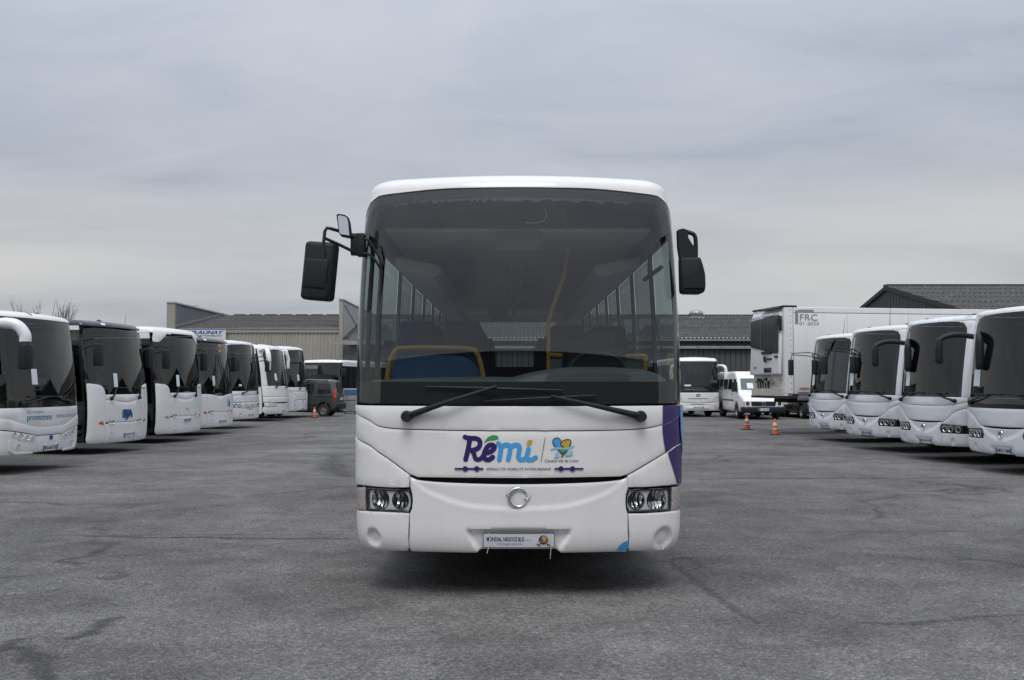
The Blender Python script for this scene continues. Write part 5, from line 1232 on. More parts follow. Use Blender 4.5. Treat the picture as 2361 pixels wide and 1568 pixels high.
# ------------------------------------------------------------------ setting materials
def mat_nodes(name):
    m = bpy.data.materials.new(name); m.use_nodes = True; M[name] = m; t = NT(m.node_tree); return m, t, t.n['Principled BSDF']
def asphalt():
    m, t, b = mat_nodes('asphalt')
    v = t.add('ShaderNodeTexCoord').outputs['Object']
    big = t.noise(v, 0.16, 5, 0.6, 0.6); mid = t.noise(v, 0.9, 6, 0.62, 0.8)
    st = t.add('ShaderNodeMapping', None, Vector=v, Rotation=(0, 0, 0.06), Scale=(0.12, 0.75, 1)).outputs[0]
    band = t.noise(st, 0.8, 5, 0.6, 0.4)
    tone = t.math('ADD', t.math('ADD', t.math('MULTIPLY', big, 0.42), t.math('MULTIPLY', mid, 0.36)), t.math('MULTIPLY', band, 0.22))
    col = t.ramp(tone, [(0.37, (0.078, 0.075, 0.068)), (0.46, (0.120, 0.116, 0.107)), (0.54, (0.160, 0.155, 0.144)), (0.63, (0.215, 0.209, 0.196))])
    # worn smooth, paler patches
    worn = t.ramp(t.noise(v, 0.55, 4, 0.55, 1.2), [(0.60, 0.0), (0.68, 1.0)])
    col = t.mix(t.math('MULTIPLY', worn, 0.35), col, (0.225, 0.22, 0.207))
    # aggregate
    vor = t.add('ShaderNodeTexVoronoi', {'feature': 'F1'}, Vector=v, Scale=85.0)
    stone = t.add('ShaderNodeSeparateColor', None, Color=vor.outputs['Color']).outputs[0]
    agg = t.ramp(stone, [(0.0, 0.55), (0.40, 0.86), (0.85, 1.14), (1.0, 1.75)])
    fine = t.ramp(t.noise(v, 210, 2, 0.6), [(0.3, 0.78), (0.7, 1.22)])
    mids = t.math('MULTIPLY', t.ramp(t.noise(v, 24, 3, 0.65), [(0.3, 0.68), (0.7, 1.32)]), t.ramp(t.noise(v, 3.2, 5, 0.65, 0.6), [(0.34, 0.86), (0.66, 1.14)]))
    k = t.math('MULTIPLY', t.math('MULTIPLY', agg, fine), mids)
    col = t.mix(1.0, col, t.add('ShaderNodeCombineXYZ', None, X=k, Y=k, Z=k).outputs[0], 'MULTIPLY')
    # oil spots
    oil = t.ramp(t.noise(v, 1.7, 3, 0.5, 0.3), [(0.70, 0.0), (0.78, 1.0)])
    col = t.mix(t.math('MULTIPLY', oil, 0.6), col, (0.045, 0.045, 0.045))
    # laying joints across the yard and hairline cracks
    sp = t.add('ShaderNodeSeparateXYZ', None, Vector=v)
    wob = t.math('MULTIPLY', t.math('SUBTRACT', t.noise(v, 0.9, 5, 0.6), 0.5), 0.30)
    yy = t.math('ADD', t.math('ADD', sp.outputs[1], t.math('MULTIPLY', sp.outputs[0], -0.035)), wob)
    jl = None
    for y in (11.2, 17.4, 24.0, 31.0):
        d = t.math('ABSOLUTE', t.math('SUBTRACT', yy, y)); g = t.ramp(d, [(0.0, 1.0), (0.016, 0.85), (0.045, 0.0)])
        jl = g if jl is None else t.math('MAXIMUM', jl, g)
    jn = t.ramp(t.noise(v, 0.6, 3), [(0.42, 0.15), (0.62, 0.8)])
    wv = t.add('ShaderNodeVectorMath', {'operation': 'ADD'}, i0=v, i1=t.add('ShaderNodeVectorMath', {'operation': 'SCALE'}, i0=t.add('ShaderNodeTexNoise', None, Vector=v, Scale=1.2, Detail=5).outputs['Color'], Scale=0.9).outputs[0]).outputs[0]
    ce = t.add('ShaderNodeTexVoronoi', {'feature': 'DISTANCE_TO_EDGE'}, Vector=wv, Scale=0.17).outputs['Distance']
    ck = t.math('MULTIPLY', t.ramp(ce, [(0.0, 1.0), (0.006, 0.5), (0.014, 0.0)]), t.ramp(t.noise(v, 0.25, 3), [(0.50, 0.0), (0.60, 0.8)]))
    col = t.mix(t.math('MAXIMUM', t.math('MULTIPLY', jl, jn), ck), col, (0.035, 0.034, 0.033))
    t.l.new(col, b.inputs['Base Color'])
    b.inputs['Roughness'].default_value = 0.88; b.inputs['Specular IOR Level'].default_value = 0.3
    h = t.math('ADD', t.math('MULTIPLY', vor.outputs['Distance'], -1.0), t.math('MULTIPLY', t.noise(v, 30, 3), 0.8))
    bp = t.add('ShaderNodeBump', None, Strength=0.55, Distance=0.012, Height=h); t.l.new(bp.outputs[0], b.inputs['Normal'])
asphalt()
def crack_mat(name, colr, th):
    m, t, b = mat_nodes(name)
    v = t.add('ShaderNodeTexCoord').outputs['Object']
    at_ = t.add('ShaderNodeAttribute', {'attribute_name': 'edge'}).outputs['Fac']
    n = t.noise(v, 9, 6, 0.7); f = t.noise(v, 70, 2, 0.6)
    k = t.math('ADD', t.math('ADD', at_, t.math('MULTIPLY', t.math('SUBTRACT', n, 0.5), 1.5)), t.math('MULTIPLY', t.math('SUBTRACT', f, 0.5), 0.8))
    al = t.ramp(t.math('MULTIPLY', k, 0.5), [(th * 0.5, 0.0), (th * 0.5 + 0.42, 0.85)])
    vor = t.add('ShaderNodeTexVoronoi', None, Vector=v, Scale=85.0)
    g = t.ramp(t.add('ShaderNodeSeparateColor', None, Color=vor.outputs['Color']).outputs[0], [(0.0, 0.6), (1.0, 1.5)])
    t.l.new(t.mix(1.0, colr, g, 'MULTIPLY'), b.inputs['Base Color'])
    b.inputs['Roughness'].default_value = 0.85; t.l.new(al, b.inputs['Alpha'])
    bp = t.add('ShaderNodeBump', None, Strength=0.5, Distance=0.01, Height=vor.outputs['Distance']); t.l.new(bp.outputs[0], b.inputs['Normal'])
crack_mat('crack', (0.055, 0.054, 0.051), 0.40); crack_mat('stain', (0.085, 0.084, 0.080), 0.50); crack_mat('sand_patch', (0.30, 0.27, 0.21), 0.35); crack_mat('worn_patch', (0.215, 0.211, 0.20), 0.40)
def clad(name, c0, c1, scale=(1, 1, 1), s=2.0, rough=0.8, moss=None, light=None):
    m, t, b = mat_nodes(name)
    v = t.add('ShaderNodeTexCoord').outputs['Object']; q = t.add('ShaderNodeMapping', None, Vector=v, Scale=scale).outputs[0]
    col = t.mix(t.ramp(t.noise(q, s, 8, 0.68, 0.3), [(0.32, 0.0), (0.68, 1.0)]), c0, c1)
    if moss: col = t.mix(t.ramp(t.noise(v, moss[1], 6, 0.7, 0.5), [(0.50, 0.0), (0.66, 1.0)]), col, moss[0])
    if light: col = t.mix(t.ramp(t.noise(v, light[1], 5, 0.7, 0.4), [(0.60, 0.0), (0.70, 0.9)]), col, light[0])
    t.l.new(col, b.inputs['Base Color']); b.inputs['Roughness'].default_value = rough
    return m
clad('roof_fibre', (0.040, 0.037, 0.034), (0.085, 0.080, 0.073), (1, 1, 1), 1.4, 0.9, ((0.055, 0.055, 0.038), 0.8), ((0.19, 0.185, 0.17), 2.6))
clad('roof_mossy', (0.030, 0.029, 0.027), (0.105, 0.102, 0.095), (1, 1, 1), 2.6, 0.9, ((0.060, 0.059, 0.044), 1.1), ((0.20, 0.197, 0.185), 2.3))
clad('roof_dark', (0.050, 0.049, 0.048), (0.095, 0.093, 0.090), (1, 1, 1), 1.6, 0.9, None, ((0.24, 0.24, 0.23), 2.8))
clad('wall_beige', (0.315, 0.300, 0.255), (0.375, 0.36, 0.305), (1, 1, 0.2), 1.2, 0.6)
clad('pier_beige', (0.285, 0.272, 0.225), (0.335, 0.32, 0.265), (1, 1, 0.3), 1.0, 0.8)
clad('parapet_grey', (0.135, 0.145, 0.165), (0.185, 0.195, 0.215), (3, 3, 0.4), 1.5, 0.7)
clad('parapet_pale', (0.36, 0.36, 0.34), (0.44, 0.44, 0.415), (2, 2, 0.3), 1.2, 0.8)
clad('plank_grey', (0.066, 0.068, 0.069), (0.090, 0.092, 0.093), (2, 2, 0.15), 2.5, 0.85)
clad('plank_dark', (0.044, 0.047, 0.050), (0.066, 0.069, 0.072), (2, 2, 0.2), 1.5, 0.75)
clad('fascia_pale', (0.24, 0.24, 0.235), (0.33, 0.33, 0.32), (1, 1, 1), 2.0, 0.8)
clad('fascia_dark', (0.022, 0.022, 0.023), (0.04, 0.04, 0.04), (1, 1, 1), 2.0, 0.8)
clad('flashing', (0.20, 0.205, 0.21), (0.28, 0.285, 0.29), (1, 1, 1), 2.0, 0.5)
clad('trailer_white', (0.72, 0.73, 0.72), (0.79, 0.80, 0.79), (0.5, 3, 0.15), 1.0, 0.35)
clad('trailer_dirty', (0.40, 0.37, 0.28), (0.60, 0.59, 0.54), (1, 1, 0.6), 2.5, 0.6)
clad('bark', (0.10, 0.095, 0.086), (0.17, 0.162, 0.15), (4, 4, 1), 4.0, 0.95)
pm('sign_white', (0.62, 0.63, 0.66), 0.5, var=0.02); pm('sign_blue', (0.05, 0.06, 0.33), 0.5); pm('sign_green', (0.14, 0.34, 0.12), 0.5)
pm('green_paint', (0.040, 0.054, 0.050), 0.32, coat=0.5, var=0.08, dirt=(0.35, (0.07, 0.07, 0.065), 2.5))
pm('cone_orange', (0.62, 0.095, 0.035), 0.55, var=0.12, vscale=9, dirt=(0.35, (0.15, 0.08, 0.05), 9)); pm('cone_white', (0.62, 0.62, 0.60), 0.5, dirt=(0.5, (0.25, 0.22, 0.2), 9))
pm('chain', (0.35, 0.27, 0.03), 0.5, var=0.5, vscale=25); pm('gull', (0.5, 0.5, 0.5), 0.8)
pm('grille_black', (0.012, 0.013, 0.016), 0.45, bump=0.3, bscale=150); pm('aluminium', (0.50, 0.51, 0.52), 0.38, metal=0.9, var=0.12, vscale=4)
pm('galvanised', (0.36, 0.37, 0.37), 0.45, metal=0.7, var=0.2, vscale=5)

# ------------------------------------------------------------------ ground
g = MB(); g.v = [(-500, -80, 0), (500, -80, 0), (500, 900, 0), (-500, 900, 0)]; g.f = [(0, 1, 2, 3)]
ground_o = tag(g.build('ground', 'asphalt', None, 0), kind='structure')
def strip(name, pts, wd, mat, z=0.004, sub=6):
    "ragged band lying on the asphalt, its middle marked by the attribute edge"
    P = spline([ground(*p)[:2] for p in pts], sub); v = []; f = []; e = []
    for i, p in enumerate(P):
        a, b = P[max(0, i - 1)], P[min(len(P) - 1, i + 1)]; dx, dy = b[0] - a[0], b[1] - a[1]; l = math.hypot(dx, dy) or 1
        h = wd * (0.35 + 0.65 * math.sin(math.pi * (i + 0.5) / len(P)))
        for k in (-1, -0.5, 0, 0.5, 1): v.append((p[0] - dy / l * h * k, p[1] + dx / l * h * k, z)); e.append(1 - abs(k))
    for i in range(len(P) - 1):
        for k in range(4): f.append((i * 5 + k, i * 5 + k + 1, i * 5 + k + 6, i * 5 + k + 5))
    me = bpy.data.meshes.new(name); me.from_pydata(v, [], f); me.update()
    at_ = me.attributes.new('edge', 'FLOAT', 'POINT')
    for i, q in enumerate(e): at_.data[i].value = q
    return link(name, me, mat, ground_o, 0)
def z7g(x, y): return ((x / 1.6864) / 1.735, (1900 + y / 1.6864) / 1.735)
def z8g(x, y): return ((2600 + x / 1.5782) / 1.735, (1800 + y / 1.5782) / 1.735)
strip('crack', [z7g(*p) for p in [(-60, 1230), (40, 1165), (110, 1115), (220, 1105)]], 0.05 * 2.1, 'crack')
strip('crack', [z7g(*p) for p in [(110, 1160), (200, 1200), (270, 1250), (300, 1330), (310, 1400)]], 0.09 * 2.1, 'crack')
strip('crack', [z7g(*p) for p in [(440, 1110), (560, 1085), (660, 1035), (720, 980), (850, 960)]], 0.07 * 2.1, 'crack')
strip('crack', [z7g(*p) for p in [(1080, 430), (1300, 420), (1600, 430), (2360, 432)]], 0.06 * 2.1, 'crack')
strip('crack', [z7g(*p) for p in [(560, 415), (800, 417), (1000, 424), (1300, 424)]], 0.05 * 2.1, 'crack')
strip('crack', [z7g(*p) for p in [(620, 660), (740, 655), (850, 670), (760, 705), (650, 700)]], 0.06 * 2.1, 'stain')
strip('crack', [z8g(*p) for p in [(0, 710), (130, 712), (240, 790), (340, 860), (470, 960), (580, 1040), (690, 1090)]], 0.12, 'stain')
strip('crack', [z8g(*p) for p in [(130, 710), (180, 680), (270, 690), (320, 730), (260, 760)]], 0.05 * 2.1, 'stain')
strip('crack', [z8g(*p) for p in [(300, 190), (600, 180), (1000, 180), (1500, 178)]], 0.12 * 2.1, 'stain')
strip('crack', [z8g(*p) for p in [(1300, 1090), (1700, 1100), (2000, 1060), (2360, 1040)]], 0.14, 'stain')
for pts, w_ in (([(640, 685), (720, 680), (800, 684)], 0.13), ([(930, 730), (1000, 722), (1080, 726)], 0.14), ([(40, 810), (110, 800), (180, 800)], 0.13), ([(230, 770), (320, 768), (400, 772)], 0.10), ([(760, 870), (900, 840), (1040, 830)], 0.16)):
    strip('worn_patch', [z7g(*p) for p in pts], w_ * 2.1, 'worn_patch')
for pts, w_ in (([(1640, 1070), (1760, 1090), (1880, 1105)], 0.2), ([(560, 1200), (800, 1215), (980, 1210)], 0.2)):
    strip('worn_patch', [z8g(*p) for p in pts], w_ * 2.1, 'worn_patch')
strip('stain', [(1010, 1345), (1130, 1350), (1260, 1352)], 0.12 * 2.1, 'stain'); strip('stain', [(1300, 1352), (1340, 1356), (1420, 1352)], 0.08 * 2.1, 'stain'); strip('stain', [(770, 1050), (765, 1080), (800, 1100)], 0.35 * 2.1, 'stain')
strip('sand_patch', [(452, 1019), (490, 1017), (530, 1018)], 0.30, 'sand_patch')

# ------------------------------------------------------------------ buildings
def corr_strip(m, x0, x1, pitch, amp, rows, n=6):
    "corrugated sheet: rows are (y,z,ny,nz) lines along x; the wave pushes along (ny,nz)"
    N = int((x1 - x0) / pitch * n); o = len(m.v)
    for y, z, ny, nz in rows:
        for i in range(N + 1):
            x = x0 + (x1 - x0) * i / N; a = amp * math.sin(2 * math.pi * (x - x0) / pitch); m.v.append((x, y + ny * a, z + nz * a))
    for r in range(len(rows) - 1):
        for i in range(N): a = o + r * (N + 1) + i; m.f.append((a, a + 1, a + N + 2, a + N + 1))
    return m
def roof_courses(parent, x0, x1, ye, ze, yr, zr_, mat, courses, pitch=0.20, amp=0.03, n=5):
    "overlapping corrugated courses from the eave to the ridge"
    l = math.hypot(yr - ye, zr_ - ze); ny, nz = -(zr_ - ze) / l, (yr - ye) / l
    for k in range(courses):
        a, b = k / courses, min(1.0, (k + 1) / courses + 0.015)
        lift = 0.045
        row = lambda t, up: (ye + (yr - ye) * t + ny * up, ze + (zr_ - ze) * t + nz * up, ny, nz)
        m = corr_strip(MB(), x0 + 0.02 * (k % 2), x1, pitch, amp, [row(a, lift - 0.03), row(a, lift), row((a + b) / 2, lift * 0.6), row(b, 0.01)], n)
        m.build('roof_course', mat, parent, 80)
def warehouse():
    YW = 66.0; YR = 77.0; X0, X1 = (387 - CXP) * YW / F, (783 - CXP) * YW / F
    zE = at(600, 757, YW)[2]; zR = at(600, 727.5, YR)[2]; zT = at(387, 700, YW)[2]
    T = thing('warehouse', 'beige ribbed metal warehouse behind the left row, between two raised end walls', 'building', ((X0 + X1) / 2, YW, 0))
    ox = (X0 + X1) / 2; q = lambda x: x - ox
    # ribbed wall
    pr = []; x = X0 + 0.8
    m = MB(); prof = []
    while x < X1 - 0.05:
        prof += [(x, 0.0), (x + 0.11, 0.0), (x + 0.14, -0.045), (x + 0.21, -0.045)]; x += 0.24
    for z in (0.0, zE - 0.28):
        for px_, py_ in prof: m.v.append((q(px_), py_, z))
    n = len(prof); m.f = [(i, i + 1, n + i + 1, n + i) for i in range(n - 1)]
    m.build('wall_cladding', 'wall_beige', T, 20)
    MB().box(q(X0) + 0.7, q(X1), -0.10, 0.05, zE - 0.28, zE - 0.02).build('eave_fascia', 'pier_beige', T)
    MB().box(q(X0) + 0.7, q(X1), -0.14, -0.02, zE - 0.05, zE + 0.02).build('gutter', 'flashing', T)
    roof_courses(T, q(X0) + 0.75, q(X1) + 0.05, -0.12, zE, YR - YW, zR, 'roof_fibre', 6)
    k = 0; x = q(X0) + 1.2
    while x < q(X1) - 0.2:      # ridge caps one by one
        MB().prism([(x, 0), (x + 0.10, 0.10), (x + 0.92, 0.10), (x + 1.02, 0)], YR - YW - 0.28, YR - YW + 0.28, 'y').build('ridge_cap', 'roof_fibre', T, 20).location = (0, 0, zR - 0.02)
        MB().box(x + 1.0, x + 1.16, YR - YW - 0.2, YR - YW + 0.2, zR - 0.02, zR + 0.03).build('ridge_joint', 'roof_fibre', T)
        x += 1.14
    # end walls standing above the roof
    MB().box(q(X0), q(X0) + 0.50, -0.35, -0.02, 0, zT).build('end_pier', 'pier_beige', T)
    MB().box(q(X0) + 0.05, q(X0) + 0.42, -0.02, YR - YW + 4, 0, zT - 0.02).build('end_wall', 'parapet_grey', T)
    MB().box(q(X0) - 0.03, q(X0) + 0.52, -0.40, YR - YW + 4, zT, zT + 0.09).build('coping', 'parapet_pale', T)
    MB().prism([(-0.05, zE + 0.05), (YR - YW, zR + 0.05), (YR - YW, zR + 0.22), (-0.05, zE + 0.22)], q(X0) + 0.42, q(X0) + 0.45, 'x').build('roof_flashing', 'flashing', T)
    zT2 = at(783, 693, YW)[2]
    MB().box(q(X1), q(X1) + 0.24, -0.30, -0.02, 0, zT2).build('end_pier', 'pier_beige', T)
    MB().box(q(X1) + 0.03, q(X1) + 0.22, -0.02, YR - YW + 4, 0, zT2 - 0.02).build('end_wall', 'parapet_pale', T)
    MB().box(q(X1) - 0.02, q(X1) + 0.27, -0.34, YR - YW + 4, zT2, zT2 + 0.08).build('coping', 'flashing', T)
    MB().tube([(q(X1) + 0.25, 0.3, zT2 - 0.25), (q(X1) + 0.25, 9, zE - 0.2)], 0.02, 5).build('downpipe', 'flashing', T)
    # floodlight on the fascia
    fl = at(930, 768, YW); MB().box(fl[0] - ox - 0.26, fl[0] - ox + 0.24, -0.45, -0.12, fl[2] - 0.12, fl[2] + 0.12, 0.04).build('floodlight', 'underside', T)
    # sign
    s0, s1 = at(424, 761, YW), at(522.5, 800, YW)
    S = thing('shop_sign', 'white sign with blue slanted lettering and green line on the beige warehouse', 'sign', ((s0[0] + s1[0]) / 2, YW - 0.16, s1[2]))
    wd = (s1[0] - s0[0]) / 2 + 0.8; hh = s0[2] - s1[2]
    cx_ = (s0[0] + s1[0]) / 2
    MB().box(-wd, s1[0] - cx_, -0.03, 0.03, 0, hh).build('sign_board', 'sign_white', S)
    zx = lambda x: at((660 + x / 7.87) / 1.735, 770, YW)[0] - cx_
    zz = lambda y: at(480, (1190 + y / 7.87) / 1.735, YW)[2] - s1[2]
    mp = lambda u, v, o: (u, -0.036, v)
    a_ = zx(1090); e_ = zx(1880); per = (e_ - a_) / 5
    lettering('sign_name', 'DELAUNAY', a_ - per * 2.75, e_, zz(1165), zz(1050), mp, 'sign_blue', S, shear=0.32, bold=0.035)
    MB().box(-wd + 0.3, zx(1810), -0.040, -0.031, zz(1203), zz(1190)).build('sign_line', 'sign_green', S)
    lettering('sign_tagline', 'MATERIAUX', zx(1300), zx(1800), zz(1250), zz(1212), mp, 'sign_green', S)
    # gull on the coping
    b0 = at((660 + 975 / 7.87) / 1.735, (1190 + 375 / 7.87) / 1.735, YW + 4.7)
    G = thing('gull', 'small grey bird perched on the left end wall of the beige warehouse', 'bird', (X0 + 0.25, YW + 4.7, zT + 0.09))
    MB().lathe([(0.012, -0.17), (0.035, -0.13), (0.06, -0.05), (0.065, 0.02), (0.05, 0.09), (0.02, 0.13)], 12, 'x', (0, 0, 0.14)).build('body', 'gull', G, 180)
    MB().lathe([(0.006, 0.0), (0.034, 0.02), (0.038, 0.05), (0.015, 0.08)], 10, 'z', (0.11, 0, 0.17)).tube([(0.14, 0, 0.215), (0.18, 0, 0.21)], [0.01, 0.003], 6).build('head', 'gull', G, 180)
    for y in (-0.025, 0.025): MB().tube([(0.0, y, 0.10), (0.01, y, 0.0)], 0.006, 5).build('leg', 'amber', G)
warehouse()
def barn():
    YE = 66.2; YR = 77.0; X0 = at(762, 785, 63.5)[0]; X1 = 22.0
    zE = at(1650, 779, YE)[2]; zR = at(1650, 727.5, YR)[2]
    T = thing('barn', 'long dark plank barn with mossy corrugated roof behind the middle coach', 'building', (5, YE, 0)); q = lambda x: x - 5
    zw = at(1650, 800, YE)[2]
    # planks one by one
    bw = 0.34; x = q(X0) + 1.6; k = 0; random.seed(11)
    pm_ = MB().box(0, bw - 0.03, -0.03, 0.03, 0, zw).mesh('plank'); pm_.materials.append(M['plank_grey'])
    while x < q(X1) - bw:
        o = bpy.data.objects.new('plank', pm_); C.objects.link(o); o.parent = T; o.location = (x, 0.35 + random.uniform(0, 0.025), -random.uniform(0, 0.03)); x += bw; k += 1
    MB().box(q(X0) + 1.6, q(X1), 0.42, 0.5, 0, zE).build('wall', 'dark', T)
    # soffit beam, pale fascia boards end to end, gutter
    MB().box(q(X0) + 0.4, q(X1), 0.10, 0.30, zw + 0.08, zE - 0.10).build('eave_beam', 'fascia_dark', T)
    x = q(X0) + 0.4
    while x < q(X1):
        MB().box(x, x + 1.48, 0.06, 0.14, zw - 0.10, zw + 0.07).build('fascia_board', 'fascia_pale', T)
        MB().box(x, x + 1.48, -0.10, 0.10, zE - 0.20, zE - 0.05).build('gutter', 'flashing', T); x += 1.5
    roof_courses(T, q(X0), q(X1), -0.12, zE - 0.03, YR - YE, zR, 'roof_mossy', 5, 0.26, 0.06, 6)
    MB().box(q(X0), q(X1), YR - YE - 0.25, YR - YE + 0.25, zR - 0.05, zR + 0.06).build('ridge', 'roof_mossy', T)
    # rolled steel vent on the roof
    p = at(1605, 735, YR - 1.2); V = thing('roof_vent', 'round ribbed metal ventilator on the barn roof', 'vent', (p[0], YR - 1.2, zR - 0.35))
    MB().box(-0.55, 0.55, -0.5, 0.5, -0.25, 0.18).build('vent_base', 'galvanised', V)
    MB().lathe([(0.30, 0.15), (0.42, 0.22), (0.50, 0.34), (0.50, 0.46), (0.40, 0.60), (0.20, 0.68), (0.02, 0.70)], 24, 'z').build('vent_dome', 'galvanised', V, 60)
    for k in range(16):
        a = 2 * math.pi * k / 16; MB().tube([(0.43 * math.cos(a), 0.43 * math.sin(a), 0.22), (0.52 * math.cos(a + 0.1), 0.52 * math.sin(a + 0.1), 0.40), (0.40 * math.cos(a + 0.2), 0.40 * math.sin(a + 0.2), 0.60)], 0.018, 5).build('vent_rib', 'galvanised', V)
    # dark lean-to front at the left end
    ax = at(790, 800, 64.0)[0]; bx = at(822, 800, 64.0)[0]
    MB().box(q(X0), q(X0) + 3.2, -2.4, -2.2, at(770, 790, 63.8)[2] - 0.12, at(770, 785, 63.8)[2]).build('porch_edge', 'flashing', T)
    MB().prism([(-2.3, at(800, 784, 63.9)[2]), (-2.3, at(800, 786, 63.9)[2] - 0.05), (0.0, zE + 0.25), (0.0, zE + 0.35)], q(ax) + 0.35, q(X0) + 6, 'x').build('porch_roof', 'roof_mossy', T)
    MB().box(q(ax), q(X0) + 6, -1.9, -1.82, 0, at(800, 788, 64)[2]).build('porch_wall', 'plank_grey', T)
barn()
def gable_hall():
    Xg = 20.0; Yr = F * Xg / (2050 - CXP); zr_ = at(2050, 660, Yr)[2]; Yf = F * Xg / (2245 - CXP); zf = at(2245, 719, Yf)[2]; Yb = 2 * Yr - Yf
    X1 = 58.0
    T = thing('gable_hall', 'dark boarded hall with grey corrugated gable roof above the right row of coaches', 'building', (Xg, Yr, 0)); w_ = Yr - Yf
    roof_courses(T, -0.12, X1 - Xg, -w_ - 0.3, zf - 0.06, 0.0, zr_, 'roof_dark', 6, 0.26, 0.05, 5)
    roof_courses(T, -0.12, X1 - Xg, w_ + 0.3, zf - 0.06, 0.0, zr_, 'roof_dark', 2, 0.6, 0.03, 4)
    MB().box(-0.16, X1 - Xg, -0.28, 0.28, zr_ - 0.02, zr_ + 0.09).build('ridge', 'roof_dark', T)
    bw = 0.42; y = -w_; bm_ = {}
    while y < w_ - 0.01:         # gable boards one by one, cut to the slope
        h0 = zr_ - 0.12 - abs(y) / w_ * (zr_ - zf); h1 = zr_ - 0.12 - abs(y + bw - 0.05) / w_ * (zr_ - zf)
        MB().prism([(y, 0), (y + bw - 0.05, 0), (y + bw - 0.05, h1), (y, h0)], -0.04, 0.0, 'x').build('board', 'plank_dark', T, 20); y += bw
    MB().prism([(-w_, 0), (w_, 0), (w_, zf - 0.15), (0, zr_ - 0.15), (-w_, zf - 0.15)], 0.0, 0.1, 'x').build('wall', 'dark', T, 20)
    MB().box(0, X1 - Xg, -w_, -w_ + 0.1, 0, zf - 0.1).build('front_wall', 'plank_dark', T); MB().box(0, X1 - Xg, w_ - 0.1, w_, 0, zf - 0.1).build('rear_wall', 'plank_dark', T)
    for sg in (-1, 1):
        MB().prism([(0, zr_ + 0.02), (sg * (w_ + 0.3), zf - 0.06), (sg * (w_ + 0.3), zf - 0.28), (0, zr_ - 0.2)], -0.16, -0.10, 'x').build('barge_board', 'fascia_dark', T, 20)
gable_hall()
def workshop():
    "the hall the photographer stands in front of: the coach's windscreen mirrors it"
    Y = -26.0; H = 9.0
    T = thing('workshop_hall', 'dark hall behind the camera, mirrored low in the windscreen of the middle coach', 'building', (2, Y, 0))
    m = corr_strip(MB(), -38, 38, 0.5, 0.04, [(0, 0, -1, 0), (0, H - 0.6, -1, 0)], 4); m.build('wall_cladding', 'plank_dark', T, 60)
    MB().box(-38.2, 38.2, -0.1, 0.25, H - 0.62, H - 0.3).build('eave_fascia', 'fascia_dark', T)
    roof_courses(T, -38.3, 38.3, 0.35, H - 0.4, -9.0, H + 1.2, 'roof_dark', 4, 0.5, 0.04, 4)
    for x in (-20, -6, 8, 22):
        d = MB().box(x, x + 4.4, 0.06, 0.12, 0, 4.6).build('sliding_door', 'plank_grey', T); MB().box(x + 4.0, x + 4.1, 0.12, 0.18, 1.0, 1.4).build('handle', 'steel', d)
    MB().box(-38.1, 38.1, -14.0, -0.2, 0, H - 0.7).build('hall_body', 'plank_dark', T)
workshop()

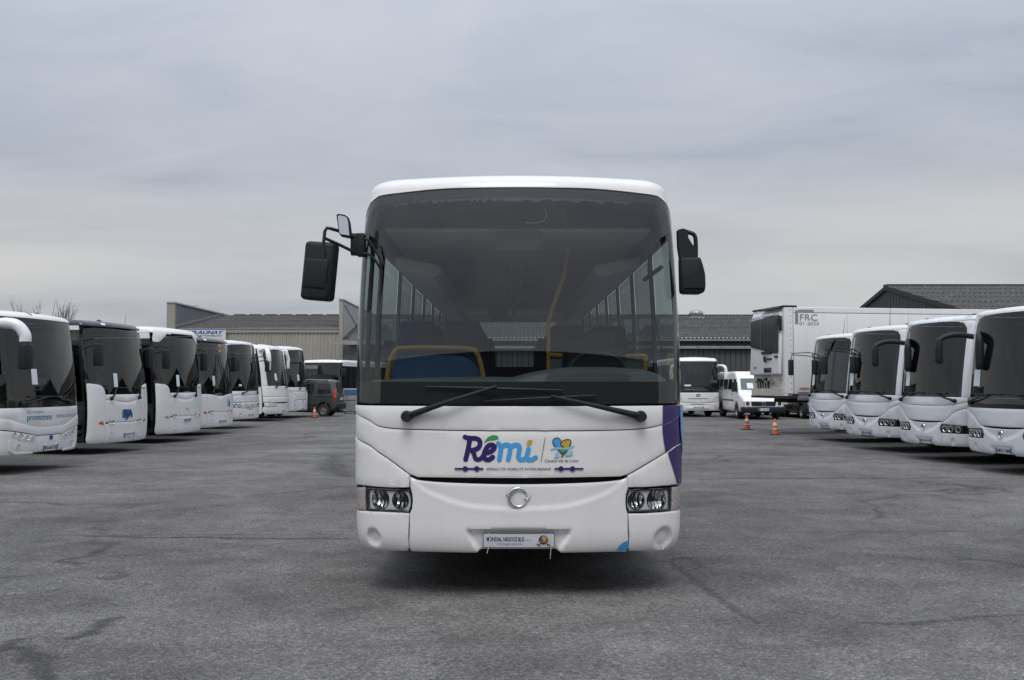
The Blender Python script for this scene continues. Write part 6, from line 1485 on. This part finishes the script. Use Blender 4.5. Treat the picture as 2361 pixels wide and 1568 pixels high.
# ------------------------------------------------------------------ refrigerated trailer
def trailer():
    th = math.radians(-80); near = (8.46, 32.3); w = 1.2
    loc = (near[0] - math.cos(th) * w, near[1] - math.sin(th) * w)
    T = thing('refrigerated_trailer', 'long white refrigerated semi trailer with cooling unit on its nose', 'trailer', (*loc, 0), th); z0, z1, L = 1.27, 3.98, 13.4
    MB().box(-w, w, 0, L, z0, z1, 0.02).build('box_body', 'trailer_white', T)
    MB().box(w, w + 0.012, 0.02, 0.26, z0 + 0.02, z1 - 0.02).build('corner_post', 'trailer_white', T)
    MB().box(w, w + 0.010, 0.3, L, z1 - 0.16, z1 - 0.012).build('top_rail', 'trailer_white', T)
    MB().box(w, w + 0.008, 0.285, 0.30, z0, z1 - 0.02).build('seam', 'steel', T); MB().box(w, w + 0.004, 0.3, L, z1 - 0.18, z1 - 0.165).build('seam', 'steel', T)
    for y in (2.1, 4.2, 6.3, 8.4, 10.5): MB().box(w, w + 0.003, y, y + 0.012, z0 + 0.1, z1 - 0.18).build('panel_joint', 'aluminium', T)
    for i in range(14): MB().lathe([(0.018, 0.0), (0.014, 0.012)], 8, 'x', (w + 0.012, 0.20, z0 + 0.15 + i * 0.19)).build('rivet', 'steel', T)
    MB().box(-w - 0.01, w + 0.02, -0.03, 0.42, z1, z1 + 0.05, 0.01).build('roof_edge', 'black_plastic', T); MB().prism([(-0.16, z1 - 0.06), (0, z1), (0, z1 + 0.04), (-0.16, z1 - 0.02)], -0.3, 1.1, 'x').build('wind_strip', 'black_plastic', T)
    # side rail, bumper rail
    MB().box(w - 0.02, w + 0.045, 0.42, L, z0 - 0.06, z0 + 0.09, 0.01).build('side_rail', 'aluminium', T); MB().box(w - 0.04, w + 0.03, 0.42, L, z0 - 0.20, z0 - 0.075, 0.01).build('side_rail', 'aluminium', T)
    # nose below the unit
    MB().box(-w + 0.05, w - 0.1, -0.10, 0.0, z0 - 0.06, z0 + 0.16).build('nose_beam', 'trailer_dirty', T); MB().box(-w + 0.05, w + 0.02, -0.12, 0.4, z0 - 0.14, z0 - 0.065).build('nose_plate', 'underside', T)
    MB().box(-w + 0.1, w - 0.2, -0.02, -0.004, z0 + 0.16, z0 + 0.62).build('nose_panel', 'trailer_dirty', T)
    random.seed(3)
    for k in range(7):
        x = -0.75 + k * 0.2; MB().lathe([(0.05, -0.06), (0.06, 0.0), (0.03, 0.03)], 10, 'y', (x, -0.08, z0 + 0.42 + random.uniform(-0.06, 0.1))).build('air_coupling', 'underside' if k % 3 else 'steel', T)
        if k < 5: MB().tube([(x, -0.05, z0 + 0.40), (x + 0.03, -0.06, z0 + 0.28), (x + 0.02, -0.04, z0 + 0.17)], 0.022, 6).build('hose', 'underside', T)
    MB().box(-0.1, 0.3, -0.10, -0.02, z0 + 0.34, z0 + 0.48, 0.01).build('socket_plate', 'aluminium', T)
    MB().lathe([(0.06, -0.04), (0.06, 0.0)], 14, 'y', (0.98, -0.03, z0 + 0.48)).build('lamp', 'clear_lens', T)
    # cooling unit: rounded housing, black louvred panel, lettering
    u0, u1, ub, ut = -1.17, 1.10, z0 + 0.60, z1 - 0.12
    un = MB().box(u0, u1, -0.16, 0.0, ub, ut, 0.06)
    un.v = [(x * (1 - 0.05 * sstep(ut - 0.5, ut, z)), y + 0.08 * sstep(ut - 0.35, ut, z) * (1 if y < -0.05 else 0), z) for x, y, z in un.v]
    uo = un.build('cooling_unit', 'trailer_white', T, 50)
    yf = lambda z: -0.166 + 0.08 * sstep(ut - 0.35, ut, z)
    mp = lambda u, v, o: (u, yf(v) - o - 0.006, v)
    zk = lambda y: z0 + 0.60 + (1145 - y) / (1145 - 90) * (ut - ub)
    xk = lambda x: u0 + (x - 88) / (505 - 88) * (u1 - u0)
    gp = [(xk(x), zk(y)) for x, y in [(115, 660), (115, 235), (135, 205), (265, 180), (420, 157), (500, 152), (502, 790), (430, 785), (265, 715)]]
    sheet('louvre_panel', gp, mp, 'grille_black', uo, (), 0.2, 0.01, 0.01); MB().tube([(xk(267), yf(3) - 0.012, zk(700)), (xk(267), yf(3) - 0.012, zk(185))], 0.006, 5).build('louvre_joint', 'steel', uo)
    lettering('unit_name', 'THERMO KING', xk(80), xk(232), zk(197), zk(145), lambda u, v, o: (u, yf(v) - 0.014, v), 'grey_ink', uo, bold=0.03)
    for nm, x0, x1, y0, y1, m_ in (('name_strip', 275, 425, 155, 118, 'lamp_body'), ('vent_slit', 275, 405, 795, 748, 'black_plastic'), ('window', 312, 405, 1105, 1025, 'black_gloss'), ('latch', 455, 492, 860, 830, 'black_plastic'), ('latch', 163, 190, 1030, 995, 'grey_ink'), ('handle', 355, 412, 892, 865, 'black_plastic')):
        MB().box(xk(x0), xk(x1), yf(zk(y0)) - 0.022, yf(zk(y0)) + 0.02, zk(y0), zk(y1), 0.004).build(nm, m_, uo)
    MB().lathe([(0.11, -0.03), (0.10, -0.015), (0.06, -0.012), (0.05, 0.0)], 18, 'y', (xk(332), -0.175, zk(880))).build('filler_cap', 'black_plastic', uo)
    MB().box(u1 - 0.01, u1 + 0.03, -0.14, -0.04, zk(420), zk(170), 0.01).build('hinge_cover', 'black_plastic', uo)
    # lettering on the side
    ms = lambda u, v, o: (w + 0.016, u, v)
    MB().box(w + 0.012, w + 0.016, 0.36, 0.46, z1 - 0.52, z1 - 0.10).build('tape', 'grey_ink', T); MB().box(w + 0.012, w + 0.016, 0.47, 0.98, z1 - 0.15, z1 - 0.08).build('tape', 'grey_ink', T)
    lettering('permit_letters', 'FRC', 0.52, 1.10, z1 - 0.42, z1 - 0.22, ms, 'grey_ink', T); lettering('permit_date', '01-2023', 0.50, 1.14, z1 - 0.56, z1 - 0.46, ms, 'grey_ink', T)
    lettering('maker_letters', 'FERROPLAST', 0.48, 1.35, z0 + 0.13, z0 + 0.20, ms, 'red_ink', T, bold=0.03)
    # running gear
    MB().box(-0.5, 0.5, 0.4, L, z0 - 0.28, z0 - 0.16).build('chassis', 'underside', T)
    for x in (-0.85, 0.85):
        MB().box(x - 0.07, x + 0.07, 2.7, 2.86, 0.06, z0 - 0.1).box(x - 0.16, x + 0.16, 2.6, 2.96, 0.0, 0.06).build('landing_leg', 'steel', T)
        for y in (8.6, 9.9, 11.2): wheel(T, x * 1.25, y, 0.52, 0.36, 1 if x > 0 else -1)
trailer()

# ------------------------------------------------------------------ vans and cars
def sil_body(name, outline, hw, r, mat, parent, grid=0.10):
    "closed body from a side outline in (y,z): domed sides and a strip round the edge"
    V, T = fill(outline, (), grid, r * 0.35); lp = densify(outline, grid)
    P = []; Fc = []
    def xx(v):
        d = min(r, edist(v, lp)); t = d / r; return hw(*v) - r * (1 - math.sqrt(max(0.0, 1 - (1 - t) ** 2)))
    for sg in (1, -1):
        o = len(P); P += [(sg * xx(v), v[0], v[1]) for v in V]; Fc += [tuple(o + i for i in (t if sg > 0 else t[::-1])) for t in T]
    n = len(V); cnt = {}
    for t in T:
        for a, b in ((t[0], t[1]), (t[1], t[2]), (t[2], t[0])): cnt[(min(a, b), max(a, b))] = cnt.get((min(a, b), max(a, b)), 0) + 1
    for (a, b), c in cnt.items():
        if c == 1:
            o = len(P); K = 6
            for i in (a, b):
                x = xx(V[i])
                for k in range(1, K): P.append((x - 2 * x * k / K, V[i][0], V[i][1]))
            A = [a] + [o + k for k in range(K - 1)] + [n + a]; Bq = [b] + [o + K - 1 + k for k in range(K - 1)] + [n + b]
            for k in range(K): Fc.append((A[k], A[k + 1], Bq[k + 1], Bq[k]))
    me = bpy.data.meshes.new(name); me.from_pydata(P, [], Fc); me.update()
    bm = bmesh.new(); bm.from_mesh(me); bmesh.ops.remove_doubles(bm, verts=bm.verts, dist=0.002); bmesh.ops.recalc_face_normals(bm, faces=bm.faces); bm.to_mesh(me); bm.free()
    return link(name, me, mat, parent, 35)
def on_side(name, poly, hw, sg, mat, parent, off=0.006, r=0.03, depth=0.0):
    return sheet(name, fillet(poly, r, 3), lambda u, v, o: (sg * (hw(u, v) + off + o), u, v), mat, parent, (), 0.15, depth, 0)
def between(name, a, b, w0, w1, mat, parent, off=0.006, r=0.05, holes=()):
    "flat pane between two points (y,z) of the outline, half widths w0 below and w1 above"
    d = Vector((b[0] - a[0], b[1] - a[1])); l = d.length; nx, nz = -d.y / l, d.x / l
    return sheet(name, fillet([(-w0, 0), (w0, 0), (w1, l), (-w1, l)], r, 3), lambda u, v, o: (u, a[0] + d.x * v / l + nx * (off + o), a[1] + d.y * v / l + nz * (off + o)), mat, parent, (), 0.2, 0, 0)
def minibus(label, loc, rz, mat='white_warm', group=None, plate='BT-320-XM', front=True):
    T = thing('minibus', label, 'van', (*loc, 0), rz, group)
    hw = lambda y, z: 0.955 - 0.10 * sstep(1.15, 2.3, z) - 0.04 * sstep(0.9, 0.0, y)
    out = [(0.05, 0.32), (0.0, 0.45), (0.0, 0.80), (0.10, 0.95), (0.75, 1.15), (1.25, 1.84), (1.42, 1.93), (1.62, 2.10), (1.9, 2.15), (5.2, 2.15), (5.38, 2.05), (5.42, 0.9), (5.40, 0.36), (4.75, 0.34), (4.7, 0.55), (4.5, 0.72), (4.2, 0.72), (4.0, 0.55), (3.95, 0.34), (1.55, 0.32), (1.50, 0.55), (1.3, 0.72), (1.0, 0.72), (0.8, 0.55), (0.75, 0.32)]
    b = sil_body('body', fillet(out, 0.05, 3), hw, 0.10, mat, T)
    between('windscreen', (0.79, 1.19), (1.24, 1.82), 0.80, 0.74, 'windscreen_dark', T, 0.008); between('screen_backing', (0.79, 1.19), (1.24, 1.82), 0.80, 0.74, 'seat_dark', T, 0.003)
    between('paper_notice', (0.92, 1.37), (1.09, 1.61), 0.14, 0.14, 'paper', T, 0.012, 0.005).location = (-0.35, 0, 0)
    for sg in (-1, 1):
        for y0, y1 in ((0.98, 1.75), (1.95, 2.75), (2.83, 3.75), (3.83, 4.6), (4.68, 5.25)):
            on_side('side_window', [(y0 + (0.02 if y0 > 1 else 0.0), 1.32), (y1, 1.32), (y1, 1.80), (y0 + (0.35 if y0 < 1 else 0.06), 1.80)], hw, sg, 'black_gloss', T, 0.008)
        on_side('door_seam', [(1.83, 0.6), (1.845, 0.6), (1.845, 2.0), (1.83, 2.0)], hw, sg, 'dark', T, 0.004, 0.0); on_side('door_seam', [(3.0, 0.6), (3.015, 0.6), (3.015, 2.0), (3.0, 2.0)], hw, sg, 'dark', T, 0.004, 0.0)
        on_side('rub_strip', [(1.6, 0.80), (3.9, 0.80), (3.9, 0.86), (1.6, 0.86)], hw, sg, 'black_plastic', T, 0.008, 0.0)
        for y in (1.68, 2.02): on_side('door_handle', [(y, 1.08), (y + 0.13, 1.08), (y + 0.13, 1.13), (y, 1.13)], hw, sg, 'black_plastic', T, 0.02, 0.01)
        MB().box(sg * 0.98, sg * 1.16, 0.86, 0.98, 1.26, 1.62, 0.03).build('mirror', 'black_plastic', T)
        fp = lambda u, v, o: (u, -0.008 - o + 0.25 * max(0.0, abs(u) - 0.62) ** 2 * 2 + 0.10 * sstep(0.80, 0.95, v), v)
        hl = sheet('headlight', fillet([(sg * 0.60, 0.58), (sg * 0.90, 0.58), (sg * 0.90, 0.82), (sg * 0.58, 0.84)], 0.02, 2), fp, 'lamp_body', T, (), 0.08, 0.01, 0)
        sheet('lamp_reflector', circle(sg * 0.71, 0.71, 0.085, 16), lambda u, v, o: (u, fp(u, v, 0)[1] - 0.008, v), 'reflector', hl, (), 0.05, 0, 0); sheet('indicator', [(sg * 0.82, 0.61), (sg * 0.885, 0.61), (sg * 0.885, 0.80), (sg * 0.82, 0.80)], lambda u, v, o: (u, fp(u, v, 0)[1] - 0.006, v), 'clear_lens', hl, (), 0.1, 0, 0)
        on_side('tail_light', [(5.28, 0.9), (5.38, 0.9), (5.38, 1.35), (5.28, 1.35)], hw, sg, 'red_lens', T, 0.01, 0.02)
        for y in (1.15, 4.35): wheel(T, sg * 0.84, y, 0.34, 0.22, sg)
    gr = sheet('grille', fillet([(-0.52, 0.60), (0.52, 0.60), (0.56, 0.80), (-0.56, 0.80)], 0.02, 2), lambda u, v, o: (u, -0.012 - o + 0.10 * sstep(0.80, 0.95, v), v), 'grille_black', T, (), 0.1, 0.01, 0)
    em = MB().tube([(0.085 * math.cos(t), -0.02, 0.70 + 0.085 * math.sin(t)) for t in [2 * math.pi * k / 18 for k in range(19)]], 0.010, 6)
    em.tube([(-0.05, -0.02, 0.76), (0.0, -0.02, 0.70), (0.05, -0.02, 0.76)], 0.009, 5).tube([(-0.07, -0.02, 0.72), (-0.03, -0.02, 0.63), (0.0, -0.02, 0.68), (0.03, -0.02, 0.63), (0.07, -0.02, 0.72)], 0.009, 5); em.build('emblem', 'chrome', gr)
    MB().box(-0.97, 0.97, -0.10, 0.30, 0.30, 0.57, 0.06).build('front_bumper', 'black_plastic', T); MB().box(-0.95, 0.95, 5.25, 5.50, 0.40, 0.62, 0.05).build('rear_bumper', 'black_plastic', T)
    pl = MB().box(-0.26, 0.26, -0.115, -0.10, 0.39, 0.50).build('number_plate', 'plate_white', T)
    for a, c_ in ((-0.258, -0.20), (0.20, 0.258)): MB().box(a, c_, -0.119, -0.113, 0.392, 0.498).build('blue_band', 'plate_blue', pl)
    lettering('plate_lettering', plate, -0.19, 0.19, 0.41, 0.48, lambda u, v, o: (u, -0.120, v), 'ink', pl, bold=0.012)
    MB().box(-0.8, 0.8, 0.5, 5.2, 0.30, 0.45).build('chassis', 'underside', T)
    return T
vl = at(1761, 965, 46.0)
minibus('white minibus facing the camera with a paper behind its windscreen, under the trailer nose', (vl[0], 46.0), math.radians(1))
def small_van(label, loc, rz, mat, high=True, rack=True, group=None):
    T = thing('small_van', label, 'van', (*loc, 0), rz, group)
    hw = lambda y, z: 0.835 - 0.14 * sstep(0.95, 1.85, z) - 0.06 * sstep(0.7, 0.0, y) - 0.03 * sstep(3.7, 4.0, y)
    out = [(0.05, 0.25), (0.0, 0.42), (0.02, 0.70), (0.25, 0.88), (0.95, 1.02), (1.50, 1.66), (1.75, 1.78), (2.6, 1.82), (3.55, 1.80), (3.80, 1.72), (3.98, 1.05), (4.02, 0.62), (4.0, 0.36), (3.62, 0.28), (3.58, 0.50), (3.42, 0.66), (3.18, 0.66), (3.02, 0.50), (2.98, 0.24), (1.05, 0.24), (1.0, 0.50), (0.86, 0.66), (0.62, 0.66), (0.46, 0.50), (0.42, 0.25)]
    b = sil_body('body', fillet(out, 0.06, 3), hw, 0.11, mat, T)
    between('windscreen', (1.0, 1.06), (1.46, 1.61), 0.70, 0.60, 'black_gloss', T, 0.008)
    between('rear_window', (3.955, 1.14), (3.83, 1.62), 0.66, 0.58, 'black_gloss', T, -0.012)
    for sg in (-1, 1):
        for pts in ([(1.22, 1.07), (1.98, 1.07), (1.98, 1.58), (1.62, 1.58)], [(2.08, 1.09), (2.82, 1.09), (2.82, 1.58), (2.08, 1.58)], [(3.00, 1.11), (3.66, 1.11), (3.62, 1.58), (3.00, 1.58)]):
            on_side('side_window', pts, hw, sg, 'black_gloss', T, 0.007, 0.07)
        for y in (2.03, 2.90): on_side('door_seam', [(y, 0.45), (y + 0.014, 0.45), (y + 0.014, 1.66), (y, 1.66)], hw, sg, 'dark', T, 0.004, 0.0)
        on_side('door_rail', [(2.92, 0.94), (3.72, 0.94), (3.72, 0.975), (2.92, 0.975)], hw, sg, 'black_plastic', T, 0.012, 0.01); on_side('rub_strip', [(1.1, 0.52), (2.95, 0.52), (2.95, 0.58), (1.1, 0.58)], hw, sg, 'black_plastic', T, 0.008, 0.01)
        tl = on_side('tail_light', [(3.80, 0.74), (3.93, 0.74), (3.90, 1.32), (3.83, 1.40), (3.78, 1.25)], hw, sg, 'red_lens', T, 0.012, 0.03, 0.01); on_side('indicator_lens', [(3.82, 0.92), (3.915, 0.92), (3.91, 1.02), (3.81, 1.02)], hw, sg, 'amber', tl, 0.016, 0.01)
        sheet('headlight', fillet([(sg * 0.48, 0.60), (sg * 0.74, 0.62), (sg * 0.74, 0.80), (sg * 0.50, 0.76)], 0.04, 3), lambda u, v, o: (u, 0.0 + 0.35 * max(0, abs(u) - 0.45) ** 2 + 0.12 * max(0, v - 0.62) - 0.01 - o, v), 'clear_lens', T, (), 0.08, 0.01, 0)
        for y in (0.74, 3.30): wheel(T, sg * 0.74, y, 0.30, 0.19, sg)
        if rack: MB().tube([(sg * 0.60, 1.7, 1.80), (sg * 0.60, 1.85, 1.86), (sg * 0.60, 3.3, 1.87), (sg * 0.60, 3.45, 1.81)], 0.02, 6).build('roof_bar', 'black_plastic', T)
        MB().box(sg * 0.84, sg * 1.0, 1.18, 1.28, 1.02, 1.20, 0.03).build('mirror', 'black_plastic', T)
    MB().box(-0.80, 0.80, 3.82, 4.10, 0.34, 0.66, 0.06).build('rear_bumper', 'black_plastic', T); MB().box(-0.80, 0.80, -0.06, 0.25, 0.26, 0.55, 0.06).build('front_bumper', 'black_plastic', T)
    MB().box(-0.26, 0.26, 4.02, 4.035, 0.80, 0.91).build('number_plate', 'plate_white', T)
    MB().box(-0.7, 0.7, 0.3, 3.8, 0.22, 0.40).build('chassis', 'underside', T)
    return T
kx = at(790, 950, 51.2)[0]
small_van('dark green small van seen from its side behind the last bus of the left row', (kx - 4.05, 51.2), math.radians(90 + 180 - 2), 'green_paint')
q1 = at(1838, 955, 52.0); small_van('white small van parked behind the minibus, seen below the trailer', (at(1866, 950, 53.0)[0], 53.5), math.radians(90 + 14), 'white_warm', rack=False)
minibus('white van behind the minibus, only its rear corner showing under the trailer', (at(1800, 950, 54)[0], 54.5), math.radians(178), plate='CK-204-VE')
small_van('dark car half hidden between the trailer and the farthest right coach', (at(1868, 950, 47)[0] + 0.5, 46.5), math.radians(2), 'black_paint', rack=False)
small_van('white van mostly hidden behind the minibus, left of it', (at(1672, 945, 58)[0], 57.0), math.radians(3), 'white_warm', rack=False)
# grey cabinet standing beside the green van
cb = at(808, 945, 55.0)
T = thing('metal_cabinet', 'grey metal cabinet with blue upper panel right of the dark green van', 'cabinet', (cb[0], 55.0, 0), math.radians(6))
MB().box(-0.36, 0.36, -0.3, 0.3, 0.12, 1.32, 0.02).build('cabinet_body', 'galvanised', T); MB().box(-0.32, 0.32, -0.315, -0.30, 0.98, 1.28).build('blue_panel', 'panel_blue', T); MB().box(-0.33, 0.33, -0.312, -0.30, 0.70, 0.73).build('seam', 'underside', T)
for x in (-0.28, 0.28): MB().lathe([(0.06, -0.03), (0.06, 0.03)], 12, 'x', (x, -0.2, 0.06)).build('castor', 'rubber', T)
for x in (-0.37, 0.36): MB().box(x, x + 0.012, -0.32, -0.29, 0.12, 1.34).build('edge_trim', 'aluminium', T)

# ------------------------------------------------------------------ traffic cones
def cone(px, py, label, rz):
    p = ground(px, py); T = thing('traffic_cone', label, 'cone', (p[0], p[1], 0), rz, 'orange traffic cones in the yard')
    MB().box(-0.165, 0.165, -0.165, 0.165, 0.0, 0.028, 0.012).build('base', 'black_plastic', T)
    r = lambda z: 0.118 - 0.088 * (z - 0.028) / 0.472
    for nm, a, b, m_, e in (('cone_body', 0.028, 0.12, 'cone_orange', 0), ('reflective_band', 0.12, 0.20, 'cone_white', 0.001), ('cone_body', 0.20, 0.29, 'cone_orange', 0), ('reflective_band', 0.29, 0.385, 'cone_white', 0.001), ('cone_body', 0.385, 0.48, 'cone_orange', 0)):
        MB().lathe([(r(a) + e, a), (r(b) + e, b)] + ([(r(b) * 0.6, b + 0.014), (0.004, b + 0.016)] if b > 0.47 else []), 20, 'z', close=False).build(nm, m_, T)
    MB().tube([((r(0.165) + 0.016) * math.cos(t), (r(0.165) + 0.016) * math.sin(t), 0.165 + 0.010 * math.sin(5 * t)) for t in [2 * math.pi * k / 24 for k in range(25)]], [0.014 + 0.006 * (k % 2) for k in range(25)], 6).build('chain', 'chain', T)
cone(725, 963.5, 'orange traffic cone in front of the dark green van', 0.2)
cone(1722, 990.5, 'orange traffic cone left of the other one before the white minibus', 0.5)
cone(1787, 1002.5, 'orange traffic cone closest to the camera, below the trailer nose', -0.2)

# ------------------------------------------------------------------ bare trees
def tree(px, Y, top, label, seed, spread=1.0):
    rnd = random.Random(seed); base = at(px, 900, Y); H = at(px, top, Y)[2]
    T = thing('bare_tree', label, 'tree', (base[0], Y, 0), 0, 'leafless trees behind the left row')
    tr = MB(); tw = MB()
    def grow(p, d, l, r, lev, mb):
        n = 4; pts = [p]; q = p.copy(); dd = d.copy()
        for i in range(n):
            dd = (dd + Vector((rnd.uniform(-1, 1), rnd.uniform(-1, 1), rnd.uniform(-0.3, 0.7))) * 0.16).normalized(); q = q + dd * l / n; pts.append(q.copy())
        mb.tube(pts, [r * (1 - 0.6 * i / n) for i in range(n + 1)], 5 if lev > 1 else 8, False)
        if lev >= 4: return
        for k in range(rnd.randint(3, 5) if lev else 6):
            t = rnd.uniform(0.35, 1.0) if lev else rnd.uniform(0.75, 1.0)
            s_ = pts[min(n, int(t * n))]; a = rnd.uniform(0, 2 * math.pi); tilt = rnd.uniform(0.3, 0.8) * spread
            nd = (dd + Vector((math.cos(a) * tilt, math.sin(a) * tilt, 0.35))).normalized()
            grow(s_.copy(), nd, l * rnd.uniform(0.45, 0.72), r * 0.42, lev + 1, tr if lev < 1 else tw)
    grow(Vector((0, 0, 0)), Vector((0, 0, 1)), H * 0.42, 0.16, 0, tr)
    zm = max(v[2] for v in tw.v); k = H / zm
    for m_ in (tr, tw): m_.v = [(x, y, z * k) for x, y, z in m_.v]
    tr.build('trunk', 'bark', T, 60); tw.build('crown', 'bark', T, 60)
tree(6, 58, 697, 'leafless tree at the left edge of the picture above the nearest bus', 5, 1.2)
tree(88, 58, 681, 'leafless tree with the widest crown above the nearest bus of the left row', 21, 1.15)
tree(134, 60, 686, 'narrow leafless tree right of the wide one, above the gap between two buses', 9, 0.8)
